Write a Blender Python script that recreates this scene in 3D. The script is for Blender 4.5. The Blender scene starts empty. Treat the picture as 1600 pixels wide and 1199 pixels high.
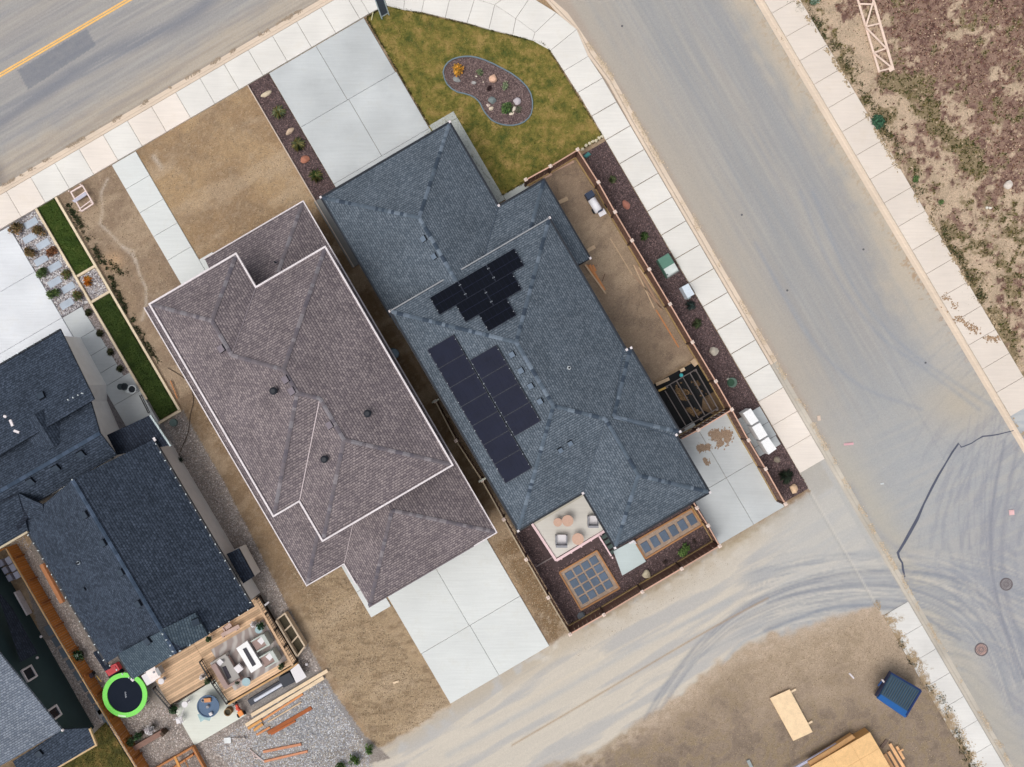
import bpy, bmesh, math, random
import numpy as np
from mathutils import Vector, Matrix
random.seed(7); RNG = np.random.default_rng(7)

# ------------------------------------------------------------------ camera, sky, sun, exposure
H = 50.0            # camera height above the ground (m)
S = 24.0            # photograph pixels per metre at ground level
SC = bpy.context.scene
cam_d = bpy.data.cameras.new('camera'); cam = bpy.data.objects.new('camera', cam_d)
SC.collection.objects.link(cam); SC.camera = cam
cam.location = (0, 0, H); cam.rotation_euler = (0, 0, 0)
cam_d.sensor_fit = 'HORIZONTAL'; cam_d.sensor_width = 36
cam_d.lens = 36 * H / (1600 / S); cam_d.clip_start = 0.5; cam_d.clip_end = 2000
SUN_EL, SUN_DIR = 63.0, (-0.72, -0.69)          # sun stands over the lower left of the picture
w = bpy.data.worlds.new('World'); SC.world = w; w.use_nodes = True
nt = w.node_tree; nt.nodes.clear()
sky = nt.nodes.new('ShaderNodeTexSky'); sky.sky_type = 'NISHITA'; sky.sun_disc = False
sky.sun_elevation = math.radians(SUN_EL); sky.sun_rotation = math.atan2(SUN_DIR[0], SUN_DIR[1])
sky.dust_density = 4.0; sky.air_density = 1.0; sky.ozone_density = 1.0
hs = nt.nodes.new('ShaderNodeHueSaturation'); hs.inputs['Saturation'].default_value = 0.24
bg = nt.nodes.new('ShaderNodeBackground'); bg.inputs['Strength'].default_value = 0.15
wo = nt.nodes.new('ShaderNodeOutputWorld')
nt.links.new(sky.outputs[0], hs.inputs['Color']); nt.links.new(hs.outputs[0], bg.inputs['Color'])
nt.links.new(bg.outputs[0], wo.inputs['Surface'])
sun_d = bpy.data.lights.new('sun', 'SUN'); sun_d.energy = 0.8; sun_d.angle = math.radians(42)
sun_d.color = (1.0, 0.93, 0.84)
sun = bpy.data.objects.new('sun', sun_d); SC.collection.objects.link(sun)
_l = math.hypot(*SUN_DIR)
sv = Vector((SUN_DIR[0]/_l*math.cos(math.radians(SUN_EL)), SUN_DIR[1]/_l*math.cos(math.radians(SUN_EL)), math.sin(math.radians(SUN_EL))))
sun.rotation_euler = sv.to_track_quat('Z', 'Y').to_euler(); sun.location = sv * 60
SC.view_settings.view_transform = 'Standard'; SC.view_settings.look = 'None'
SC.view_settings.gamma = 1; SC.view_settings.use_curve_mapping = False
SC.view_settings.exposure = 0.04
GAIN = 1.0          # display brightness of a white level surface in this light
SC.render.engine = 'CYCLES'

# ------------------------------------------------------------------ coordinates
# (px, py): photograph pixels as survey coordinates; (a, b): the street grid, turned 30.3 degrees
CA, SA = .8634, .5045
def ab(a, b): return (a*CA + b*SA, -a*SA + b*CA)
def toab(px, py): return (px*CA - py*SA, px*SA + py*CA)
def W(px, py, z=0.0):
    k = (H - z) / H / S
    return ((px - 800) * k, (599.5 - py) * k, z)
def WA(a, b, z=0.0): return W(*ab(a, b), z)
def PX(x, y, z):
    k = S * H / (H - z)
    return (800 + x*k, 599.5 - y*k)
def rect(a0, b0, a1, b1): return [ab(a0, b0), ab(a1, b0), ab(a1, b1), ab(a0, b1)]
UW = Vector((CA, SA, 0)); VW = Vector((SA, -CA, 0)); ANG = math.atan2(SA, CA)

def lin(c):
    c = np.asarray(c, float) / 255.0
    return np.where(c <= .04045, c/12.92, ((c+.055)/1.055)**2.4)
def C(r, g, b): return tuple(np.clip(lin((r, g, b)) / GAIN, .003, .86))

# ------------------------------------------------------------------ materials
MATS = {}
def mat(name, rgb, rough=.85, var=.12, scale=2.0, fine=.10, fscale=25., bump=0., bscale=40., rnd=0., metal=0., spec=.3, tint=False):
    if name in MATS: return MATS[name]
    m = bpy.data.materials.new(name); m.use_nodes = True; t = m.node_tree; n = t.nodes; L = t.links
    p = n['Principled BSDF']; p.inputs['Roughness'].default_value = rough
    p.inputs['Metallic'].default_value = metal; p.inputs['Specular IOR Level'].default_value = spec
    geo = n.new('ShaderNodeNewGeometry')
    def noise(sc, det=4):
        x = n.new('ShaderNodeTexNoise'); x.inputs['Scale'].default_value = sc; x.inputs['Detail'].default_value = det
        L.new(geo.outputs['Position'], x.inputs['Vector']); return x
    def mr(sock, amt):
        r = n.new('ShaderNodeMapRange'); r.inputs['From Min'].default_value = .25; r.inputs['From Max'].default_value = .75
        r.inputs['To Min'].default_value = 1-amt; r.inputs['To Max'].default_value = 1+amt; L.new(sock, r.inputs['Value']); return r.outputs[0]
    if tint:
        at = n.new('ShaderNodeAttribute'); at.attribute_name = 'tint'; col = at.outputs['Color']
    else:
        rg = n.new('ShaderNodeRGB'); rg.outputs[0].default_value = (*C(*rgb), 1); col = rg.outputs[0]
    facs = []
    if var: facs.append(mr(noise(scale).outputs[0], var))
    if fine: facs.append(mr(noise(fscale, 2).outputs[0], fine))
    if rnd:
        oi = n.new('ShaderNodeObjectInfo'); r = n.new('ShaderNodeMapRange')
        r.inputs['To Min'].default_value = 1-rnd; r.inputs['To Max'].default_value = 1+rnd
        L.new(oi.outputs['Random'], r.inputs['Value']); facs.append(r.outputs[0])
    for f in facs:
        v = n.new('ShaderNodeVectorMath'); v.operation = 'SCALE'; L.new(col, v.inputs[0]); L.new(f, v.inputs['Scale']); col = v.outputs[0]
    L.new(col, p.inputs['Base Color'])
    if bump:
        b = n.new('ShaderNodeBump'); b.inputs['Strength'].default_value = bump; b.inputs['Distance'].default_value = .02
        L.new(noise(bscale, 3).outputs[0], b.inputs['Height']); L.new(b.outputs[0], p.inputs['Normal'])
    MATS[name] = m; return m

def concrete(name, rgb, rnd=.03, stain=.07):
    """broom-finished concrete: cloudy stains, fine brushed lines, grit"""
    if name in MATS: return MATS[name]
    m = mat(name, rgb, .9, stain, .45, .035, 30, .15, 60, rnd=rnd)
    t = m.node_tree; n = t.nodes; L = t.links; p = n['Principled BSDF']
    src = p.inputs['Base Color'].links[0].from_socket
    geo = n.new('ShaderNodeNewGeometry'); mp = n.new('ShaderNodeMapping'); mp.inputs['Rotation'].default_value = (0, 0, -ANG)
    mp.inputs['Scale'].default_value = (.5, 9, 1); L.new(geo.outputs['Position'], mp.inputs[0])
    x = n.new('ShaderNodeTexNoise'); x.inputs['Scale'].default_value = 1.0; x.inputs['Detail'].default_value = 5; L.new(mp.outputs[0], x.inputs['Vector'])
    r = n.new('ShaderNodeMapRange'); r.inputs['From Min'].default_value = .3; r.inputs['From Max'].default_value = .7
    r.inputs['To Min'].default_value = .955; r.inputs['To Max'].default_value = 1.03; L.new(x.outputs[0], r.inputs[0])
    v = n.new('ShaderNodeVectorMath'); v.operation = 'SCALE'; L.new(src, v.inputs[0]); L.new(r.outputs[0], v.inputs['Scale'])
    x2 = n.new('ShaderNodeTexNoise'); x2.inputs['Scale'].default_value = .9; x2.inputs['Detail'].default_value = 7; x2.inputs['Roughness'].default_value = .7
    L.new(geo.outputs['Position'], x2.inputs['Vector'])
    r2 = n.new('ShaderNodeMapRange'); r2.inputs['From Min'].default_value = .52; r2.inputs['From Max'].default_value = .78; r2.inputs['To Max'].default_value = .28
    L.new(x2.outputs[0], r2.inputs[0])
    mx = n.new('ShaderNodeMix'); mx.data_type = 'RGBA'; L.new(r2.outputs[0], mx.inputs[0]); L.new(v.outputs[0], mx.inputs[6])
    c = C(rgb[0]*.86, rgb[1]*.83, rgb[2]*.77); mx.inputs[7].default_value = (*c, 1)
    L.new(mx.outputs[2], p.inputs['Base Color']); return m

def shingle(name, c1, c2, cm, blotch, bl=.35):
    if name in MATS: return MATS[name]
    m = bpy.data.materials.new(name); m.use_nodes = True; t = m.node_tree; n = t.nodes; L = t.links
    p = n['Principled BSDF']; p.inputs['Roughness'].default_value = .95; p.inputs['Specular IOR Level'].default_value = .2
    uv = n.new('ShaderNodeUVMap')
    def brick(w, h, off):
        b = n.new('ShaderNodeTexBrick'); b.inputs['Scale'].default_value = 1; b.inputs['Brick Width'].default_value = w
        b.inputs['Row Height'].default_value = h; b.offset = off; b.offset_frequency = 2
        b.inputs['Mortar Size'].default_value = .014; b.inputs['Mortar Smooth'].default_value = .3; b.inputs['Bias'].default_value = -.1
        b.inputs['Color1'].default_value = (*C(*c1), 1); b.inputs['Color2'].default_value = (*C(*c2), 1); b.inputs['Mortar'].default_value = (*C(*cm), 1)
        L.new(uv.outputs[0], b.inputs['Vector']); return b
    b = brick(.19, .145, .37)
    x = n.new('ShaderNodeTexNoise'); x.inputs['Scale'].default_value = 6.5; x.inputs['Detail'].default_value = 5; x.inputs['Roughness'].default_value = .75
    L.new(uv.outputs[0], x.inputs['Vector'])
    r = n.new('ShaderNodeMapRange'); r.inputs['From Min'].default_value = .50; r.inputs['From Max'].default_value = .68; r.inputs['To Max'].default_value = bl
    L.new(x.outputs[0], r.inputs[0])
    mx = n.new('ShaderNodeMix'); mx.data_type = 'RGBA'; L.new(r.outputs[0], mx.inputs[0]); L.new(b.outputs[0], mx.inputs[6])
    mx.inputs[7].default_value = (*C(*blotch), 1)
    x2 = n.new('ShaderNodeTexNoise'); x2.inputs['Scale'].default_value = .5; x2.inputs['Detail'].default_value = 3; L.new(uv.outputs[0], x2.inputs['Vector'])
    r2 = n.new('ShaderNodeMapRange'); r2.inputs['From Min'].default_value = .3; r2.inputs['From Max'].default_value = .7
    r2.inputs['To Min'].default_value = .88; r2.inputs['To Max'].default_value = 1.10; L.new(x2.outputs[0], r2.inputs[0])
    v = n.new('ShaderNodeVectorMath'); v.operation = 'SCALE'; L.new(mx.outputs[2], v.inputs[0]); L.new(r2.outputs[0], v.inputs['Scale'])
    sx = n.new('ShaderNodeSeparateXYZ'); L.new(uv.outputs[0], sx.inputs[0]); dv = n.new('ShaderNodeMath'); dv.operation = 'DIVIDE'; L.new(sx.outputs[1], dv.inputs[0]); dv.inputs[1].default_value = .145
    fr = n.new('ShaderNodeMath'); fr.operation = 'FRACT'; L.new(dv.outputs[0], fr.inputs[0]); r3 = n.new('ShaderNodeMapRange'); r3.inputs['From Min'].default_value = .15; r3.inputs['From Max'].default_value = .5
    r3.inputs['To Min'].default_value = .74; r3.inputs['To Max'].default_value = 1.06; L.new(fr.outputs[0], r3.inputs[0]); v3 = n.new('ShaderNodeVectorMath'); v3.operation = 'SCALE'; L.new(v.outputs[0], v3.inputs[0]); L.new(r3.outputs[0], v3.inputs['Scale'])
    L.new(v3.outputs[0], p.inputs['Base Color'])
    bp = n.new('ShaderNodeBump'); bp.inputs['Strength'].default_value = .6; bp.inputs['Distance'].default_value = .015; bp.invert = True
    L.new(b.outputs['Fac'], bp.inputs['Height']); L.new(bp.outputs[0], p.inputs['Normal'])
    MATS[name] = m; return m

def wood(name, rgb, rnd=.10): return mat(name, rgb, .75, .10, 3, .10, 18, .1, 40, rnd=rnd)

# ------------------------------------------------------------------ object helpers
COL = SC.collection
def link(name, me, m=None, parent=None, loc=None):
    o = bpy.data.objects.new(name, me)
    if m is not None and len(me.materials) == 0: me.materials.append(m)
    COL.objects.link(o)
    if parent is not None:
        o.parent = parent; o.matrix_parent_inverse = Matrix.Translation(-Vector(parent.location))
        if parent.rotation_euler.z: o.matrix_parent_inverse = parent_mat(parent).inverted()
    if loc is not None: o.location = loc
    return o
def parent_mat(p): return Matrix.Translation(p.location) @ p.rotation_euler.to_matrix().to_4x4()
def tag(o, label=None, cat=None, group=None, kind=None):
    if label: o['label'] = label
    if cat: o['category'] = cat
    if group: o['group'] = group
    if kind: o['kind'] = kind
    return o
def thing(name, label, cat, loc=(0, 0, 0), group=None):
    o = bpy.data.objects.new(name, None); COL.objects.link(o); o.location = loc; o.empty_display_size = .3
    return tag(o, label, cat, group)
def setting(name, loc=(0, 0, 0)):
    o = bpy.data.objects.new(name, None); COL.objects.link(o); o.location = loc; return tag(o, kind='structure')
class MB:
    """collects solids, in world coordinates, into one mesh"""
    def __init__(s): s.v = []; s.f = []; s.c = []
    def add(s, vs, fs, col=None):
        k = len(s.v); s.v += [tuple(v) for v in vs]; s.f += [tuple(i+k for i in f) for f in fs]
        if col is not None: s.c += [col]*len(vs)
        return s
    def prism(s, bot, top, col=None):
        n = len(bot); a = 0
        for i in range(n): a += top[i][0]*top[(i+1) % n][1] - top[(i+1) % n][0]*top[i][1]
        if a < 0: bot = bot[::-1]; top = top[::-1]
        return s.add(list(bot)+list(top), [tuple(range(n-1, -1, -1)), tuple(range(n, 2*n))] + [(i, (i+1) % n, n+(i+1) % n, n+i) for i in range(n)], col)
    def poly(s, pts, z0, z1, col=None):
        """pts: (px,py) as seen at height z1"""
        t = [W(x, y, z1) for x, y in pts]; return s.prism([(p[0], p[1], z0) for p in t], t, col)
    def beam(s, p, q, wd, ht, col=None, up=(0, 0, 1)):
        p = Vector(p); q = Vector(q); d = (q-p).normalized(); u = Vector(up)
        if abs(d.dot(u)) > .95: u = Vector((1, 0, 0))
        r = d.cross(u).normalized()*wd/2; u = r.cross(d).normalized()*ht/2
        a = [p-r-u, p+r-u, p+r+u, p-r+u]; b = [q-r-u, q+r-u, q+r+u, q-r+u]
        return s.add(a+b, [(3, 2, 1, 0), (4, 5, 6, 7), (0, 1, 5, 4), (1, 2, 6, 5), (2, 3, 7, 6), (3, 0, 4, 7)], col)
    def box(s, c, dx, dy, dz, rot=ANG, col=None):
        """box on its base centre c"""
        cs, sn = math.cos(rot), math.sin(rot); b = []
        for x, y in ((-dx/2, -dy/2), (dx/2, -dy/2), (dx/2, dy/2), (-dx/2, dy/2)):
            b.append((c[0]+x*cs-y*sn, c[1]+x*sn+y*cs))
        return s.prism([(x, y, c[2]) for x, y in b], [(x, y, c[2]+dz) for x, y in b], col)
    def cyl(s, c, r0, r1, h, n=20, col=None):
        b = [(c[0]+r0*math.cos(2*math.pi*i/n), c[1]+r0*math.sin(2*math.pi*i/n), c[2]) for i in range(n)]
        t = [(c[0]+r1*math.cos(2*math.pi*i/n), c[1]+r1*math.sin(2*math.pi*i/n), c[2]+h) for i in range(n)]
        return s.prism(b, t, col)
    def tube(s, p, q, r, n=8, col=None):
        p = Vector(p); q = Vector(q); d = (q-p).normalized(); u = d.orthogonal().normalized(); v2 = d.cross(u)
        a = [p+(u*math.cos(2*math.pi*i/n)+v2*math.sin(2*math.pi*i/n))*r for i in range(n)]; b = [x+(q-p) for x in a]
        return s.add(a+b, [tuple(range(n-1, -1, -1)), tuple(range(n, 2*n))]+[(i, (i+1) % n, n+(i+1) % n, n+i) for i in range(n)], col)
    def ball(s, c, rx, ry, rz, seed=0, jag=.0, rings=5, seg=9, col=None):
        rg = random.Random(seed); vs = [(c[0], c[1], c[2]+rz)]; fs = []
        for i in range(1, rings):
            th = math.pi*i/rings
            for j in range(seg):
                ph = 2*math.pi*j/seg; k = 1+rg.uniform(-jag, jag)
                vs.append((c[0]+rx*k*math.sin(th)*math.cos(ph), c[1]+ry*k*math.sin(th)*math.sin(ph), c[2]+rz*k*math.cos(th)))
        vs.append((c[0], c[1], c[2]-rz)); e = len(vs)-1
        for j in range(seg): fs.append((0, 1+j, 1+(j+1) % seg))
        for i in range(rings-2):
            for j in range(seg):
                a = 1+i*seg+j; b = 1+i*seg+(j+1) % seg; fs.append((a, a+seg, b+seg, b))
        for j in range(seg): fs.append((e, 1+(rings-2)*seg+(j+1) % seg, 1+(rings-2)*seg+j))
        return s.add(vs, fs, col)
    def ring(s, c, r0, r1, h, n=40, col=None):
        vs = []; fs = []
        for i in range(n):
            x, y = math.cos(2*math.pi*i/n), math.sin(2*math.pi*i/n)
            vs += [(c[0]+r0*x, c[1]+r0*y, c[2]), (c[0]+r1*x, c[1]+r1*y, c[2]), (c[0]+r1*x, c[1]+r1*y, c[2]+h), (c[0]+r0*x, c[1]+r0*y, c[2]+h)]
        for i in range(n):
            a = 4*i; b = 4*((i+1) % n)
            fs += [(a+1, b+1, b+2, a+2), (a+2, b+2, b+3, a+3), (a+3, b+3, b, a), (a, b, b+1, a+1)]
        return s.add(vs, fs, col)
    def mesh(s, name, smooth=False):
        me = bpy.data.meshes.new(name); me.from_pydata(s.v, [], s.f)
        if s.c:
            at = me.color_attributes.new('tint', 'FLOAT_COLOR', 'POINT'); at.data.foreach_set('color', np.array([(*c, 1) for c in s.c], 'f').ravel())
        if smooth: me.polygons.foreach_set('use_smooth', [True]*len(me.polygons))
        return me
    def build(s, name, m, parent=None, smooth=False):
        return link(name, s.mesh(name, smooth), m, parent)

def np_mesh(name, V, F, m, parent=None, cols=None, attr='tint', smooth=False):
    me = bpy.data.meshes.new(name); k = F.shape[1]
    me.vertices.add(len(V)); me.vertices.foreach_set('co', V.astype('f').ravel())
    me.loops.add(F.size); me.loops.foreach_set('vertex_index', F.astype('i').ravel())
    me.polygons.add(len(F)); me.polygons.foreach_set('loop_start', np.arange(0, F.size, k, dtype='i'))
    if cols is not None:
        at = me.color_attributes.new(attr, 'FLOAT_COLOR', 'POINT'); at.data.foreach_set('color', cols.astype('f').ravel())
    me.update(calc_edges=True); me.validate()
    if smooth: me.polygons.foreach_set('use_smooth', np.ones(len(F), bool))
    return link(name, me, m, parent)

def inside(X, Y, poly):
    r = np.zeros(np.shape(X), bool); n = len(poly)
    for i in range(n):
        x1, y1 = poly[i]; x2, y2 = poly[(i+1) % n]
        if y1 == y2: continue
        c = ((y1 > Y) != (y2 > Y)) & (X < (x2-x1)*(Y-y1)/(y2-y1)+x1); r ^= c
    return r
def sample(poly, n, excl=()):
    P = np.array(poly); lo, hi = P.min(0), P.max(0); xs = []; ys = []; got = 0
    while got < n:
        x = RNG.uniform(lo[0], hi[0], n*2); y = RNG.uniform(lo[1], hi[1], n*2); k = inside(x, y, poly)
        for e in excl: k &= ~inside(x, y, e)
        xs.append(x[k]); ys.append(y[k]); got += k.sum()
        if got == 0: break
    return np.concatenate(xs)[:n], np.concatenate(ys)[:n]

OCT_V = np.array([(1, 0, 0), (0, 1, 0), (-1, 0, 0), (0, -1, 0), (0, 0, 1)], float)
OCT_F = np.array([(0, 1, 4), (1, 2, 4), (2, 3, 4), (3, 0, 4)])
def stones(name, px, py, z, size, palette, m, parent=None, flat=.6, elong=.3):
    """pebbles / chips: one small solid each, joined"""
    n = len(px); s = size*RNG.uniform(.5, 1.5, n); th = RNG.uniform(0, 6.28, n)
    x = (px-800)/S; y = (599.5-py)/S
    V = np.repeat(OCT_V[None], n, 0)*RNG.uniform(.75, 1.25, (n, 5, 1)); V[:, :, 1] *= (1-elong*RNG.uniform(0, 1, n))[:, None]
    c, sn = np.cos(th)[:, None], np.sin(th)[:, None]
    vx = (V[:, :, 0]*c-V[:, :, 1]*sn)*s[:, None]+x[:, None]; vy = (V[:, :, 0]*sn+V[:, :, 1]*c)*s[:, None]+y[:, None]
    vz = V[:, :, 2]*s[:, None]*flat+z
    VV = np.stack([vx, vy, vz], 2).reshape(-1, 3); FF = (OCT_F[None]+5*np.arange(n)[:, None, None]).reshape(-1, 3)
    pal = np.array([C(*p) for p in palette])[RNG.integers(0, len(palette), n)]*RNG.uniform(.8, 1.2, (n, 1))
    cols = np.ones((n, 5, 4)); cols[:, :, :3] = pal[:, None, :]
    return tag(np_mesh(name, VV, FF, m, parent, cols.reshape(-1, 4)), kind='stuff')
def blades(name, px, py, z, hgt, wid, palette, m, parent=None, spread=.8, colfn=None):
    n = len(px); x = (px-800)/S; y = (599.5-py)/S; th = RNG.uniform(0, 6.28, n); h = hgt*RNG.uniform(.5, 1.3, n)
    dx, dy = np.cos(th), np.sin(th); ln = RNG.uniform(.1, 1, n)*spread*h; th2 = RNG.uniform(0, 6.28, n)
    w_ = wid*RNG.uniform(.6, 1.4, n)
    V = np.stack([np.stack([x-dx*w_, y-dy*w_, np.full(n, z)], 1), np.stack([x+dx*w_, y+dy*w_, np.full(n, z)], 1),
                  np.stack([x+np.cos(th2)*ln, y+np.sin(th2)*ln, z+h], 1)], 1).reshape(-1, 3)
    F = np.arange(3*n).reshape(-1, 3)
    pal = np.array([C(*p) for p in palette])[RNG.integers(0, len(palette), n)]*RNG.uniform(.75, 1.25, (n, 1))
    if colfn is not None: pal = colfn(px, py, pal)
    cols = np.ones((n, 3, 4)); cols[:, :, :3] = pal[:, None, :]
    return tag(np_mesh(name, V, F, m, parent, cols.reshape(-1, 4)), kind='stuff')

def vnoise(x, y, sc, seed=0, oct=4, gain=.5):
    out = np.zeros(np.shape(x)); amp = 1; tot = 0; rg = np.random.default_rng(seed+1000)
    T = rg.random((256, 256)); f = 1/sc
    for o in range(oct):
        u = x*f+o*37.3+500; v = y*f+o*91.7+500; i = np.floor(u).astype(int); j = np.floor(v).astype(int)
        fu = u-i; fv = v-j; fu = fu*fu*(3-2*fu); fv = fv*fv*(3-2*fv)
        a = T[i & 255, j & 255]; b = T[(i+1) & 255, j & 255]; c = T[i & 255, (j+1) & 255]; d = T[(i+1) & 255, (j+1) & 255]
        out += amp*((a*(1-fu)+b*fu)*(1-fv)+(c*(1-fu)+d*fu)*fv); tot += amp; amp *= gain; f *= 2
    return out/tot
def sstep(x, a, b):
    t = np.clip((x-a)/(b-a), 0, 1); return t*t*(3-2*t)
def spline(pts, n=8):
    P = [np.array(p, float) for p in pts]; P = [2*P[0]-P[1]]+P+[2*P[-1]-P[-2]]; out = []
    for i in range(1, len(P)-2):
        for t in np.linspace(0, 1, n, endpoint=False):
            out.append(.5*((2*P[i])+(-P[i-1]+P[i+1])*t+(2*P[i-1]-5*P[i]+4*P[i+1]-P[i+2])*t*t+(-P[i-1]+3*P[i]-3*P[i+1]+P[i+2])*t**3))
    out.append(P[-2]); return [tuple(p) for p in out]

# ------------------------------------------------------------------ the ground sheet, painted with dust, dirt and tyre marks
EASTK = [(1160, -30), (1178, 0), (1200, 35), (1290, 183), (1360, 297), (1450, 445), (1545, 600), (1600, 693), (1700, 860)]
def xat(line, Y):
    ys = [p[1] for p in line]; xs = [p[0] for p in line]; return np.interp(Y, ys, xs)
LANE_S = [(560, 1260), (700, 1232), (800, 1215), (932, 1178), (1010, 1120), (1060, 1085), (1100, 1050), (1150, 1020), (1215, 985), (1300, 965), (1372, 940), (1390, 960), (1420, 1010)]
def paint(X, Y):
    """albedo (rgb) and grain strength of the bare ground at survey position X, Y"""
    A = X*CA-Y*SA; B = X*SA+Y*CA
    col = np.zeros(X.shape+(3,)); grain = np.full(X.shape, .85)
    def mix(c, m): col[...] = col*(1-m[..., None])+lin(c)*m[..., None]
    def mgr(g, m): grain[...] = grain*(1-m)+g*m
    n1 = vnoise(X, Y, 60, 1); n2 = vnoise(X, Y, 18, 2); n3 = vnoise(X, Y, 6, 3); n4 = vnoise(X, Y, 130, 4); nf = vnoise(X, Y, 3, 5)
    # bare lots
    mix((150, 127, 98), np.ones(X.shape)); mix((174, 148, 112), sstep(n1, .42, .66)*.8); mix((128, 108, 84), sstep(n2, .52, .72)*.6)
    mix((178, 160, 132), sstep(n3, .58, .75)*.5); mix((118, 98, 76), sstep(vnoise(X, Y, 9, 6), .58, .78)*.3)
    # ochre front yard
    m = ((B > 305) & (A > 60) & (A < 268) & (B < 540)).astype(float); mix((168, 139, 100), m*(.35+.4*sstep(n2, .4, .6))); mix((184, 155, 112), m*sstep(n1, .5, .7)*.7); mix((130, 108, 80), m*sstep(n3, .55, .75)*.3); mix((192, 166, 126), m*sstep(nf, .55, .8)*.5)
    m = ((B > 305) & (A > -80) & (A < 22) & (B < 700)).astype(float); mix((150, 130, 108), m*.55)
    for pl, wd in (([(168, 280), (158, 300), (160, 330), (156, 350), (175, 368), (190, 385), (205, 398), (212, 405), (218, 430), (228, 450), (228, 475), (222, 500)], 2.2), ([(190, 385), (208, 392), (210, 410)], 2), ([(252, 262), (240, 245)], 4)):
        d = pdist(X, Y, pl); mix((196, 184, 166), np.exp(-(d/wd)**2)*.75)
    m = np.exp(-(((X-178)/14)**2+((Y-408)/14)**2)); mix((206, 170, 128), m*.8)
    # yard beside the dark house
    m = ((A > 560) & (A < 664) & (B > 670) & (B < 1030)).astype(float); mix((158, 138, 115), m*.85); mix((126, 110, 94), m*sstep(n2, .5, .68)*.5); mix((160, 140, 114), m*sstep(n3, .56, .7)*.4)
    # tilled rear yard of the brown house
    m = sstep(A, -84, -76)*(1-sstep(A, 50, 56))*sstep(B, 990, 1040); mix((176, 153, 118), m*.8)
    st = vnoise(A*.5+B*.25, (B-A*.6)*1.6, 9, 11); mix((136, 115, 86), m*sstep(st, .5, .66)*.65); mix((186, 164, 126), m*sstep(st, .36, .5)*(1-sstep(st, .5, .6))*.25)
    # strips between the houses
    m = sstep(A, 236, 246)*(1-sstep(A, 268, 272))*sstep(B, 520, 560)*(1-sstep(B, 1290, 1310)); mix((128, 102, 66), m*.7); mix((186, 170, 145), m*sstep(n3, .55, .68)*sstep(B, 1230, 1260)*.6)
    m = sstep(A, -100, -60)*(1-sstep(A, -40, -36))*sstep(B, 640, 720)*(1-sstep(B, 1040, 1080)); mix((144, 120, 88), m*.6)
    scr = vnoise(A*.5, B*1.2, 40, 15, 5, .6); mix((196, 174, 142), sstep(scr, .50, .68)*.45); mix((184, 164, 136), sstep(vnoise(X, Y, 5, 16, 4, .7), .55, .72)*.35); col *= 1.05
    # rear lane, dusty pale
    lw = (n2-.5)*26
    LS = np.array(LANE_S); ly = np.interp(X, LS[:, 0], LS[:, 1])+lw
    lane = sstep(B+(n3-.5)*8, 1299, 1309)*(1-sstep(Y, ly-6, ly+14)); lane *= ((X > 560)|(B > 1320))&(A < 757)
    lane = np.where((X < 705) & (Y > 1030), lane*sstep(Y-(1100+(705-X)*.62)+(n3-.5)*14, -5, 12), lane)
    lane = np.where(X < 560, 0, lane)
    lane = np.maximum(lane, ((A > 705.8) & (A < 757) & (Y < 960)).astype(float)*sstep(B+(n3-.5)*8, 1250, 1262))
    mix((200, 191, 177), lane); mgr(.32, lane)
    sl = vnoise(A, B*9, 120, 12, 5); mix((178, 176, 174), lane*sstep(sl, .45, .62)*.8); mix((210, 200, 184), lane*sstep(sl, .36, .46)*(1-sstep(sl, .46, .5))*.4)
    mix((186, 171, 148), lane*(1-sstep(B, 1306, 1345))*sstep(n2+.1, .4, .62)*.75); mix((150, 128, 92), lane*(1-sstep(B+(n3-.5)*16, 1303, 1318))*.7*sstep(X, 900, 930))
    # south-east building plot
    se = (1-lane)*((B > 1330) & (X > 600) & (A < 716)).astype(float)
    dk = sstep(Y+X*.10+(n1-.5)*120, 1145, 1290); mix((190, 170, 143), se*.9); mix((160, 142, 112), se*sstep(n1, .44, .6)*.4*sstep(n3+.1, .4, .65)); mix((138, 123, 106), se*dk*.82); mix((112, 99, 86), se*dk*sstep(n2, .5, .68)*.5); mix((152, 134, 98), se*dk*sstep(n2, .3, .45)*(1-sstep(n2, .45, .5))*.6); mix((164, 146, 122), se*sstep(nf, .58, .8)*.5)
    rim = se*(1-sstep(Y-ly, 8, 40)); mix((206, 188, 164), rim*.55*sstep(n3, .3, .6))
    mgr(.7, se*dk)
    # asphalt ---------------------------------------------------------------
    ek = xat(EASTK, Y)
    fr = ((B < 262) & (X < 560)).astype(float)
    ms = ((A > 742) & (X < ek+8)).astype(float)+((X > 1440) & (Y > 600) & (A > 742) & (X > ek)).astype(float); ms = np.clip(ms, 0, 1)
    mt = np.clip(fr+ms, 0, 1)
    mix((162, 159, 156), mt); mgr(.34, mt)
    s1 = vnoise(A*.06, B, 7, 21, 4); s2 = vnoise(A*.05, B, 22, 22, 3)
    mix((142, 143, 148), fr*sstep(s1, .48, .7)*.6); mix((176, 168, 158), fr*sstep(s2, .5, .7)*.5)
    mix((122, 126, 136), fr*np.exp(-((B-163+(n4-.5)*26)/13)**2)*.72); mix((130, 132, 140), fr*np.exp(-((B-128)/5)**2)*.25); mix((136, 137, 143), fr*np.exp(-((B-60)/11)**2)*.4)
    mix((184, 171, 154), fr*sstep(B+(n2-.5)*22, 192, 236)*.78); mix((150, 138, 126), fr*sstep(B, 246, 252)*.6); mix((158, 148, 138), fr*sstep(B, 200, 250)*sstep(s1, .52, .64)*.6)
    mix((128, 118, 112), fr*np.exp(-((X+4)/12)**2-((Y-275)/22)**2)*.8)
    s1 = vnoise(A, B*.05, 8, 23, 4); s2 = vnoise(A, B*.06, 24, 24, 3); s3 = vnoise(A, B*.04, 4, 25, 3)
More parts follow.
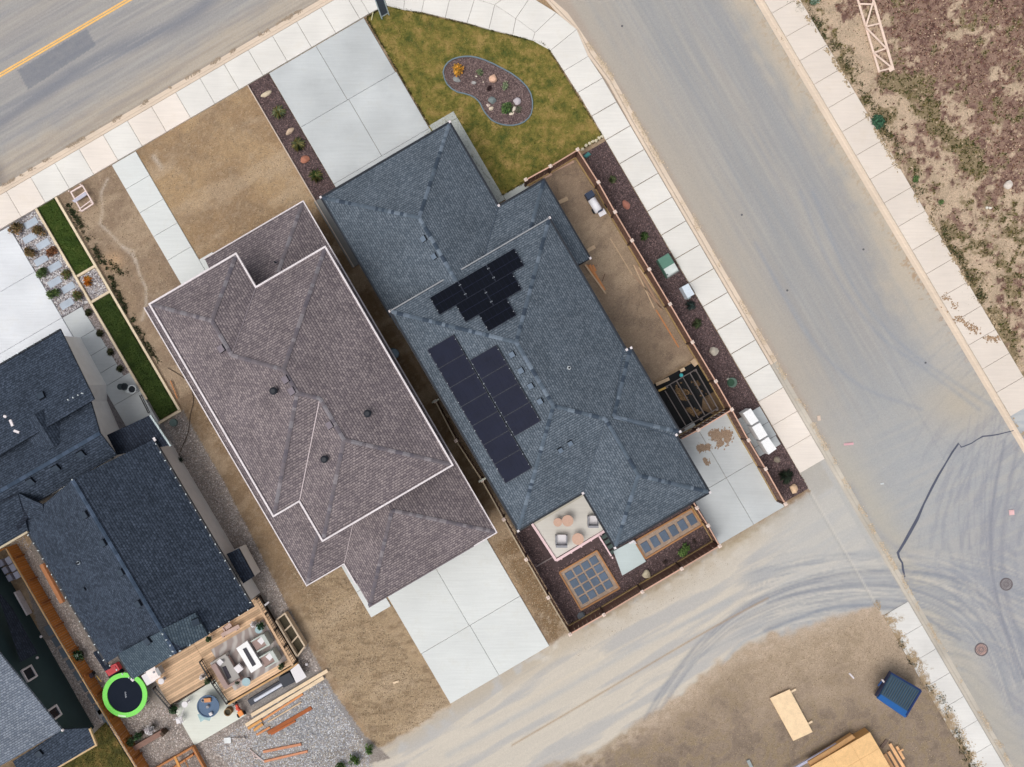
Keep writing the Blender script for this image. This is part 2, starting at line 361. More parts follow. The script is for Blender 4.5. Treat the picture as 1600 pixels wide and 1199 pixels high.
    mix((161, 158, 155), ms*.9); mix((160, 160, 159), ms*sstep(s1, .40, .70)*.6); mix((174, 168, 160), ms*sstep(s2, .42, .70)*.5); mix((152, 154, 158), ms*sstep(s3, .50, .74)*.45)
    s7 = vnoise(A, B*.025, 2.2, 26, 3); mix((146, 148, 150), ms*sstep(s7, .5, .75)*.35); mix((180, 176, 170), ms*(1-sstep(s7, .25, .46))*.35); s8 = vnoise(A*.03, B, 2.4, 29, 3); mix((136, 137, 142), fr*sstep(s8, .5, .75)*.3); mix((182, 178, 172), fr*(1-sstep(s8, .25, .46))*.3)
    mix((152, 154, 156), ms*np.exp(-((A-868+(n4-.5)*20)/22)**2)*.5*(.4+s7)); mix((153, 154, 156), ms*np.exp(-((A-950+(n4-.5)*24)/26)**2)*.5*(.4+s7))
    mix((178, 169, 157), ms*(1-sstep(A+(n2-.5)*14+(s1-.5)*30, 768, 850))*.8*(1-sstep(Y, 640, 800)*.6)); mix((172, 153, 138), ms*(1-sstep(A+(n2-.5)*5, 764, 776))*.5)
    ed = ek-X; wdt = 34+30*sstep(Y, 330, 470)+(n2-.5)*34
    mix((195, 182, 163), ms*(1-sstep(ed+(s1-.5)*26, wdt-34, wdt+30))*(ed > 0)*.8*(1-sstep(Y, 600, 690)*.7)); mix((172, 142, 112), ms*(1-sstep(ed+(n3-.5)*34, 6, 26))*(ed > 0)*(.35+.5*sstep(Y, 330, 450))*sstep(vnoise(X, Y, 4, 66), .5, .62))
    q = ms*sstep(X+Y, 1800, 2200); mix((172, 174, 175), q*.7); mix((156, 156, 162), ms*sstep(X-Y*.2, 1270, 1400)*sstep(Y, 680, 880)*.6)
    s5 = vnoise((X*.9-Y*.42)*.07, X*.42+Y*.9, 7, 27, 4); mix((178, 174, 168), q*sstep(s5, .5, .68)*.35); mix((152, 155, 162), q*sstep(s5, .3, .46)*(1-sstep(s5, .46, .5))*.3)
    s6 = vnoise(np.hypot(X-1760, Y-860), np.arctan2(Y-860, X-1760)*30, 6, 28, 4); rq = q*sstep(X, 1380, 1500); mix((142, 144, 153), rq*sstep(s6, .52, .68)*.45); mix((172, 170, 170), rq*sstep(s6, .34, .42)*(1-sstep(s6, .42, .47))*.5)
    mix((183, 173, 157), ms*np.exp(-(((X-1500)/60)**2+((Y-630)/45)**2))*.8)
    mix((182, 174, 158), ms*np.exp(-(((A-775)/28)**2))*sstep(Y, 640, 760)*.55)
    # concrete apron beyond the kerb on the right
    ap = ((X > ek+6) & (Y > 560)).astype(float); mix((186, 188, 188), ap); mix((166, 172, 178), ap*sstep(vnoise(X*.1, Y, 6, 31), .45, .62)*.7); mgr(.12, ap)
    # lane mouth and tyre arcs ------------------------------------------------
    mo = sstep(X, 1150, 1260)*lane; mix((184, 183, 180), mo*.7)
    arc = vnoise(np.hypot(X-1360, (Y-1420)*1.02)*1.0, np.arctan2(Y-1420, X-1360)*40, 7, 33, 4)
    zone = np.clip(lane*sstep(X, 1120, 1220)*sstep(Y, 850, 890)+((A > 700) & (A < 1000))*sstep(Y, 840, 890)*(1-sstep(Y, 1000, 1090))*(A < 930+0*A), 0, 1)*(1-se)
    mix((160, 162, 166), zone*sstep(arc, .42, .68)*.6); mix((198, 191, 180), zone*sstep(arc, .30, .42)*(1-sstep(arc, .42, .5))*.4); arf = vnoise(np.hypot(X-1360, (Y-1420)*1.02), np.arctan2(Y-1420, X-1360)*30, 2.6, 35, 3); mix((138, 143, 152), zone*sstep(arf, .52, .72)*.45)
    def track(pl, wd, c, a, jag=.5):
        p = spline(pl); d = pdist(X, Y, p); k = np.exp(-(d/wd)**2)*a; k = k*(1-jag*.6+jag*1.2*(n3-.3)); mix(c, np.clip(k, 0, 1)*np.clip(lane+ms+ap, 0, 1))
    dkb = (130, 135, 145)
    track([(996, 1165), (1008, 1125), (1030, 1085), (1062, 1042), (1095, 1002), (1140, 965), (1200, 930), (1290, 902), (1390, 893), (1490, 905), (1560, 950)], 3.2, dkb, .7)
    track([(1005, 1160), (1018, 1120), (1040, 1080), (1072, 1037), (1110, 995), (1160, 955), (1230, 922), (1300, 908), (1390, 900), (1480, 925), (1545, 985), (1585, 1060)], 2.2, dkb, .55)
    track([(1076, 1100), (1100, 1066), (1122, 1047), (1160, 1005), (1215, 980), (1290, 952), (1360, 944)], 3.4, (150, 158, 168), .6)
    track([(1195, 985), (1250, 965), (1310, 948), (1395, 950), (1440, 962), (1500, 1000)], 3.4, dkb, .7)
    track([(1200, 942), (1260, 925), (1340, 915), (1420, 920), (1500, 955)], 3, dkb, .7)
    track([(1570, 690), (1556, 760), (1548, 830), (1552, 900), (1570, 980), (1600, 1060)], 2.6, (124, 127, 140), .7)
    track([(1590, 700), (1576, 770), (1566, 850), (1572, 930), (1600, 1010)], 4, (128, 131, 143), .5)
    track([(1330, 760), (1370, 830), (1440, 880), (1500, 900), (1600, 905)], 6, (146, 149, 158), .45)
    for pl in ([(1250, 300), (1300, 420), (1370, 520), (1450, 580), (1530, 640)], [(1270, 300), (1330, 440), (1400, 530), (1480, 590), (1560, 640)], [(1180, 380), (1260, 520), (1340, 600), (1440, 640)]): track(pl, 3.2, (142, 149, 160), .5)
    rt = np.random.default_rng(5)
    for k in range(26):
        o = rt.uniform(-46, 40); w_ = rt.uniform(.8, 1.5); al = rt.uniform(.2, .5); cc = [(138, 142, 150), (146, 149, 155), (212, 204, 192)][rt.integers(0, 3)]
        base = [(1012, 1150), (1045, 1085), (1100, 1010), (1160, 960), (1240, 925), (1330, 905), (1420, 905), (1500, 935), (1560, 1000), (1590, 1080)]
        i0 = rt.integers(0, 4); sk = rt.uniform(-10, 10); track([(x-o*.25+sk*(j/6), y+o*(1 if j > 2 else .6)) for j, (x, y) in enumerate(base[i0:])], w_, cc, al)
    for k in range(12):
        o = rt.uniform(-30, 40); track([(1545+o, 650), (1530+o, 740), (1528+o, 830), (1545+o, 930), (1580+o, 1040)], rt.uniform(.8, 1.5), (140, 141, 150), rt.uniform(.2, .45))
    track([(800, 1165), (920, 1095), (1050, 1018), (1125, 975), (1200, 935)], 1.4, (168, 142, 112), .9, .3)
    track([(800, 1108), (900, 1050), (1040, 975)], 2, (210, 198, 178), .6); track([(700, 1180), (860, 1090), (1000, 1010), (1140, 940)], 5, (172, 174, 176), .6)
    track([(1394, 570), (1460, 690), (1478, 722)], .9, (140, 142, 148), .5); track([(1400, 615), (1440, 660), (1490, 700)], .9, (140, 142, 148), .35)
    # darker asphalt repair beside the centre line
    m = inside(X, Y, [(27, 110), (135, 45), (150, 71), (44, 140)]).astype(float); mix((124, 127, 135), m*(.6+.35*n3)); mgr(.3, m)
    # weedy lot across the street ----------------------------------------------
    ea = ((X > ek+10) & (Y < 590) & (A > 1070)).astype(float)
    mix((196, 172, 142), ea); mix((176, 158, 128), ea*sstep(n1, .42, .6)*.7)
    pur, grnf = lotmaps(X, Y); mix((214, 190, 158), ea*.85*(1-pur*.5)); mix((186, 166, 136), ea*sstep(n2, .5, .66)*.6); mix((146, 112, 98), ea*pur*.75); mix((112, 80, 74), ea*pur*sstep(n3, .5, .66)*.7)
    mix((122, 110, 66), ea*grnf*.7)
    mgr(1.0, ea)
    # gravel yard beds -----------------------------------------------------------
    gr = inside(X, Y, [(250, 660), (285, 640), (345, 745), (440, 930), (520, 1080), (570, 1150), (610, 1185), (560, 1199), (560, 1260), (190, 1260), (100, 1120), (30, 880), (60, 830), (250, 1000), (330, 900)]).astype(float)
    mix((172, 160, 150), gr); mix((152, 140, 132), gr*sstep(n2, .48, .62)*.5)
    bl = gr*np.exp(-(((X-480)/75)**2+((Y-1125)/60)**2)); mix((162, 164, 170), bl*.9); mgr(1.2, gr)
    m = ((A < -112) & (B > 305)).astype(float)*(Y < 700); mix((150, 146, 146), m); mgr(1.3, m)
    m = lane*np.exp(-((A-705.5)/1.6)**2); mix((214, 208, 196), m*.5); m = lane*np.exp(-((A-703.2)/1.5)**2); mix((140, 138, 136), m*.35)
    m = lane*np.exp(-((A-753)/2)**2); mix((206, 192, 170), m*.5)
    g_ = col.mean(-1, keepdims=True); ds = (.12*(1-mt))[..., None]; col = col*(1-ds)+g_*ds
    dm = ((1-mt)*(1-gr)*(1-lane))[..., None]; col *= 1+dm*np.array([.025, -.006, .015])
    col /= GAIN
    return np.clip(col, .004, .86), grain
def lotmaps(X, Y):
    A = X*CA-Y*SA; n = .45*vnoise(X, Y, 44, 1, 4)+.55*vnoise(X, Y, 11, 3, 5, .7)+.02
    pz = sstep(X-Y*.62, 1255, 1420)*.15+.07*sstep(X-Y*.8, 1330, 1560); pur = sstep(n+pz, .575, .665)
    band = np.exp(-(np.minimum(pdist2(X, Y, (1395, 120), (1530, 262)), 200)/20)**2)*.22; g = .5*vnoise(X, Y, 26, 41, 4)+.5*vnoise(X, Y, 9, 42, 4, .7)
    kerb = np.exp(-((A-1092)/16)**2)*.12; low = np.exp(-(((X-1570)/50)**2+((Y-400)/70)**2))*.14
    grn = sstep(g+band+kerb+low, .59, .68); return pur*(1-grn), grn
def pdist2(X, Y, p, q):
    dx, dy = q[0]-p[0], q[1]-p[1]; t = np.clip(((X-p[0])*dx+(Y-p[1])*dy)/(dx*dx+dy*dy), 0, 1); return np.hypot(X-p[0]-t*dx, Y-p[1]-t*dy)
def pdist(X, Y, pl):
    P = np.array(pl); lo = P.min(0)-30; hi = P.max(0)+30
    out = np.full(X.shape, 1e3); k = (X > lo[0]) & (X < hi[0]) & (Y > lo[1]) & (Y < hi[1])
    x, y = X[k], Y[k]; d = np.full(x.shape, 1e3)
    for (x1, y1), (x2, y2) in zip(pl[:-1], pl[1:]):
        l2 = (x2-x1)**2+(y2-y1)**2+1e-9; t = np.clip(((x-x1)*(x2-x1)+(y-y1)*(y2-y1))/l2, 0, 1)
        d = np.minimum(d, np.hypot(x-x1-t*(x2-x1), y-y1-t*(y2-y1)))
    out[k] = d; return out

def ground_mat():
    m = bpy.data.materials.new('ground_dust'); m.use_nodes = True; t = m.node_tree; n = t.nodes; L = t.links
    p = n['Principled BSDF']; p.inputs['Roughness'].default_value = .92; p.inputs['Specular IOR Level'].default_value = .2
    at = n.new('ShaderNodeAttribute'); at.attribute_name = 'tint'; geo = n.new('ShaderNodeNewGeometry')
    tot = None
    for sc, k in ((9, .14), (22, .26), (44, .40)):
        x = n.new('ShaderNodeTexNoise'); x.inputs['Scale'].default_value = sc; x.inputs['Detail'].default_value = 2; L.new(geo.outputs['Position'], x.inputs['Vector'])
        s = n.new('ShaderNodeMath'); s.operation = 'SUBTRACT'; L.new(x.outputs[0], s.inputs[0]); s.inputs[1].default_value = .5
        s2 = n.new('ShaderNodeMath'); s2.operation = 'MULTIPLY'; L.new(s.outputs[0], s2.inputs[0]); s2.inputs[1].default_value = k*3.4
        if tot is None: tot = s2.outputs[0]
        else:
            a = n.new('ShaderNodeMath'); L.new(tot, a.inputs[0]); L.new(s2.outputs[0], a.inputs[1]); tot = a.outputs[0]
    g = n.new('ShaderNodeMath'); g.operation = 'MULTIPLY_ADD'; L.new(tot, g.inputs[0]); L.new(at.outputs['Alpha'], g.inputs[1]); g.inputs[2].default_value = 1
    v = n.new('ShaderNodeVectorMath'); v.operation = 'SCALE'; L.new(at.outputs['Color'], v.inputs[0]); L.new(g.outputs[0], v.inputs['Scale']); L.new(v.outputs[0], p.inputs['Base Color'])
    b = n.new('ShaderNodeBump'); b.inputs['Distance'].default_value = .03; L.new(at.outputs['Alpha'], b.inputs['Strength']); L.new(tot, b.inputs['Height']); L.new(b.outputs[0], p.inputs['Normal'])
    return m
GM = ground_mat()
xs = np.arange(-37, 37.01, .1); ys = np.arange(-29, 29.01, .1); GXm, GYm = np.meshgrid(xs, ys)
PXg = GXm*S+800; PYg = 599.5-GYm*S
cols, grain = paint(PXg, PYg)
Ag = PXg*CA-PYg*SA; Bg = PXg*SA+PYg*CA
dirtm = np.clip(grain*1.4-.3, 0, 1)*((Bg > 315) | (Ag > 1085))
Zg = -0.02+dirtm*(vnoise(PXg, PYg, 14, 51)-.5)*.05
ny, nx = GXm.shape
V = np.stack([GXm, GYm, Zg], 2).reshape(-1, 3); CC = np.concatenate([cols, grain[..., None]], 2).reshape(-1, 4)
ii = (np.arange(ny-1)[:, None]*nx+np.arange(nx-1)[None]).ravel(); F = np.stack([ii, ii+1, ii+nx+1, ii+nx], 1)
fx = PXg[:-1, :-1].ravel()+1.2; fy = PYg[:-1, :-1].ravel()-1.2; fa = fx*CA-fy*SA; fb = fx*SA+fy*CA
ekf = xat(EASTK, fy)
reg = np.zeros(len(F), int)
reg[(fb < 262) & (fx < 620) & (fa < 758)] = 1; reg[(fa >= 757) & (fx < ekf+6)] = 2
lsx = np.array(LANE_S); reg[(reg == 0) & (fb > 1303) & (fx > 560) & (fy < np.interp(fx, lsx[:, 0], lsx[:, 1])) & (fa < 757)] = 3
for k, nm in enumerate(('ground', 'front_street', 'main_street', 'rear_lane')):
    f = F[reg == k]; u, inv = np.unique(f, return_inverse=True)
    tag(np_mesh(nm, V[u], inv.reshape(-1, 4), GM, None, CC[u], smooth=True), kind='structure')
R_ = 600; oc = np.tile(np.array([*C(150, 132, 105), .5]), (8, 1))
ov = np.array([(-R_, -R_, -.02), (R_, -R_, -.02), (R_, R_, -.02), (-R_, R_, -.02), (-37, -29, -.02), (37, -29, -.02), (37, 29, -.02), (-37, 29, -.02)], float)
tag(np_mesh('terrain', ov, np.array([(0, 1, 5, 4), (1, 2, 6, 5), (2, 3, 7, 6), (3, 0, 4, 7)]), GM, None, oc), kind='structure')

# centre line, crack seal, covers ------------------------------------------------
def strip(name, pl, widths, z, m, kind='structure', parent=None, th=.004):
    P = [Vector(W(x, y, 0)) for x, y in pl]; mb = MB(); L_ = []; R2 = []
    for i, p in enumerate(P):
        d = (P[min(i+1, len(P)-1)]-P[max(i-1, 0)]).normalized(); r = Vector((-d.y, d.x, 0)); wd = widths[i] if isinstance(widths, (list, tuple)) else widths
        L_.append((p+r*wd/2)); R2.append((p-r*wd/2))
    for i in range(len(P)-1):
        t = [(*q.xy, z) for q in (L_[i], R2[i], R2[i+1], L_[i+1])]; mb.prism([(q[0], q[1], z-th) for q in t], t)
    o = mb.build(name, m, parent)
    if kind and parent is None: tag(o, kind=kind)
    return o
yl = mat('road_paint', (246, 190, 116), .8, .10, 2, .15, 14)
ln = setting('centre_line')
for off in (-1.9, 1.9):
    p, q = ab(-120, 101.2+off), ab(205, 101.2+off); strip('painted_line', [p, q], .115, -.008, yl, parent=ln)
tar = mat('tar_seal', (84, 88, 104), .7, .15, 2, .1)
pl = [(1584, 673), (1572, 676), (1560, 679), (1548, 681), (1536, 682), (1527, 687), (1518, 693), (1508, 697), (1502, 699), (1498, 693), (1488, 707), (1478, 724), (1466, 744), (1456, 763), (1444, 787), (1433, 812), (1422, 832), (1413, 848), (1407, 858), (1403, 864), (1405, 872), (1410, 880), (1411, 890), (1414, 902)]
strip('crack_seal', pl, [.05, .06, .07, .08, .09, .06, .07, .07, .09, .12, .12, .10, .14, .15, .12, .20, .21, .18, .16, .18, .13, .12, .14, .08], -.006, tar)
for x, y, r, c in ((1572, 913, 10, (142, 136, 138)), (1533, 1015, 10.5, (176, 146, 138))):
    m = mat('cover_%d' % x, c, .7, .15, 8, .15); t = setting('manhole_cover', W(x, y))
    MB().ring(W(x, y, -.03), r/S*.84, r/S, .035, 36).build('cover_ring', mat('cover_ring', (112, 104, 106), .7), t)
    MB().cyl(W(x, y, -.03), r/S*.80, r/S*.80, .03, 32).build('cover_lid', m, t)
    mb = MB()
    for k in range(-3, 4): mb.box(W(x+k*2.2*CA, y-k*2.2*SA, 0), .03, .5, .008)
    mb.ring(W(x, y, 0), .13, .16, .008, 20); mb.build('cover_ribs', mat('cover_rib', tuple(int(q*.8) for q in c), .7), t)
for x, y in ((1159, 336), (972, 41), (1230, 454), (1446, 567), (1349, 390)):
    tag(MB().cyl(W(x, y, -.03), .075, .07, .02, 10).build('valve_cover', mat('iron', (92, 92, 98), .6)), kind='structure')

# ------------------------------------------------------------------ concrete
CW = concrete('sidewalk_concrete', (225, 222, 216), .02, .09); CW2 = concrete('old_concrete', (232, 222, 212), .03); CE = concrete('east_concrete', (222, 211, 200), .02)
CG = concrete('gutter_concrete', (218, 200, 181), .02); CD = concrete('drive_concrete', (193, 197, 198), .03, .13); CN = concrete('new_concrete', (216, 219, 217), .02, .05)
CB = concrete('bright_concrete', (219, 222, 226), .02, .10); CM = concrete('mouth_concrete', (186, 187, 186), .02, .14); CS = concrete('dusty_concrete', (214, 210, 204), .04, .16)
def dirty_edge(name, base, rgb, a0, a1, k):
    m = concrete(name, base, .03, .14); t = m.node_tree; n = t.nodes; L = t.links; p = n['Principled BSDF']; src = p.inputs['Base Color'].links[0].from_socket
    geo = n.new('ShaderNodeNewGeometry'); dt = n.new('ShaderNodeVectorMath'); dt.operation = 'DOT_PRODUCT'; L.new(geo.outputs['Position'], dt.inputs[0]); dt.inputs[1].default_value = tuple(UW)
    x = n.new('ShaderNodeTexNoise'); x.inputs['Scale'].default_value = .9; x.inputs['Detail'].default_value = 8; x.inputs['Roughness'].default_value = .75; L.new(geo.outputs['Position'], x.inputs['Vector'])
    ma = n.new('ShaderNodeMath'); ma.operation = 'MULTIPLY_ADD'; L.new(x.outputs[0], ma.inputs[0]); ma.inputs[1].default_value = k; L.new(dt.outputs['Value'], ma.inputs[2])
    r = n.new('ShaderNodeMapRange'); w0 = Vector(WA(a0, 921.6)).dot(UW)+k*.5; w1 = Vector(WA(a1, 921.6)).dot(UW)+k*.5; r.inputs['From Min'].default_value = w0; r.inputs['From Max'].default_value = w1; L.new(ma.outputs[0], r.inputs[0])
    mx = n.new('ShaderNodeMix'); mx.data_type = 'RGBA'; L.new(r.outputs[0], mx.inputs[0]); L.new(src, mx.inputs[7]); mx.inputs[6].default_value = (*C(*rgb), 1); L.new(mx.outputs[2], p.inputs['Base Color']); return m
CSD = dirty_edge('silted_concrete', (216, 214, 210), (158, 138, 112), 706, 719, -5.5)
def slab(pts, z, m, parent, name='slab', gap=.24, z0=-.06):
    """pts seen at ground level; each edge pulled in by half the joint"""
    n = len(pts); P = [Vector((x, y)) for x, y in pts]
    ar = sum(P[i].x*P[(i+1) % n].y-P[(i+1) % n].x*P[i].y for i in range(n)); sg = 1 if ar > 0 else -1; out = []
    for i in range(n):
        a, b, c = P[i-1], P[i], P[(i+1) % n]; d1 = (b-a).normalized(); d2 = (c-b).normalized()
        n1 = Vector((-d1.y, d1.x))*sg; n2 = Vector((-d2.y, d2.x))*sg; bis = (n1+n2); l = bis.length
        out.append(b+bis*(gap/max(.3, l*l/2)) if l > 1e-6 else b+n1*gap)
    q = [((x-800)/S, (599.5-y)/S) for x, y in out]; mb = MB(); e = .012
    cx = sum(p[0] for p in q)/n; cy = sum(p[1] for p in q)/n
    ins = []
    for p in q:
        d = math.hypot(p[0]-cx, p[1]-cy); k = 1-e*1.4/max(d, .1); ins.append((cx+(p[0]-cx)*k, cy+(p[1]-cy)*k))
    lo = [(p[0], p[1], z0) for p in q]; md = [(p[0], p[1], z-e) for p in q]; tp = [(p[0], p[1], z) for p in ins]
    if sg > 0: lo, md, tp = lo[::-1], md[::-1], tp[::-1]
    mb.add(lo+md+tp, [tuple(range(2*n, 3*n))]+[(i, (i+1) % n, n+(i+1) % n, n+i) for i in range(n)]+[(n+i, n+(i+1) % n, 2*n+(i+1) % n, 2*n+i) for i in range(n)])
    return mb.build(name, m, parent)
# front sidewalk
fs = setting('front_sidewalk')
js = [-97.7-43.7*3+43.7*k for k in range(0, 17)]
for a0, a1 in zip(js[:-1], js[1:]):
    if ab(a1, 300)[0] < -60: continue
    slab([ab(a0, 264.5), ab(a1, 264.5), ab(a1, 310.6), ab(a0, 310.6)], .10, CW if RNG.random() < .7 else CW2, fs)
cor_back = [ab(470.4, 310.6), ab(487, 310.6), (605, 10), (631, 17), (659, 20), (696, 29), (730, 37), (764, 47), (801, 56), (832, 64.5), (860, 80)]
cor_mid = [ab(470.4, 264.5), ab(487, 264.5), (590, -34), (636, -40), (670, -32), (706, -14), (742, -1), (773, 9), (806, 30), (836, 52), (901, 47)]
for i in range(len(cor_back)-2): slab([cor_mid[i], cor_mid[i+1], cor_back[i+1], cor_back[i]], .10, CW, fs)
co = [(636, -40), (670, -32), (706, -14), (742, -1), (773, 9), (806, 30), (836, 52)]; cf = [(680, -90), (712, -80), (748, -62), (784, -44), (812, -22), (829, -4), (869, 21)]
for i in range(6): slab([cf[i], cf[i+1], co[i+1], co[i]], .10, CW, fs)
slab([(836, 52), (869, 21), (901, 47), (860, 80), (832, 64.5)], .10, CW, fs)
slab([(901, 47), (919, 89), (881, 112), (860, 80)], .10, CW, fs)
bj = 667-43*2
ws = setting('street_sidewalk')
slab([(919, 89), ab(751, 581), ab(705.5, 581), (881, 112)], .10, CW, ws)
k = 0
while bj+43 < 1900:
    b0, b1 = bj, bj+43; bj = b1
    if ab(720, b0)[1] > 1260: break
    if b1 < 1180: m_ = CW; z_ = .10
    elif b1 < 1270: m_ = CW2; z_ = .06
    elif b0 < 1490: continue
    else: m_ = CSD; z_ = .04
    slab([ab(705.8, b0), ab(751, b0), ab(751, b1), ab(705.8, b1)], z_, m_, ws, gap=.5 if b1 < 1180 else .22)
def band(name, inner, outer, m, parent=None, z_in=.06, z_out=-.012, step=None):
    """kerb and gutter: inner polyline at the slab edge, outer at the asphalt"""
    g = setting(name) if parent is None else parent
    for i in range(len(inner)-1):
        a, b, c, d = inner[i], inner[i+1], outer[i+1], outer[i]
        def l(p, q, t): return (p[0]+(q[0]-p[0])*t, p[1]+(q[1]-p[1])*t)
        vs = []
        for p, q in ((a, d), (b, c)):
            for t, z in ((0, z_in), (.34, z_in), (.50, z_out), (1, z_out+.004)): x, y = l(p, q, t); vs.append(((x-800)/S, (599.5-y)/S, z))
        vs += [(v[0], v[1], -.08) for v in vs[:8:1]]
        fs_ = [(0, 1, 5, 4), (1, 2, 6, 5), (2, 3, 7, 6), (0, 4, 12, 8), (3, 11, 15, 7), (0, 8, 9, 10, 11, 3, 2, 1), (4, 5, 6, 7, 15, 14, 13, 12)]
        me = MB().add(vs, fs_); o = me.build('kerb_stone', m, g)
        bm = bmesh.new(); bm.from_mesh(o.data); bmesh.ops.recalc_face_normals(bm, faces=bm.faces); bm.to_mesh(o.data); bm.free()
    return g
jj = [-230+87.4*k for k in range(9)]
jj = [j for j in jj if j < 500]
band('front_kerb', [ab(j, 263.8) for j in jj], [ab(j, 252) for j in jj], CG)
ki = [(590, -60), (700, -80), (800, -45), (852, 0), (885, 37), (901, 47), (919, 89), (950, 130), ab(752, 670)]+[ab(751.7, 670+86*k) for k in range(1, 6)]
ko = [(600, -90), (700, -110), (812, -62), (864, 0), (887, 20), (905, 45), (927, 78), (957, 119), ab(765, 670)]+[ab(764, 670+86*k) for k in range(1, 6)]
kb = band('street_kerb', ki, ko, CG)
mi = [ab(751.7, 1100+86*k) for k in range(0, 10)]; mo_ = [ab(763, 1100+86*k) for k in range(0, 10)]
band('street_kerb', mi, mo_, concrete('gutter_dusty', (190, 182, 170), .05, .2), kb, z_in=.012)
# east side
es = setting('east_sidewalk')
def eoff(b): return (b-650)*.006
b0 = 670-43*3
while b0 < 1330:
    b1 = b0+43; f = 1030
    jag = RNG.uniform(-2.5, 1.5)
    slab([ab(f+eoff(b0), b0), ab(1079+eoff(b0)+jag*0, b0), ab(1079+eoff(b1), b1), ab(f+eoff(b1), b1)], .07, CE, es); b0 = b1
ei = [ab(1029.5+eoff(b), b) for b in range(540, 1600, 86)]; eo = [ab(1018.5+eoff(b)*1.2, b) for b in range(540, 1600, 86)]
band('east_kerb', ei, eo, CG, z_in=.045)

# driveways and paths
def drive(name, rows, m, z=.05):
    g = setting(name)
    for r in rows: slab(rect(*r) if len(r) == 4 and not isinstance(r[0], tuple) else list(r), z, m, g)
    return g
drive('front_driveway', [(305, 311.5, 390, 409.5), (390, 311.5, 476.5, 409.5), (305, 409.5, 392, 512), (392, 409.5, 478, 512), (305, 512, 479, 540)], CD)
drive('front_walkway', [(20.5, 311.5, 64, 355), (20.5, 355, 64, 398), (20.5, 398, 64, 441), (20.5, 441, 64, 484), (20.5, 484, 64, 545), (64, 507.5, 88, 545)], CN)
drive('rear_driveway', [(52.5, 1090, 140, 1214), (140, 1090, 232, 1214), (53, 1214, 141, 1304.5), (141, 1214, 232, 1304.5)], CN)
drive('garage_path', [(14, 1033, 50, 1080), (14, 1080, 50, 1126)], CN)
drive('side_driveway', [(541, 1115, 603, 1217), (603, 1122, 658, 1217), (541.5, 1217, 603, 1302), (603, 1217, 658.5, 1302)], CD)
drive('left_driveway', [(-290, 313, -166.5, 394.7), (-290, 394.7, -166.5, 478), (-290, 478, -166.5, 540), (-400, 313, -290, 394.7), (-400, 394.7, -290, 478), (-400, 478, -290, 540)], CB)
drive('left_walkway', [(-166, 478.5, -131, 520), (-166, 520, -129.5, 552), (-166, 552, -129, 583), (-166, 583, -129, 605), (-166, 605, -118, 637.5), (-166, 637.5, -118, 700)], CD)
drive('garage_edging', [rect(510, 520, 524, 668), rect(480, 508, 524, 520), rect(524, 660, 566, 675)], concrete('edge_concrete', (186, 190, 186), .03), .06)
drive('mailbox_pad', [rect(664, 1147, 704.5, 1175), rect(664, 1175, 704.5, 1199), rect(664, 1199, 703, 1215)], CD)
drive('side_footing', [rect(264, 520, 277, 640)], concrete('footing_concrete', (132, 132, 130), .0, .1), .06)
for nm_, p_, q_ in (('bed_edging', ab(267, 311), ab(267, 640)),):
    tag(MB().beam(W(*p_, .06), W(*q_, .06), .06, .14).build(nm_, mat('edging_pale', (206, 190, 176), .6)), kind='structure')

# ------------------------------------------------------------------ houses
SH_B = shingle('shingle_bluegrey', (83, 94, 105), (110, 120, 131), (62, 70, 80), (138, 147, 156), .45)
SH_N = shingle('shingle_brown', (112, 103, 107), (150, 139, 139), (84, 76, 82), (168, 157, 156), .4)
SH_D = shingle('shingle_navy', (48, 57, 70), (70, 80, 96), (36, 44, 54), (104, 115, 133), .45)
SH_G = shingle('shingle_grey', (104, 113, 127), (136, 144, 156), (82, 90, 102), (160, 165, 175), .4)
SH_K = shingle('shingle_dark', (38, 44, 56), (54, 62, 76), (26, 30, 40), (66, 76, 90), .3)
ROOFS = {}
def newell(P):
    n = Vector()
    for i in range(len(P)):
        a, b = P[i], P[(i+1) % len(P)]; n += Vector(((a.y-b.y)*(a.z+b.z), (a.z-b.z)*(a.x+b.x), (a.x-b.x)*(a.y+b.y)))
    return n.normalized()
def plane_hit(pl, px, py):
    """point of plane (p0, n) seen at survey position px, py"""
    p0, n = pl; c = Vector((0, 0, H)); g = Vector(W(px, py, 0)); d = (g-c)
    return c+d*((p0-c).dot(n)/d.dot(n))
def roof_plane(house, P, m, th=.13, name='roof_plane'):
    P = [Vector(p) for p in P]; n = newell(P)
    if n.z < 0: P = P[::-1]; n = -n
    eave = Vector((0, 0, 1)).cross(n)
    if eave.length < .02: eave = UW.copy()
    eave.normalize(); up = n.cross(eave)
    k = len(P); vs = [tuple(p) for p in P]+[(p.x, p.y, p.z-th) for p in P]
    fs_ = [tuple(range(k)), tuple(range(2*k-1, k-1, -1))]+[(i, k+i, k+(i+1) % k, (i+1) % k) for i in range(k)]
    me = bpy.data.meshes.new(name); me.from_pydata(vs, [], fs_); uv = me.uv_layers.new(name='UVMap')
    for lp in me.loops:
        c = Vector(me.vertices[lp.vertex_index].co); uv.data[lp.index].uv = (c.dot(eave), c.dot(up))
    o = link(name, me, m, house)
    ROOFS.setdefault(house.name, []).append(((P[0].copy(), n), [PX(*p) for p in P], eave, up)); return o
def RV(he, pitch):
    s = (H-he)/H/S
    def f(a, b, d): x, y, _ = WA(a, b, he); return (x, y, he+d*s*pitch)
    return f
def on_roof(house, px, py, lift=0):
    best = None
    for pl, poly, e, u in ROOFS[house.name]:
        if inside(np.array([px]), np.array([py]), poly)[0]:
            q = plane_hit((pl[0]+pl[1]*lift, pl[1]), px, py)
            if best is None or q.z > best[0].z: best = (q, pl[1], e, u)
    return best
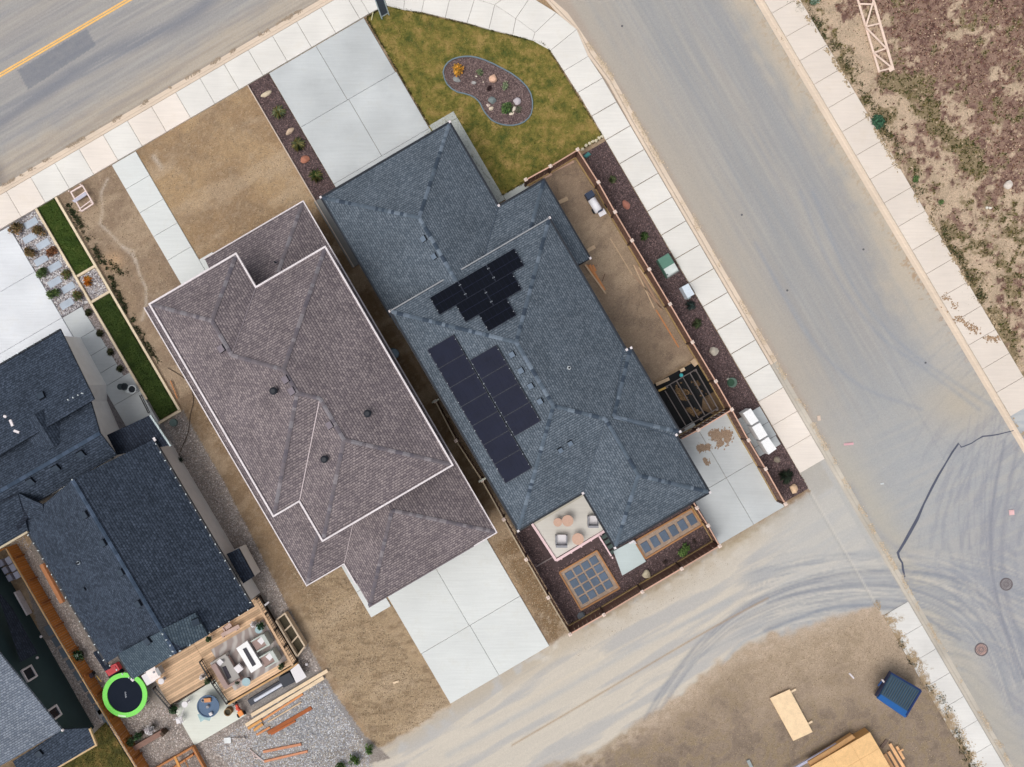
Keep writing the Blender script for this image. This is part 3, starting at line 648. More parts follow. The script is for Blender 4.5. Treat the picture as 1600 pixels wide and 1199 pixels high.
def caps(house, edges, tints, seed=1):
    """hip and ridge shingles, joined"""
    rg = random.Random(seed); mb = MB()
    for p, q in edges:
        p = Vector(p); q = Vector(q); L = (q-p).length; d = (q-p)/L; k = int(L/.21); r = Vector((-d.y, d.x, 0)).normalized()
        for i in range(k):
            c = p+d*(i+.5)*L/k; col = C(*rg.choice(tints)) if i % 2 == 0 or rg.random() < .4 else col; t = .015+.02*rg.random()
            for sg in (1, -1):
                e = c+r*sg*.115-Vector((0, 0, .042)); a = c-d*.12+Vector((0, 0, t)); b = c+d*.12+Vector((0, 0, t+.012))
                a2 = e-d*.12+Vector((0, 0, t)); b2 = e+d*.12+Vector((0, 0, t+.012))
                vs = [a, b, b2, a2]; vs += [v+Vector((0, 0, .02)) for v in vs]
                mb.add([tuple(v) for v in vs], [(4, 5, 6, 7) if sg < 0 else (7, 6, 5, 4), (0, 1, 5, 4), (1, 2, 6, 5), (2, 3, 7, 6), (3, 0, 4, 7)], col)
    return tag(mb.build('ridge_shingles', mat('cap_tint', (0, 0, 0), .95, .1, 3, .15, 20, tint=True), house), kind='stuff')
def gutters(house, segs, m, wd=.13, ht=.13, name='gutter'):
    for i, (p, q) in enumerate(segs):
        p = Vector(p); q = Vector(q); d = (q-p).normalized(); e = Vector((0, 0, .004*(i % 3)))
        MB().beam(p-d*wd*.5+e, q+d*wd*.5+e, wd, ht).build(name, m, house)
def walls(house, poly, z1, m, z0=-.05, name='wall'):
    """poly: survey positions as seen at height z1"""
    t = [W(x, y, z1) for x, y in poly]; n = len(t)
    cx = sum(p[0] for p in t)/n
    ar = sum(t[i][0]*t[(i+1) % n][1]-t[(i+1) % n][0]*t[i][1] for i in range(n))
    if ar < 0: t = t[::-1]
    for i in range(n):
        a = Vector(t[i]); b = Vector(t[(i+1) % n]); d = (b-a).normalized(); o = Vector((d.y, -d.x, 0))*.15
        p = [a, b, b-o, a-o]; MB().prism([(v.x, v.y, z0) for v in p], [(v.x, v.y, z1) for v in p]).build(name, m, house)
def window(house, p, q, z0, z1, frame, glass, out):
    """a window in a wall running p..q, standing 3 cm proud towards 'out'"""
    p = Vector((*p, 0)); q = Vector((*q, 0)); o = Vector((*out, 0)).normalized()*.05; d = (q-p).normalized()
    f = MB()
    f.beam(p+o+Vector((0, 0, z0)), q+o+Vector((0, 0, z0)), .10, .09); f.beam(p+o+Vector((0, 0, z1)), q+o+Vector((0, 0, z1)), .10, .09)
    f.beam(p+o+d*.045+Vector((0, 0, z0+.05)), p+o+d*.045+Vector((0, 0, z1-.05)), .09, .09); f.beam(q+o-d*.045+Vector((0, 0, z0+.05)), q+o-d*.045+Vector((0, 0, z1-.05)), .09, .09)
    w = f.build('window', frame, house)
    a, b = p+o*.5+d*.09, q+o*.5-d*.09
    MB().beam(a+Vector((0, 0, (z0+z1)/2)), b+Vector((0, 0, (z0+z1)/2)), .03, z1-z0-.1).build('pane', glass, w)
    return w
GL = mat('window_glass', (38, 46, 54), .08, .05, 1, 0, spec=.6)
WHT = mat('white_trim', (222, 214, 216), .5, .12, 1.2, .14, 12); BLK = mat('black_trim', (38, 42, 50), .5, .06, 3, .05)
VD = mat('vent_dark', (22, 28, 38), .7, .1, 5)
def roof_vent(house, px, py, m, s=.40, h=.14, kind='box'):
    r = on_roof(house, px, py)
    if r is None: return
    q, n, e, u = r
    if kind == 'box':
        M = Matrix((e, u, n)).transposed(); mb = MB()
        b = [q+M @ Vector((x*s/2, y*s/2, -.03)) for x, y in ((-1, -1), (1, -1), (1, 1), (-1, 1))]; t = [q+M @ Vector((x*s*.47, y*s*.47, h)) for x, y in ((-1, -1), (1, -1), (1, 1), (-1, 1))]
        v = mb.prism(b, t).build('roof_vent', VD, house)
        b2 = [q+M @ Vector((x*s*.45, y*s*.45, h+.001)) for x, y in ((-1, -1), (1, -1), (1, 1), (-1, 1))]; t2 = [p+n*.03 for p in b2]
        MB().prism(b2, t2).build('vent_cap', m, v)
    elif kind == 'pipe':
        v = MB().cyl(q-Vector((0, 0, .1)), .11, .11, .12+.1, 12).build('roof_pipe', m, house)
        MB().cyl(q+Vector((0, 0, .121)), .06, .06, .20, 12).build('pipe_mouth', VD, v)
    elif kind == 'hood':
        v = MB().cyl(q-Vector((0, 0, .05)), .16, .16, .40, 14).build('roof_pipe', VD, house)
        MB().cyl(q+Vector((0, 0, .351)), .22, .12, .10, 14).build('pipe_hood', BLK, v)

# --- brown two-storey house ---------------------------------------------------
bh = thing('brown_house', 'brown shingled two storey house with white gutters between the two blue-grey roofed houses', 'house', WA(103, 760))
f = RV(5.7, .36); aL, aR, b0, b1 = -37.5, 244.3, 590, 984.3; mid = (aL+aR)/2; dm = (aR-aL)/2
wm = (aL+119)/2; wd_ = (119-aL)/2; l2 = (9.3+aR)/2; ld = (aR-9.3)/2; bl = 912.3
P = lambda a, b, d: f(a, b, d)
A1 = P(mid, b0+dm, dm); A2 = P(mid, bl-dm, dm); A3 = P(l2, bl-ld, ld); A4 = P(l2, b1-ld, ld); Wp = P(wm, 529+wd_, wd_); Wq = P(wm, b0+wd_, wd_)
e = lambda a, b: f(a, b, 0)
roof_plane(bh, [e(aR, b0), e(aR, b1), A4, A3, A2, A1], SH_N)
roof_plane(bh, [e(119, b0), e(aR, b0), A1, Wq], SH_N)
roof_plane(bh, [e(119, 529), e(119, b0), Wq, Wp], SH_N)
roof_plane(bh, [e(aL, 529), e(119, 529), Wp], SH_N)
roof_plane(bh, [e(aL, bl), e(aL, 529), Wp, Wq, A1, A2], SH_N)
roof_plane(bh, [e(9.3, bl), e(aL, bl), A2, A3], SH_N)
roof_plane(bh, [e(9.3, b1), e(9.3, bl), A3, A4], SH_N)
roof_plane(bh, [e(aR, b1), e(9.3, b1), A4], SH_N)
TB = [(108, 102, 107), (112, 105, 110), (134, 128, 132), (98, 93, 101), (106, 100, 107), (110, 103, 108), (126, 122, 127)]
caps(bh, [(e(aR, b0), A1), (A1, A2), (e(aL, 529), Wp), (e(119, 529), Wp), (Wp, Wq), (Wq, A1), (A2, A3), (A3, A4), (e(aR, b1), A4), (e(9.3, b1), A4), (e(aL, bl), A2)], TB, 3)
oc = [(aL, 529), (119, 529), (119, b0), (aR, b0), (aR, b1), (9.3, b1), (9.3, bl), (aL, bl)]
g = [f(a, b, -2.2) for a, b in oc]; g = [(x, y, z+.05) for x, y, z in g]
gutters(bh, [(g[i], g[(i+1) % 8]) for i in range(8)], WHT, .10, .16)
MB().beam(Vector(e(9.3, bl))+Vector((0, 0, .04)), Vector(A3)+Vector((0, 0, .03)), .05, .02).build('valley_flashing', mat('flashing', (196, 182, 184), .4), bh)
MB().beam(Vector(e(119, b0))+Vector((0, 0, .04)), Vector(Wq)+Vector((0, 0, .03)), .04, .02).build('valley_flashing', mat('flashing2', (140, 130, 136), .5), bh)
SID = mat('brown_siding', (110, 104, 104), .8)
i_ = 10
walls(bh, [ab(aL+i_, 529+i_), ab(119-i_, 529+i_), ab(119-i_, b0+i_), ab(aR-i_, b0+i_), ab(aR-i_, b1-i_), ab(9.3+i_, b1-i_), ab(9.3+i_, bl-i_), ab(aL+i_, bl-i_)], 5.6, SID)
f2 = RV(2.95, .36); e2 = lambda a, b: f2(a, b, 0)
roof_plane(bh, [e2(72, 512), e2(248.5, 512), f2(160.5, 600, 88), f2(72, 600, 88)], SH_N)
roof_plane(bh, [e2(249, 512), e2(249.5, 1109), f2(135.3, 995, 114), f2(135.3, 958, 114), f2(222, 958, 27), f2(222, 600, 27), f2(161, 600, 88)], SH_N)
roof_plane(bh, [e2(249.5, 1109), e2(21, 1109), f2(135.3, 995, 114)], SH_N)
roof_plane(bh, [e2(21, 1109), e2(21, 1031), f2(94, 958, 73), f2(135.3, 958, 114), f2(135.3, 995, 114)], SH_N)
roof_plane(bh, [e2(21, 1031), e2(-46.5, 1031), f2(26.5, 958, 73), f2(94, 958, 73)], SH_N)
roof_plane(bh, [e2(-46.5, 1031), e2(-46.5, 530), f2(-22, 530, 24.5), f2(-22, 890, 24.5), f2(26.5, 890, 73), f2(26.5, 958, 73)], SH_N)
caps(bh, [(e2(248.5, 512), f2(166, 595, 83)), (e2(249.5, 1109), f2(135.3, 995, 114)), (e2(21, 1109), f2(135.3, 995, 114)), (e2(-46.5, 1031), f2(26.5, 958, 73))], TB, 4)
MB().beam(Vector(e2(21, 1031))+Vector((0, 0, .04)), Vector(f2(90, 962, 69))+Vector((0, 0, .03)), .03, .02).build('valley_flashing', MATS['flashing'], bh)
gl = lambda a, b: tuple(Vector(f2(a, b, -1.5))+Vector((0, 0, .03)))
gutters(bh, [(gl(-47.5, 530), gl(-47.5, 1032)), (gl(-47.5, 1032), gl(20, 1032)), (gl(20, 1032), gl(20, 1068)), (gl(250.5, 511), gl(250.5, 1110)), (gl(210, 1110), gl(250.5, 1110)), (gl(72, 511), gl(250.5, 511))], WHT, .07, .14)
gutters(bh, [(gl(20, 1110), gl(210, 1110))], mat('brown_drip', (112, 102, 106), .7), .07, .12, 'drip_edge')
walls(bh, [ab(-36, 545), ab(80, 545), ab(80, 524), ab(238, 524), ab(238, 1096), ab(33, 1096), ab(33, 1020), ab(-36, 1020)], 2.85, SID)
dl = MB(); 
for k in range(6): dl.beam(Vector(e2(17.5, 1048+k*9))+Vector((0, 0, -.1)), Vector(e2(17.5, 1052+k*9))+Vector((0, 0, -.1)), .05, .05)
for px, py, kd in ((347, 545, 'box'), (447, 593, 'box'), (457, 611, 'box'), (516, 664, 'box'), (430, 611, 'hood'), (576, 646, 'hood'), (509, 717, 'hood'), (432, 411, 'pipe')):
    roof_vent(bh, px, py, mat('vent_brown', (122, 114, 122), .8), .42, .1, kd)

# --- main dark house ------------------------------------------------------------
mh = thing('grey_house', 'blue-grey shingled corner house carrying two black solar arrays', 'house', WA(425, 850))
pt = .42; f = RV(2.7, pt); e = lambda a, b: f(a, b, 0); hm = 4.3; fm = RV(hm, pt); em = lambda a, b: fm(a, b, 0)
roof_plane(mh, [e(277.5, 520), e(510, 520), f(393.7, 636.2, 116.2)], SH_B)
roof_plane(mh, [e(277.5, 760), e(277.5, 520), f(393.7, 636.2, 116.2), f(393.7, 760, 116.2)], SH_B)
roof_plane(mh, [e(510, 520), e(510, 671.5), f(451.5, 730, 58.5), f(421.5, 760, 88.5), f(393.7, 760, 116.2), f(393.7, 636.2, 116.2)], SH_B)
roof_plane(mh, [e(510, 671.5), e(592, 671.5), f(518.5, 745, 73.5), f(436.5, 745, 73.5)], SH_B)
roof_plane(mh, [e(592, 671.5), e(592, 813.5), f(560, 813.5, 32), f(548, 745, 44), f(518.5, 745, 73.5)], SH_B)
TG = [(86, 98, 110), (88, 100, 113), (84, 96, 108), (90, 102, 115), (62, 74, 88), (112, 124, 137), (60, 71, 85), (104, 116, 130)]
dmm = 143.5; T1 = fm(424.5, 728+dmm, dmm); T2 = fm(424.5, 1124.5-dmm, dmm); wr = 483.5; T3 = fm(wr, 1124.5-85.5, 85.5); T4 = fm(wr, 1223.5-85.5, 85.5)
roof_plane(mh, [em(281, 728), em(568, 728), T1], SH_B)
roof_plane(mh, [em(281, 1124.5), em(281, 728), T1, T2], SH_B)
roof_plane(mh, [em(569, 728), em(569, 1223.5), T4, T3, T2, T1], SH_B)
roof_plane(mh, [em(398, 1124.5), em(281, 1124.5), T2, T3], SH_B)
roof_plane(mh, [em(398, 1223.5), em(398, 1124.5), T3, T4], SH_B)
roof_plane(mh, [em(569, 1223.5), em(398, 1223.5), T4], SH_B)
ap_ = fm(496, 1042.5, 84)
roof_plane(mh, [fm(576, 967, 1), fm(576, 1118, 1), ap_], SH_B)
roof_plane(mh, [fm(567, 961, 0), fm(576, 967, 1), ap_], SH_B); roof_plane(mh, [fm(576, 1118, 1), fm(567, 1123, 0), ap_], SH_B)
caps(mh, [(e(277.5, 520), f(393.7, 636.2, 116.2)), (e(510, 520), f(393.7, 636.2, 116.2)), (f(393.7, 636.2, 116.2), f(393.7, 746, 116.2)), (e(592, 671.5), f(522, 741.5, 70)),
          (em(281, 728), T1), (em(568.5, 728), T1), (T1, T2), (T2, T3), (em(281, 1124.5), T2), (T3, T4), (em(569, 1223.5), T4), (em(398, 1223.5), T4), (fm(576, 967, 1), ap_), (fm(576, 1118, 1), ap_)], TG, 5)
vf = mat('valley_dark', (70, 82, 96), .6)
for p, q in ((e(510, 671.5), f(451.5, 730, 58.5)), (em(398, 1124.5), T3), (fm(567, 961, 0), ap_), (fm(567, 1123, 0), ap_)):
    MB().beam(Vector(p)+Vector((0, 0, .03)), Vector(q)+Vector((0, 0, .03)), .05, .02).build('valley_flashing', vf, mh)
G_ = lambda F_, a, b: tuple(Vector(F_(a, b, -1.2))+Vector((0, 0, .02)))
o1 = [(277, 735), (277, 519.5), (510.5, 519.5), (510.5, 671), (592.5, 671), (592.5, 814), (570, 814)]
gutters(mh, [(G_(f, *o1[i]), G_(f, *o1[i+1])) for i in range(len(o1)-1)], BLK, .10, .12)
o2 = [(280.5, 1125), (280.5, 727.5), (569.5, 727.5), (569.5, 966), (577, 967), (577, 1118.5), (569.5, 1119.5), (569.5, 1224), (397.5, 1224), (397.5, 1125), (280.5, 1125)]
gutters(mh, [(G_(fm, *o2[i]), G_(fm, *o2[i+1])) for i in range(len(o2)-1) if i != 1], BLK, .10, .12)
MB().beam(G_(fm, 280.5, 727.5), G_(fm, 569.5, 727.5), .07, .14).build('fascia', mat('fascia_grey', (150, 152, 156), .6), mh)
for F_, a, b in [(f, 277, 519.5), (f, 510.5, 519.5), (f, 510.5, 671), (f, 592.5, 814), (fm, 280.5, 727.5), (fm, 569.5, 727.5), (fm, 577, 967), (fm, 569.5, 966), (fm, 577, 1118.5), (fm, 569.5, 1120), (fm, 569.5, 1224), (fm, 397.5, 1224), (fm, 397.5, 1125), (fm, 280.5, 1125)]:
    x, y, z = G_(F_, a, b); MB().box((x, y, z-.10), .14, .14, .17).build('gutter_corner', WHT, mh)
GS = mat('grey_siding', (122, 126, 130), .8)
walls(mh, [ab(288, 530), ab(500, 530), ab(500, 682), ab(582, 682), ab(582, 803), ab(555, 803), ab(555, 850), ab(288, 850)], 2.6, GS)
walls(mh, [ab(291, 738), ab(559, 738), ab(559, 1213), ab(408, 1213), ab(408, 1114), ab(291, 1114)], 3.95, GS)
VG = mat('vent_grey', (104, 118, 134), .8)
for px, py in ((662.5, 373.5), (679, 401), (801, 554), (815, 579), (830, 603), (844.5, 627), (875, 703), (890, 692)): roof_vent(mh, px, py, VG, .34 if py < 640 else .3, .12)
roof_vent(mh, 889, 575, mat('pipe_white', (190, 196, 200), .5), kind='pipe')

# solar arrays
PVA = mat('panel_black', (22, 25, 33), .5, .10, 1.5, .03, 4, spec=.03); PVB = mat('panel_blue', (28, 32, 50), .45, .14, 1.2, .03, 4, spec=.10)
PVF = mat('panel_frame', (40, 44, 58), .4); CLM = mat('clamp', (140, 146, 154), .35, metal=.3)
def solar(label, plane_i, panels, m):
    pl, poly, ev, up = ROOFS[mh.name][plane_i]; lift = .13; P0 = (pl[0]+pl[1]*lift, pl[1]); n = pl[1]
    c0 = plane_hit(P0, *panels[0][0]); t = thing('solar_array', label, 'solar panels', tuple(c0), 'solar arrays on the blue-grey roof')
    for q in panels:
        C4 = [plane_hit(P0, x, y) for x, y in q]; c = sum(C4, Vector())/4
        top = [c+(p-c)*.985 for p in C4]; bot = [p-n*.04 for p in top]
        fr = MB().prism([tuple(p) for p in bot], [tuple(p) for p in top]).build('solar_panel', PVF, t)
        g0 = [c+(p-c)*.955+n*.002 for p in C4]; g1 = [p+n*.006 for p in g0]
        MB().prism([tuple(p) for p in g0], [tuple(p) for p in g1]).build('panel_glass', m, fr)
        mb = MB(); a, b, cc, d = g1
        for k in range(1, 6):
            s = k/6; p = a+(b-a)*s+n*.0025; r = d+(cc-d)*s+n*.0025; mb.beam(p, r, .010, .004, up=tuple(n))
        mb.beam((a+d)/2+n*.004, (b+cc)/2+n*.004, .03, .004, up=tuple(n))
        mb.build('cell_lines', mat('cell_line', (38, 42, 60), .6, spec=.05), fr)
        mb = MB()
        for s in (.22, .78):
            for u_, v_ in ((a, d), (b, cc)):
                p = u_+(v_-u_)*s; o = (p-c).normalized(); mb.box(tuple(p+n*.0-Vector((0, 0, .01))), .05, .05, .04)
        mb.build('clamps', CLM, fr)
    mb = MB()
    for q in panels[::2]:
        C4 = [plane_hit((pl[0]+pl[1]*.03, n), x, y) for x, y in q]; mb.beam((C4[0]*3+C4[3])/4+n*.02, (C4[1]*3+C4[2])/4+n*.02, .05, .05, up=tuple(n))
    mb.build('mounting_rails', CLM, t)
def pq(x0, y0, u, v, i, j, off=0):
    def q(s, t): return (x0+CA*u*s+SA*v*t, y0-SA*u*s+CA*v*t)
    return [q(i+off, j), q(i+1+off, j), q(i+1+off, j+1), q(i+off, j+1)]
solar('small matte black solar array of six panels on the front slope, stepped in three rows', 5, [pq(671, 465.6, 51.2, 30.6, i, 0) for i in range(3)]+[pq(671, 465.6, 51.2, 30.6, i, 1, .57) for i in range(2)]+[pq(671, 465.6, 51.2, 30.6, 0, 2, 1.03)], PVA)
X1, Y1 = 708+SA*34.6*1.4, 521.5+CA*34.6*1.4
solar('large navy solar array of eleven panels down the side slope facing the brown house', 6, [pq(667.3, 547, 48, 34.6, 0, j) for j in range(7)]+[pq(734.3-.4, 563, 48, 34.6, 0, j) for j in range(4)], PVB)

# --- dark blue house on the left ---------------------------------------------------
lh = thing('navy_house', 'dark navy shingled house on the left with light clips along its eaves', 'house', W(215, 850, 0))
def fitroof(house, base, others, m, order):
    """base: three (px,py,z); others: (px,py) laid onto the same plane; order: outline indexes into base+others"""
    B_ = [Vector(W(*b)) for b in base]; n = (B_[1]-B_[0]).cross(B_[2]-B_[0]).normalized()
    if n.z < 0: n = -n
    pts = B_+[plane_hit((B_[0], n), *o) for o in others]; return roof_plane(house, [pts[i] for i in order], m), pts
_, pr = fitroof(lh, [(113, 750, 5.1), (240, 687, 2.8), (395, 948, 2.8)], [(274, 1021)], SH_D, [0, 1, 2, 3])
_, plf = fitroof(lh, [(113, 750, 5.1), (252, 986, 5.1), (166, 1037, 2.8)], [(42, 830), (66, 790), (185, 1025), (207, 1061), (274, 1021)], SH_D, [0, 4, 3, 2, 5, 6, 7])
TD = [(62, 76, 94), (56, 70, 88), (72, 86, 106)]
caps(lh, [(pr[0], pr[3])], TD, 6)
# slightly proud shallower patches over the rear porch; extra light on them painted in
SH_P = shingle('shingle_lit_slope', (66, 80, 92), (88, 102, 112), (50, 62, 74), (104, 116, 126), .4)
z1 = pr[3].z
fitroof(lh, [(252, 984, z1+.05), (305, 958, 4.45), (325, 993, 4.35)], [(274, 1022)], SH_P, [0, 1, 2, 3])
fitroof(lh, [(252, 986, z1+.05), (184, 1022, 4.1), (207, 1062, 4.0)], [(274, 1022)], SH_P, [0, 1, 2, 3])
# front garage block and the cross ridge behind it
fitroof(lh, [(94, 515, 2.6), (8, 565, 2.6), (147, 624, 3.9)], [(-60, 604.4), (-40, 735)], SH_D, [0, 2, 4, 3])
_, p2 = fitroof(lh, [(137, 612, 3.0), (156, 677, 4.1), (75, 724, 4.1)], [(-45, 794), (-45, 715)], SH_D, [0, 1, 3, 4])
_, p3 = fitroof(lh, [(156, 677, 4.1), (75, 724, 4.1), (182, 711, 3.35)], [(-45, 794), (-45, 845), (67, 779)], SH_D, [0, 2, 5, 4, 3])
roof_plane(lh, [W(54, 648, 4.05), W(85, 698, 4.05), W(54, 716, 3.2), W(23, 666, 3.2)], SH_D)
roof_plane(lh, [W(54, 648, 4.05), W(85, 698, 4.05), W(114, 681, 3.2), W(83, 631, 3.2)], SH_D)
fitroof(lh, [(2, 782, 3.9), (28, 771, 3.9), (44, 808, 3.3)], [(29, 829)], SH_K, [0, 1, 2, 3])
fitroof(lh, [(28, 771, 3.95), (67, 789, 3.9), (67, 817, 3.3)], [(42, 808)], SH_D, [0, 1, 2, 3])
fitroof(lh, [(28, 772, 4.0), (-30, 806, 4.0), (44, 830, 2.9)], [(-30, 872)], SH_D, [0, 2, 3, 1])
fitroof(lh, [(40, 800, 3.1), (72, 785, 3.15), (44, 834, 2.8)], [(72, 822)], SH_D, [0, 1, 3, 2])
caps(lh, [(p2[1], p2[3])], TD, 7)
# entry roof, bay roof
fitroof(lh, [(167, 680, 2.7), (234, 649, 2.55), (266, 696, 2.55)], [(183, 711)], SH_K, [0, 1, 2, 3])
fitroof(lh, [(354, 866, 2.2), (373, 857, 1.9), (397, 901, 1.9)], [(380, 912)], SH_K, [0, 1, 2, 3])
fitroof(lh, [(145, 1020, 1.9), (153, 1015, 1.8), (172, 1045, 1.8)], [(164, 1049)], SH_K, [0, 1, 2, 3])
LW = mat('pale_siding', (238, 236, 234), .75, .05, 2, .04)
MB().poly([(356, 865), (373, 857), (397, 901), (380, 911)], .55, 1.8).build('bay', LW, lh)
walls(lh, [(129, 750), (236, 695), (384, 945), (272, 1008), (211, 1044), (192, 1013), (174, 1023), (54, 832), (70, 795)], 2.7, LW)
walls(lh, [(90, 524), (133, 602), (133, 628), (152, 672), (178, 716), (-40, 845), (-55, 610)], 2.55, LW)
def line_z(p, q, n): return [Vector(p)+(Vector(q)-Vector(p))*(i+.5)/n for i in range(n)]
eaves = [(pr[1], pr[2]), (pr[2], pr[3]), (plf[2], plf[3]), (plf[5], plf[6])]
gutters(lh, [(p-Vector((0, 0, .05)), q-Vector((0, 0, .05))) for p, q in eaves], mat('gutter_navy', (26, 32, 42), .5), .12, .13)
MB().beam(W(235, 649, 2.62), W(267, 697, 2.62), .11, .12).build('gutter', mat('gutter_pale', (170, 184, 186), .4), lh)
MB().beam(W(95, 515, 2.6), W(-55, 602, 2.6), .10, .12).build('gutter', MATS['gutter_navy'], lh)
clip = MB()
runs = [(pr[1], pr[2], 20), (pr[2], pr[3], 8), (plf[2], plf[3], 17), (plf[2]+Vector((.1, 0, 0)), plf[6], 4), (Vector(W(94, 514, 2.7)), Vector(W(0, 568, 2.7)), 8), (Vector(W(237, 652, 2.7)), Vector(W(268, 698, 2.7)), 4), (Vector(W(105, 627, 4.1)), Vector(W(133, 612, 4.0)), 4), (pr[0], Vector(W(113, 750, 5.1))+Vector((.01, 0, 0)), 1), (Vector(W(252, 986, z1+.15)), Vector(W(274, 1022, z1+.15)), 4), (plf[6], pr[3], 5)]
for p, q, n in runs:
    for c in line_z(p, q, n): clip.box((c.x+RNG.normal(0, .02), c.y+RNG.normal(0, .02), c.z+.0), .10*RNG.uniform(.6, 1.2), .045, .09, RNG.uniform(0, 3))
tag(clip.build('light_clips', mat('clip_white', (205, 214, 218), .4), lh), kind='stuff')
for p, q, z in (((6, 650), (10, 652), 4.7), ((16, 656), (20, 666), 4.6), ((22, 673), (30, 676), 4.5), ((240, 684), (243, 689), 3.2), ((205, 1060), (209, 1064), 3.6)):
    MB().beam(W(*p, z), W(*q, z), .14, .08).build('step_flashing', WHT, lh)
MB().beam(W(-20, 868, 2.9), W(44, 831, 2.9), .12, .16).build('fascia', mat('fascia_tan', (190, 176, 150), .6), lh)
VN = mat('vent_navy', (50, 62, 76), .7)
for px, py in ((66, 619), (127, 709), (88, 731), (48, 752), (135, 804), (163, 848), (191, 894), (218, 943), (306, 972), (232, 1001)): roof_vent(lh, px, py, VN, .42, .13)
roof_vent(lh, 124, 879, mat('pipe_pale', (150, 160, 170), .5), kind='pipe'); roof_vent(lh, 133, 920, VN, .2, .1)

# --- dark green house at the lower left ----------------------------------------------
gh = thing('green_house', 'dark green sided house with a pale grey roof at the lower left edge', 'house', W(20, 1120, 0))
fitroof(gh, [(97, 1141, 3.1), (0, 1022, 4.4), (-32.5, 1216.6, 3.1)], [(-60, 948), (-170, 1020), (-160, 1291)], SH_G, [0, 1, 3, 4, 5])
fitroof(gh, [(50, 1171, 2.6), (140, 1138, 2.45), (151, 1163, 2.3)], [(98, 1140), (86, 1201), (40, 1228), (20, 1190)], SH_D, [0, 3, 1, 2, 4, 5, 6])
GRN = mat('green_siding', (52, 70, 72), .8, .06, 1.5, .04)
wt = [(8, 908, 2.4), (-80, 740, 2.4)]
q0 = W(147, 1137, 0); q1 = W(70, 1002, 0); q2 = W(12, 902, 0); q3 = W(-20, 846, 0)
def wallq(p, q, zp, zq, m, name='wall', t=.15):
    p = Vector(p); q = Vector(q); d = (q-p).normalized(); o = Vector((d.y, -d.x, 0))*t
    ar = [p, q, q-o, p-o]; zz = [zp, zq, zq, zp]
    return MB().prism([(v.x, v.y, -.05) for v in ar], [(v.x, v.y, z) for v, z in zip(ar, zz)]).build(name, m, gh)
wallq(q0, q1, 2.3, 4.0, GRN); wallq(q1, q3, 4.0, 5.2, GRN); 
pp = W(147, 1137, 0); pe = (pp[0]-UW.x*7, pp[1]-UW.y*7, 0); wallq(pe, pp, 2.3, 2.3, GRN)
d_ = (Vector(q1)-Vector(q0)).normalized(); nrm = Vector((d_.y, -d_.x, 0)); nrm = nrm if nrm.x > 0 else -nrm
def gwin(px, py, zc, wl, hh):
    """place a window on the green wall where (px,py) is seen at height zc"""
    c = Vector(W(px, py, zc)); b = Vector(q0); s = (c-b).dot(d_); c = b+d_*s
    window(gh, (c-d_*wl/2)[:2], (c+d_*wl/2)[:2], zc-hh/2, zc+hh/2, WHT, GL, nrm[:2])
gwin(50, 1050, 2.7, .85, .9); gwin(87, 1113, 2.5, .75, .9)
fitroof(gh, [(-5, 925, 2.7), (18, 952, 2.4), (57, 1022, 2.4)], [(32, 1035)], SH_K, [0, 1, 2, 3])
gutters(gh, [(W(151, 1164, 2.25), W(86, 1202, 2.25)), (W(141, 1139, 2.4), W(151, 1164, 2.25))], mat('fascia_wood', (196, 166, 124), .6), .10, .14, 'fascia')
MB().beam(W(26, 924, .3), W(46, 960, .3), .10, .5).build('door_track', WHT, gh)
roof_vent(gh, 62, 1177, VN, .4, .12); roof_vent(gh, 31, 1060, VG, .3, .1)
for x, y, z in ((98, 1141, 3.1), (64, 995, 1.0), (109, 1108, .6), (58, 1028, 1.6)): MB().ball(W(x, y, z), .09, .09, .09).build('wall_lamp', WHT, gh)

# ------------------------------------------------------------------ lawns and planting beds
TINT = mat('tinted', (0, 0, 0), .85, 0, 1, 0, 1, tint=True)
def sheet(name, pts, z, m, kind='structure', n=1):
    """a slightly domed sheet of soil or turf"""
    mb = MB(); mb.prism([((x-800)/S, (599.5-y)/S, -.06) for x, y in pts], [((x-800)/S, (599.5-y)/S, z) for x, y in pts]); return tag(mb.build(name, m), kind=kind)
def turf_mat(name, c1, c2, c3, sc=1.1):
    m = mat(name, c1, .95, 0, 1, .25, 45, .5, 50); t = m.node_tree; n = t.nodes; L = t.links
    src = [x for x in n if x.type == 'RGB'][0]; tgt = [l.to_socket for l in src.outputs[0].links]
    geo = n.new('ShaderNodeNewGeometry'); x = n.new('ShaderNodeTexNoise'); x.inputs['Scale'].default_value = sc; x.inputs['Detail'].default_value = 8; x.inputs['Roughness'].default_value = .72
    L.new(geo.outputs['Position'], x.inputs['Vector']); r = n.new('ShaderNodeValToRGB'); L.new(x.outputs[0], r.inputs[0])
    r.color_ramp.elements[0].position = .36; r.color_ramp.elements[0].color = (*C(*c3), 1); r.color_ramp.elements[1].position = .64; r.color_ramp.elements[1].color = (*C(*c2), 1)
    e_ = r.color_ramp.elements.new(.5); e_.color = (*C(*c1), 1)
    for s in tgt: L.new(r.outputs[0], s)
    return m
LAWN = [(573, 29), (590, 17), (605, 10.5), (659, 22), (730, 39), (800, 57), (847, 68), (859, 81), (900, 147), (942, 215), (905, 236), (822, 284), (784, 306), (779, 318), (700, 330), (640, 250), (672, 198)]
KID = [(100, 350), (120, 285), (160, 230), (220, 190), (300, 165), (375, 155), (450, 155), (535, 172), (620, 200), (735, 250), (850, 310), (950, 365), (1040, 430), (1105, 490), (1150, 540), (1195, 620), (1215, 710), (1215, 800), (1200, 870), (1170, 920), (1115, 970), (1050, 1000), (975, 1015), (900, 1015), (830, 1003), (760, 980), (700, 945), (650, 890), (615, 845), (590, 800), (568, 750), (540, 710), (495, 670), (440, 640), (365, 618), (280, 600), (210, 560), (150, 500), (118, 435)]
KID = [(680+x/8, 70+y/8) for x, y in KID]
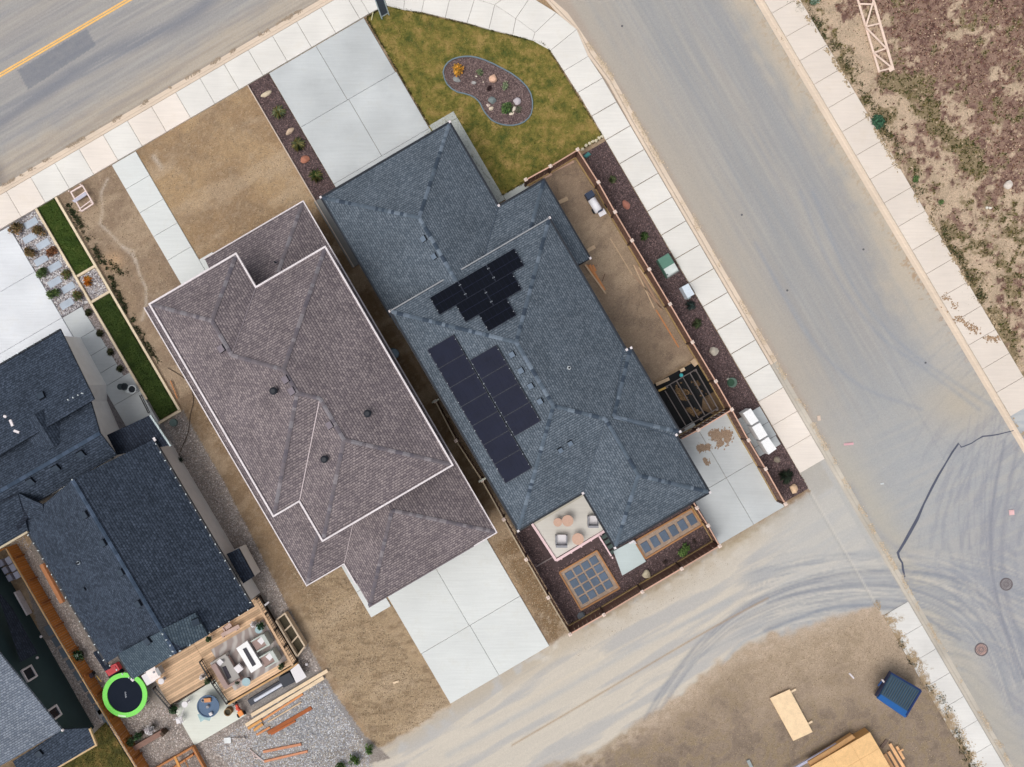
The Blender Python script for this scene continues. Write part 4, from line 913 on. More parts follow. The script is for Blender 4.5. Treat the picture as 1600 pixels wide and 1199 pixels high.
sheet('lawn', LAWN, .045, turf_mat('turf_dry', (124, 116, 56), (162, 138, 84), (78, 88, 40)))
x, y = sample(LAWN, 46000, [KID]); bn = lambda px, py: vnoise(px, py, 26, 61, 4)
def lawncol(px, py, pal):
    k = sstep(bn(px, py), .40, .62)[:, None]; g = lin((84, 96, 40))/GAIN; d = lin((170, 148, 90))/GAIN
    base = g*(1-k)+d*k; return base*RNG.uniform(.7, 1.3, (len(px), 1))
blades('lawn_grass', x, y, .045, .055, .018, [(110, 105, 50)], TINT, colfn=lawncol)
def turf(name, poly, n, cols, c):
    sheet(name, poly, .05, turf_mat('turf_'+name, *c)); x, y = sample(poly, n); blades(name+'_grass', x, y, .05, .06, .016, cols, TINT)
turf('grass_strip', rect(-114, 311.5, -82, 432), 6500, [(62, 88, 32), (78, 100, 40), (98, 108, 54), (70, 92, 36)], ((68, 88, 34), (86, 98, 46), (52, 72, 28)))
turf('grass_strip_lower', rect(-115, 482, -83, 693), 11000, [(54, 74, 30), (68, 88, 36), (82, 92, 48)], ((60, 78, 32), (74, 86, 42), (46, 62, 26)))
turf('back_grass', [(143, 1150), (166, 1128), (212, 1203), (240, 1255), (60, 1255), (90, 1200)], 9000, [(84, 78, 34), (120, 100, 56), (60, 64, 28), (140, 118, 70)], ((88, 84, 40), (128, 108, 62), (60, 62, 30)))

MUL = mat('mulch', (84, 70, 70), .95, .18, 1.5, .4, 30, .6, 40)
CH = [(92, 76, 76), (70, 57, 58), (112, 94, 94), (58, 48, 50), (126, 104, 102), (80, 62, 60)]
def bed(name, poly, n, excl=(), z=.04):
    sheet(name, poly, z, MUL); x, y = sample(poly, n, excl); stones(name+'_chips', x, y, z, .04, CH, TINT, flat=.5, elong=.65)
PADX = rect(664, 1147, 705, 1215)
bed('corner_bed', rect(664, 668, 705, 1296), 17000, [PADX]); bed('drive_bed', rect(268, 311.5, 304, 522), 5500)
KIN = [(764+(x-764)*.975, 134+(y-134)*.975) for x, y in KID]
BK = [(104, 86, 84), (86, 70, 70), (124, 106, 104), (74, 60, 62), (136, 116, 112)]
sheet('island_bed', KID, .06, mat('mulch_red', (100, 84, 82), .95, .15, 1.5, .35, 30, .6, 40)); x, y = sample(KIN, 6000); stones('island_bed_chips', x, y, .06, .04, BK, TINT, flat=.5, elong=.6)
mb = MB()
for i in range(len(KID)):
    p = KID[i]; q = KID[(i+1) % len(KID)]; mb.beam(((p[0]-800)/S, (599.5-p[1])/S, .07), ((q[0]-800)/S, (599.5-q[1])/S, .07), .07, .12+.003*(i % 3))
ring_ = mb.build('lawn_edging', mat('edging_blue', (112, 130, 140), .5)); tag(ring_, 'curved grey-blue metal edging round the kidney shaped bed in the lawn', 'edging')
BEDR = [ab(274, 1127), ab(541, 1127), ab(541, 1299), ab(274, 1299)]
PATR = rect(298, 1124, 391, 1205); GR1 = rect(304, 1212, 371, 1285); GR2 = [(991, 845), (1079, 795), (1097, 820), (1008, 873)]; PADC = [(958, 861), (989, 844), (1009, 877), (972, 899)]
bed('rear_bed', BEDR, 14000, [PATR, GR1, GR2, PADC])

GRV = [(196, 186, 180), (172, 160, 154), (148, 136, 130), (216, 206, 200), (184, 166, 154), (132, 122, 120)]
GBL = [(192, 194, 200), (168, 170, 178), (216, 216, 218), (142, 142, 150), (186, 176, 164), (160, 152, 140)]
RIV = [(190, 188, 190), (150, 146, 150), (214, 212, 212), (120, 112, 116), (170, 158, 150), (96, 90, 96)]
YARD = [(256, 660), (282, 642), (345, 745), (440, 930), (515, 1080), (565, 1150), (610, 1188), (560, 1215), (215, 1215), (150, 1110), (92, 1000), (14, 850), (36, 838), (160, 1040), (262, 1108), (304, 1166), (386, 1118), (468, 1036), (400, 905), (354, 850), (262, 700)]
x, y = sample(YARD, 42000); keep = ~((x > 395) & (y > 1050)); stones('yard_gravel', x[keep], y[keep], -.01, .033, GRV, TINT)
x, y = sample([(395, 1120), (500, 1050), (528, 1105), (570, 1160), (590, 1215), (380, 1215), (330, 1170)], 15000); stones('pale_gravel', x, y, -.008, .036, GBL, TINT)
x, y = sample(rect(-165.5, 313, -117, 477), 9000); stones('river_rock', x, y, .0, .05, RIV, TINT)
x, y = sample(rect(-112, 437, -84, 479), 1800); stones('square_river_rock', x, y, .02, .055, RIV, TINT)
x, y = sample(rect(-130, 479, -118, 606), 2200); stones('side_river_rock', x, y, .0, .05, [(150, 138, 134), (120, 108, 104), (176, 168, 166)], TINT)
x, y = sample([(70, 1000), (92, 1002), (150, 1110), (165, 1128), (147, 1135)], 3500); stones('side_gravel', x, y, -.01, .035, GRV, TINT)
# clods and pebbles on the bare lots
CL = [(164, 144, 116), (136, 118, 94), (118, 102, 82), (184, 166, 138), (150, 130, 104)]
for nm, poly, n, sz in (('front_clods', rect(66, 313, 266, 520), 3000, .026), ('side_clods', rect(-76, 313, 18, 520), 1600, .03), ('rear_clods', [(440, 860), (540, 905), (700, 1098), (660, 1130), (590, 1170), (520, 1060)], 8000, .03), ('side_yard_clods', rect(566, 676, 658, 1018), 2600, .022),
                        ('gap_clods', rect(236, 1112, 266, 1302), 2200, .026), ('plot_clods', [(960, 1199), (1160, 1040), (1370, 960), (1430, 1050), (1520, 1199)], 9000, .022), ('verge_clods', [(880, 1010), (1130, 870), (1140, 885), (900, 1030)], 400, .018)):
    x, y = sample(poly, n); stones(nm, x, y, -.01, sz, CL, TINT)
# weeds of the vacant lot
LOT = [ab(1082, 500), ab(1600, 400), ab(1600, 1400), ab(1088, 1290)]
x, y = sample(LOT, 150000); k = (x > 1200) & (x < 1650) & (y > -40) & (y < 640)
pm, gm = lotmaps(x, y); f_ = vnoise(x, y, 5, 71, 3); kp = k & (RNG.random(len(x)) < pm*.6+.03) & (f_ > .40); kg = k & (RNG.random(len(x)) < gm*.8+.02) & (f_ > .40)
blades('purple_weeds', x[kp], y[kp], -.02, .09, .05, [(120, 82, 74), (96, 66, 62), (140, 100, 86), (84, 60, 58), (126, 98, 70), (150, 116, 98)], TINT, spread=.9)
blades('green_weeds', x[kg], y[kg], -.02, .13, .05, [(98, 96, 46), (78, 84, 42), (122, 112, 64), (64, 74, 40)], TINT, spread=.9)
x, y = sample(LOT, 12000); k = (x > 1200) & (x < 1650) & (y > -40) & (y < 640); stones('lot_pebbles', x[k], y[k], -.01, .04, [(206, 184, 156), (180, 156, 128), (150, 126, 104)], TINT)
def weedline(name, pl, n, wd, cols, h=.12):
    P_ = spline(pl, 12); i = RNG.integers(0, len(P_)-1, n); t = RNG.random(n); A_ = np.array(P_)
    x = A_[i, 0]*(1-t)+A_[i+1, 0]*t+RNG.normal(0, wd, n); y = A_[i, 1]*(1-t)+A_[i+1, 1]*t+RNG.normal(0, wd*.6, n)
    k = vnoise(x, y, 12, 81) > .45; return blades(name, x[k], y[k], -.01, h, .04, cols, TINT)
GW = [(66, 82, 54), (80, 94, 60), (104, 104, 70), (52, 66, 46)]
weedline('edge_weeds', [(104, 318), (125, 350), (150, 392), (170, 430), (190, 470), (214, 512), (246, 565)], 3200, 3, GW)
weedline('edge_weeds', [(168, 408), (182, 420), (196, 428)], 300, 5, GW); weedline('kerb_weeds', [(1242, 0), (1262, 25), (1290, 55), (1330, 105), (1370, 180), (1410, 250)], 2600, 7, [(72, 84, 50), (52, 70, 44), (104, 100, 66)])
weedline('kerb_weeds', [(1428, 290), (1480, 375), (1515, 440), (1530, 470)], 1800, 7, [(72, 84, 50), (52, 70, 44), (124, 108, 76)])
weedline('plot_weeds', [(1405, 1000), (1418, 1022), (1428, 1040)], 350, 2.5, GW); weedline('plot_weeds', [(1448, 1070), (1470, 1090), (1488, 1130), (1500, 1160), (1520, 1195), (1540, 1230)], 1900, 4, [(58, 72, 38), (84, 88, 54), (44, 58, 34)])
0 and weedline('verge_weeds', [(905, 1008), (960, 975), (1030, 933), (1100, 891), (1128, 868)], 900, 3, [(160, 142, 106), (140, 126, 88), (172, 152, 116)], .04)

# timber edging of the grass strips
ET = wood('edge_timber', (222, 204, 176), .05)
te = thing('timber_edging', 'pale timber edging framing the narrow grass strips beside the navy house', 'edging', WA(-98, 500))
for p, q in ((ab(-115.5, 311), ab(-116.5, 655)), (ab(-80, 311), ab(-80.5, 696)), (ab(-113, 434.5), ab(-82, 434.5)), (ab(-114, 480.5), ab(-82, 480.5)), (ab(-119, 696.5), ab(-78.5, 696.5))):
    P_, Q_ = Vector(W(*p, .07)), Vector(W(*q, .07)); L_ = (Q_-P_).length; k = max(1, round(L_/2.6)); d = (Q_-P_)/k
    for i in range(k): MB().beam(P_+d*(i+.003), P_+d*(i+.997), .15, .2).build('edging_board', ET, te)
SP = mat('bluestone', (178, 188, 200), .8, .12, 1.5, .08, 20, .1, rnd=.05); spt = setting('stepping_stones')
for x, y in ((49, 349), (47, 372), (68, 382), (65, 407), (86, 417), (86, 441), (107, 450), (105, 475)):
    a, b = toab(x, y); slab(rect(a-11, b-5.5, a+11, b+5.5), .05, SP, spt, 'stepping_stone', .1)
GP = mat('side_paver', (112, 122, 132), .85, .12, 1.5, .1, rnd=.08); sp2 = setting('side_pavers')
for i in range(9):
    x, y = 77+i*11.2, 985+i*17.6; a, b = toab(x, y); slab(rect(a-5, b-8.5, a+5, b+8.5), .03, GP, sp2, 'paver', .2)
slab(rect(*toab(149, 1112), toab(149, 1112)[0]+9, toab(149, 1112)[1]+14), .03, mat('pale_paver', (168, 166, 166)), sp2, 'paver', .2)

# ------------------------------------------------------------------ plants and rocks
LEAF_V = None
def shrub(x, y, r, h, cols, name, label, cat='shrub', group=None, n=230, z=.0, airy=.0):
    t = thing(name, label, cat, W(x, y, z), group); c = Vector(W(x, y, z)); R = r/S; cols = [tuple(min(235, q*1.22+6) for q in k) for k in cols]
    vs = []; fs_ = []; cc = []; lobes = [(RNG.uniform(-.5, .5), RNG.uniform(-.5, .5), RNG.uniform(.4, .9)) for _ in range(6)]
    for i in range(n):
        lb = lobes[i % 6]; d = RNG.normal(0, 1, 3); d /= np.linalg.norm(d); k = RNG.uniform(.25, .62)
        p = Vector((c.x+R*(lb[0]+d[0]*k), c.y+R*(lb[1]+d[1]*k), z+max(.03, h*(lb[2]*.6+abs(d[2])*.4))))
        s = R*RNG.uniform(.10, .2); a1 = Vector(RNG.normal(0, 1, 3)).normalized(); a2 = a1.orthogonal().normalized(); q = len(vs)
        vs += [tuple(p+a1*s*1.5), tuple(p+a2*s*.6), tuple(p-a1*s), tuple(p-a2*s*.6)]; fs_.append((q, q+1, q+2, q+3))
        col = np.array(C(*cols[RNG.integers(len(cols))]))*RNG.uniform(.7, 1.3); cc += [tuple(np.clip(col, 0, .9))]*4
    m_ = MB(); m_.v, m_.f, m_.c = vs, fs_, cc; m_.build('foliage', TINT, t)
    mb = MB()
    for i in range(6):
        an = i*1.05; mb.tube((c.x, c.y, z-.03), (c.x+R*.5*math.cos(an), c.y+R*.5*math.sin(an), z+h*.6), .012, 5)
    mb.build('stem', wood('stem_brown', (92, 74, 56)), t); return t
def tuft(x, y, r, h, cols, name, label, cat='plant', group=None, n=110, z=.03):
    cols = [tuple(min(235, q*1.35+14) for q in c) for c in cols]
    t = thing(name, label, cat, W(x, y, z), group); R = r/S; ang = RNG.uniform(0, 6.28, n); rad = R*np.sqrt(RNG.uniform(.02, 1, n))
    c = W(x, y, 0); V = []; cc = []
    for i in range(n):
        dx, dy = math.cos(ang[i]), math.sin(ang[i]); b = R*.15; wv = .018+.016*RNG.random()
        tip = (c[0]+dx*rad[i]*1.15, c[1]+dy*rad[i]*1.15, z+h*(1.1-.8*rad[i]/R)*RNG.uniform(.6, 1.1)); mid = (c[0]+dx*rad[i]*.5, c[1]+dy*rad[i]*.5)
        V += [(c[0]+dx*b*.3-dy*wv, c[1]+dy*b*.3+dx*wv, z), (c[0]+dx*b*.3+dy*wv, c[1]+dy*b*.3-dx*wv, z), (mid[0]+dy*wv, mid[1]-dx*wv, z+h*.7), tip, (mid[0]-dy*wv, mid[1]+dx*wv, z+h*.7)]
        cc += [tuple(np.clip(np.array(C(*cols[RNG.integers(len(cols))]))*RNG.uniform(.7, 1.3), 0, .9))]*5
    m_ = MB(); m_.v = V; m_.f = [tuple(range(5*i, 5*i+5)) for i in range(n)]; m_.c = cc; m_.build('foliage', TINT, t)
    MB().ball((c[0], c[1], z), R*.16, R*.16, .06, 1, .2).build('root_crown', mat('thatch', (96, 84, 56)), t); return t
rk = 0
def rock(x, y, rx, ry, c, label, rot=0, h=.6, group=None, name='rock'):
    global rk; rk += 1
    m = mat('stone_%d_%d_%d' % c, c, .85, .12, 4, .1, 25, .3, 20)
    bm = bmesh.new(); bmesh.ops.create_icosphere(bm, subdivisions=2, radius=1); rg = random.Random(rk)
    pl = [(Vector((rg.uniform(-1, 1), rg.uniform(-1, 1), rg.uniform(-.2, 1))).normalized(), rg.uniform(.62, .85)) for _ in range(9)]
    for v in bm.verts:
        for n_, d_ in pl:
            k = v.co.dot(n_)
            if k > d_: v.co -= n_*(k-d_)
        v.co *= 1+rg.uniform(-.03, .03)
    cs, sn = math.cos(rot), math.sin(rot); c0 = W(x, y, 0); a, b = rx/S*1.25, ry/S*1.25; hh = min(a, b)*h*1.3
    for v in bm.verts:
        X_, Y_ = v.co.x*a, v.co.y*b; v.co = Vector((c0[0]+X_*cs-Y_*sn, c0[1]+X_*sn+Y_*cs, .02+hh*.4+v.co.z*hh))
    me = bpy.data.meshes.new(name); bm.to_mesh(me); bm.free(); return tag(link(name, me, m), label, 'rock', group)
CRM = (214, 190, 158); GRY = (150, 150, 150); RED = (158, 104, 88)
rock(416, 147.5, 3.6, 8, (212, 196, 170), 'long cream boulder at the street end of the mulch strip beside the front driveway', math.radians(-62))
rock(453.5, 206, 3.6, 7.5, (200, 176, 152), 'tan wedge shaped boulder halfway down the mulch strip beside the front driveway', math.radians(-60))
rock(477, 250, 6.5, 5, (176, 118, 96), 'red sandstone boulder near the grassy clump at the garage end of the mulch strip', .3)
rock(978.5, 321, 4.6, 7.2, (172, 116, 100), 'flat red boulder in the corner mulch bed nearest the rock row', math.radians(25))
rock(1115, 549, 6, 6.5, (186, 178, 164), 'rounded pale grey boulder in the mulch bed below the white utility cabinet', .4)
rock(1213.5, 718, 4.6, 4.4, (146, 136, 122), 'small grey-brown boulder just below the mailboxes', .4); rock(1239, 764, 5.6, 8, (222, 190, 156), 'peach coloured boulder at the lower tip of the corner mulch bed', math.radians(18))
rock(1009.6, 896.5, 6.6, 6, (208, 196, 170), 'cream boulder behind the rear fence next to the pale landing pad', .3); rock(908, 962, 5.2, 6.8, (104, 108, 114), 'dark grey slab rock in the lower corner of the fenced mulch yard', -.5)
rock(714, 125, 5.5, 4, (140, 142, 142), 'grey rock just below the orange shrub in the kidney bed', -.3); rock(740, 130, 3.6, 2.8, (172, 170, 168), 'small pale grey rock left of the dark planting hole', .1)
rock(770, 124, 6, 5.4, (226, 184, 158), 'square peach boulder in the middle of the kidney bed', -.3, .9); rock(769, 158, 5.6, 5, (124, 134, 134), 'blue-grey rock at the inner curve of the kidney bed', .2)
rock(762.5, 165, 2.8, 2.4, (216, 198, 186), 'smaller of two cream pebbles below the blue-grey rock'); rock(768.3, 170, 3.8, 2.9, (222, 206, 184), 'larger of two cream pebbles below the blue-grey rock', .5)
rock(807.5, 159.5, 5.4, 5, (194, 186, 190), 'white faceted rock above the green shrub in the kidney bed', .2); rock(803, 171, 2.4, 4, (226, 216, 200), 'thin cream rock standing against the green shrub', -.5); rock(799, 178, 4, 2.2, (230, 216, 196), 'low cream rock at the foot of the green shrub', .3)
rock(744, 120, 1.7, 1.5, (216, 206, 190), 'tiny white stone left of the small green clump'); rock(755, 129, 1.3, 1.3, (200, 184, 168), 'tiny white stone beside the square peach boulder')
for i, (x, y) in enumerate(((910, 234), (916, 228), (921, 225), (926, 222), (931.5, 220), (936, 216), (940.5, 213.5))):
    rock(x, y, 2.6, 2.3, (214, 204, 178), ['cream cobble nearest the fence corner, first of the row below the lawn', 'second cream cobble from the fence corner in the row below the lawn', 'third cream cobble from the fence corner in the row below the lawn', 'middle cream cobble of the row between lawn and corner bed', 'third cream cobble from the sidewalk in the row below the lawn', 'second cream cobble from the sidewalk in the row below the lawn', 'cream cobble touching the sidewalk, last of the row below the lawn'][i], i, group='row of cream cobbles')
OR = [(168, 118, 40), (140, 104, 40), (120, 100, 44), (186, 132, 52)]; GN = [(72, 96, 50), (54, 76, 42), (90, 108, 64), (44, 62, 36)]; GD = [(88, 100, 74), (70, 84, 60), (106, 112, 84)]
DK = [(52, 44, 40), (66, 52, 46), (38, 34, 34)]; SG = [(120, 130, 104), (96, 110, 84), (140, 146, 118), (84, 96, 70)]; YG = [(130, 124, 80), (112, 108, 70), (150, 140, 96), (92, 96, 62)]
shrub(717.5, 112, 9.5, .5, OR, 'shrub', 'round orange and olive shrub at the left end of the kidney bed', n=420); shrub(748.5, 116, 6, .3, GD, 'shrub', 'small grey-green shrub between two rocks near the top of the kidney bed'); shrub(791, 135.5, 7, .3, SG, 'shrub', 'sage green low shrub right of the dark planting in the kidney bed')
shrub(763, 140.5, 5.6, .3, [(40, 28, 30), (54, 36, 36), (30, 22, 26)], 'shrub', 'near black small shrub in the middle of the kidney bed', z=.03); shrub(791, 170, 9.5, .45, GN, 'shrub', 'green shrub at the lower right of the kidney bed', n=420); shrub(811, 173, 6, .3, [(78, 78, 66), (90, 86, 74), (70, 80, 60)], 'shrub', 'faded low shrub right of the green shrub in the kidney bed')
tuft(436.5, 176.5, 12, .4, YG+SG, 'ornamental_grass', 'yellowish grass clump nearest the street in the driveway mulch strip'); tuft(467, 227, 12, .4, YG+GD, 'ornamental_grass', 'middle grass clump in the driveway mulch strip, above the red boulder'); tuft(494, 276, 12, .4, GN+YG, 'ornamental_grass', 'greener grass clump at the garage end of the driveway mulch strip')
tuft(956, 281, 7, .3, [(70, 84, 56), (90, 96, 66)], 'young_shrub', 'sparse young shrub with a pale tag at the top of the corner mulch bed'); tuft(1006, 370, 8, .3, GN, 'young_shrub', 'young green clump beside the fence above the green transformer'); tuft(1088, 506, 9, .3, [(62, 76, 50), (82, 88, 60)], 'young_shrub', 'dark green clump in the mulch below the white cabinet')
tuft(1227, 744, 13, .4, [(46, 58, 46), (60, 72, 56), (40, 46, 40)], 'young_shrub', 'dusky green clump between the two boulders at the foot of the corner bed'); tuft(1078, 478, 9, .35, [(50, 66, 64), (66, 80, 76), (44, 54, 54)], 'young_shrub', 'blue-green clump just below the white utility cabinet')
shrub(1066, 859, 10.5, .6, [(74, 98, 50), (58, 80, 42), (94, 114, 62)], 'shrub', 'leafy green shrub in the mulch behind the rear fence', n=420)
shrub(1085, 846, 4.5, .25, DK, 'shrub', 'dark round cushion plant in the corner of the rear mulch bed', n=140); shrub(1038.5, 877, 4.4, .25, DK, 'shrub', 'dark cushion plant between the leafy shrub and the cream boulder', n=140)
BU = [(84, 72, 48), (104, 88, 56), (64, 62, 40), (120, 92, 66)]; BG = [(66, 84, 46), (84, 100, 56), (52, 68, 38)]; BR = [(112, 74, 50), (96, 70, 46), (132, 90, 62)]
for x, y, r, c, l in ((28, 359, 10.5, BU, 'brownish bush at the top left corner of the stepping stone bed'), (63.5, 363, 11, BU, 'rounded olive-brown bush right of the first two stepping stones'), (50, 394, 10.5, BU, 'brown bush by the driveway, second down the stepping stone bed'), (83, 395.5, 9.5, BR, 'reddish brown open bush against the timber edging'),
                      (68, 426, 10, BG, 'bright green bush by the driveway, third down the bed'), (105.5, 429, 9, BG+BU, 'green-brown bush against the edging by the gravel square'), (87, 460, 10, BG, 'leafy green bush at the driveway side near the last stepping stones'), (125, 464, 9.5, BG+BU, 'dark green bush against the edging at the foot of the stepping stone bed')):
    shrub(x, y, r, .5, c, 'bush', l, 'bush', 'bushes among the stepping stones', n=420)
for x, y, r, l in ((140, 489, 6.5, 'first small plant down the gravel strip beside the walkway'), (157.5, 521.5, 6.5, 'second small plant down the gravel strip beside the walkway'), (174, 550.5, 6.5, 'third small plant down the gravel strip beside the walkway'), (189, 576.5, 6.5, 'last small plant in the gravel strip, nearest the porch')):
    tuft(x, y, r, .3, [(70, 78, 52), (92, 84, 60), (56, 62, 44)], 'small_plant', l, 'plant', 'small plants along the walkway', n=120)
tuft(139, 440, 9, .35, [(196, 116, 50), (210, 130, 60), (170, 96, 44)], 'orange_plant', 'burnt orange plant in the square of river rock', n=110)
for x, y, r, l in ((577, 1168.5, 8.5, 'upper right one of three round green bushes beside the lane'), (555.5, 1183, 9, 'middle one of three round green bushes beside the lane'), (534, 1194.5, 10, 'lower left one of three round green bushes beside the lane')):
    shrub(x, y, r, .6, [(66, 92, 40), (50, 76, 34), (84, 106, 52), (40, 60, 30)], 'bush', l, 'bush', 'round bushes beside the lane', n=420)
shrub(1369.5, 194.5, 12, .5, [(44, 78, 58), (56, 88, 66), (36, 62, 48)], 'weed_clump', 'dark green leafy weed clump beside the far sidewalk', 'weed', n=420); shrub(1271, 3, 10, .3, [(80, 100, 80), (120, 134, 120), (56, 76, 56)], 'weed_clump', 'pale green weed patch beside the far sidewalk at the top edge', 'weed'); shrub(1429, 282, 7, .3, GN, 'weed_clump', 'small green weed clump at the sidewalk edge below the dark one', 'weed')
for x, y in ((1468, 318),): shrub(x, y, 6, .3, [(84, 102, 60), (66, 84, 50)], 'weed_clump', 'fresh green weed clump alone in the vacant lot', 'weed')
rock(1573.5, 289, 6, 6.5, (216, 206, 196), 'white rock lying in the vacant lot at the right edge'); rock(1541.5, 325, 2.2, 2, (232, 226, 214), 'left one of two small white stones in the vacant lot'); rock(1546.5, 325.5, 2.2, 2, (232, 226, 214), 'right one of two small white stones in the vacant lot')

# ------------------------------------------------------------------ fences
CAP = mat('post_cap', (224, 204, 192), .6, .05); FB = wood('fence_board', (122, 92, 80)); FR = wood('fence_rail', (206, 166, 146)); FT = wood('kick_board', (178, 150, 104)); FP = wood('fence_post', (84, 62, 52))
def fence(name, label, pts, h=1.6, end=(True, True), kick=True, kside=1, bd=FB, rl=FR, group=None, caps_=True, kb=FT):
    P_ = [Vector(W(x, y, h)) for x, y in pts]; t = thing(name, label, 'fence', (P_[0].x, P_[0].y, 0), group)
    for i, p in enumerate(P_):
        if (i == 0 and not end[0]) or (i == len(P_)-1 and not end[1]): continue
        o = MB().box((p.x, p.y, -.05), .12, .12, h+.02).build('post', FP, t)
        if caps_: MB().box((p.x, p.y, h-.025), .21, .21, .07).prism([(p.x+sx*.07, p.y+sy*.07, h+.045) for sx, sy in ((-1, -1), (1, -1), (1, 1), (-1, 1))], [(p.x+sx*.02, p.y+sy*.02, h+.09) for sx, sy in ((-1, -1), (1, -1), (1, 1), (-1, 1))]).build('post_cap', CAP, o)
    for p, q in zip(P_[:-1], P_[1:]):
        d = (q-p).normalized(); r = Vector((-d.y, d.x, 0)); L_ = (q-p).length; a = p+d*.065; b = q-d*.065; up = Vector((0, 0, 1))
        MB().beam(a-up*.05, b-up*.05, .075, .04).build('top_rail', rl, t)
        if kick: MB().beam(a-up*(h-.12)+r*.06*kside, b-up*(h-.12)+r*.06*kside, .05, .22).build('kick_board', kb, t)
        MB().beam(a-up*(h-.32)-r*.0, b-up*(h-.32), .04, .09).build('bottom_rail', bd, t)
        n = max(2, int((L_-.13)/.15)); mb = MB(); s = (L_-.13)/n
        for k in range(n):
            c = a+d*(k+.5)*s+r*(.028 if k % 2 else -.006); mb.beam(c-d*(s*.47)+Vector((0, 0, -(h+.02)/2+.06-.0)), c+d*(s*.47)+Vector((0, 0, -(h+.02)/2+.06)), .02, h-.28)
        tag(mb.build('boards', bd, t), kind='stuff')
    return t
fence('board_fence', 'brown board fence with pale post caps running along the corner mulch bed', [(902.5, 234), (935, 285), (961, 331.5), (987.5, 376), (1014.5, 421), (1047, 475.5), (1082, 535), (1118.5, 596), (1143.5, 640), (1169.6, 688), (1196.4, 733), (1227.3, 788)], kside=-1)
fence('board_fence', 'short brown board fence closing the side yard against the front lawn', [(821.5, 281), (860, 260), (902, 234.7)], end=(True, False), kside=-1)
fence('board_fence', 'short brown board fence between the dug pit and the side driveway', [(1062.5, 676), (1091, 672.5-8), (1143, 640.7)] if False else [(1064, 687), (1091, 672.5), (1143, 641)], end=(False, False), kside=1)
fence('board_fence', 'brown board fence along the rear lane below the mulch yard', [(890.6, 991.5), (943.5, 961), (1003.5, 925), (1065, 889), (1124.5, 853.5)], kside=1)
fence('board_fence', 'short brown board fence between the grey pavers and the side driveway', [(1082, 782), (1089, 794), (1106.5, 821.5), (1124, 852.5)], end=(False, False), kside=-1)
fence('board_fence', 'brown board fence in the gap between the brown house and the mulch yard', [(680, 627), (712.5, 689), (753, 751), (787, 812), (822, 874.5), (856.5, 934), (890, 990.5)], end=(True, False), kick=False, rl=wood('fence_rail_grey', (176, 160, 136)))
# orange timber fence between the gravel yard and the green house: each board on its own
FO = wood('cedar_board', (176, 112, 52), .16); FOR_ = wood('cedar_cap', (214, 176, 128))
cf_ = thing('cedar_fence', 'orange cedar fence between the gravel side yard and the dark green house', 'fence', W(118, 1043))
hF = 1.05; CP = [Vector(W(x, y, hF)) for x, y in ((8.5, 856), (50, 928), (92, 1000), (118.5, 1044), (155, 1105), (182, 1149), (215, 1204), (240, 1246))]
bme = None
for p, q in zip(CP[:-1], CP[1:]):
    d = (q-p).normalized(); r = Vector((d.y, -d.x, 0)); r = -r if r.x < 0 else r
    MB().beam(p, q, .05, .04).build('top_rail', FOR_, cf_)
    n = int((q-p).length/.15); s = (q-p).length/n
    for k in range(n):
        c = p+d*(k+.5)*s; off = .045+.012*(k % 2)
        if bme is None: bme = MB().box((0, 0, 0), .145, .02, hF-.03, 0).mesh('board')
        o = link('board', bme, FO, None); o.location = (c.x+r.x*off, c.y+r.y*off, -.02); o.rotation_euler = (0, 0, math.atan2(d.y, d.x)); o.parent = cf_; o.matrix_parent_inverse = parent_mat(cf_).inverted()
    for k in range(2 if (q-p).length > 2.6 else 1):
        c = p+d*(k+.5)*(q-p).length/(2 if (q-p).length > 2.6 else 1); MB().box((c.x+r.x*.11, c.y+r.y*.11, -.05), .10, .10, hF-.1).build('post', wood('cedar_post', (140, 86, 44)), cf_)
MB().beam(W(-2, 862, 1.5), W(9, 856, 1.5), .06, .25).build('return_panel', FO, cf_)

# earth and dust spilled over slab edges and gutters
def spill(name, pl, n, wd, cols, sz, z, thr=.5, sc=10):
    P_ = np.array(spline(pl, 10)); i = RNG.integers(0, len(P_)-1, n); t = RNG.random(n); x = P_[i, 0]*(1-t)+P_[i+1, 0]*t+RNG.normal(0, wd, n); y = P_[i, 1]*(1-t)+P_[i+1, 1]*t+RNG.normal(0, wd*.7, n)
    k = vnoise(x, y, sc, 95, 3) > thr; stones(name, x[k], y[k], z, sz, cols, TINT, flat=.08, elong=.3)
DT = [(176, 154, 124), (160, 138, 108), (190, 168, 138)]
spill('spilled_dust', [(1372, 942), (1395, 972), (1425, 1024), (1448, 1062), (1486, 1120), (1516, 1172), (1535, 1205)], 2500, 4, DT, .03, .045, .5)
spill('spilled_earth', [(1240, -5), (1285, 68), (1330, 140), (1380, 225), (1425, 300), (1470, 372), (1517, 450), (1560, 515), (1600, 580)], 5000, 2.2, [(196, 174, 144), (168, 146, 116), (120, 104, 76)], .035, .075, .54)
spill('spilled_earth', [(1478, 462), (1500, 500), (1530, 520), (1556, 530)], 700, 5, [(164, 136, 108), (150, 124, 98)], .05, .075, .54)
spill('gutter_silt', [(1212, 38), (1300, 180), (1372, 297), (1455, 438), (1500, 510), (1552, 598), (1600, 680)], 7000, 2.2, [(176, 156, 130), (160, 138, 112), (192, 172, 146)], .03, .02, .5, 14)
spill('gutter_silt', [(888, 30), (950, 112), (1010, 215), (1100, 370), (1200, 545), (1260, 645), (1330, 770), (1410, 905), (1500, 1060), (1580, 1195)], 8000, 2.4, [(200, 182, 158), (182, 162, 136), (208, 190, 166)], .028, .012, .5, 14)
spill('gutter_silt', [(5, 290), (120, 222), (240, 152), (360, 82), (470, 16)], 3500, 1.8, [(170, 152, 132), (152, 136, 118)], .03, .012, .52, 14)

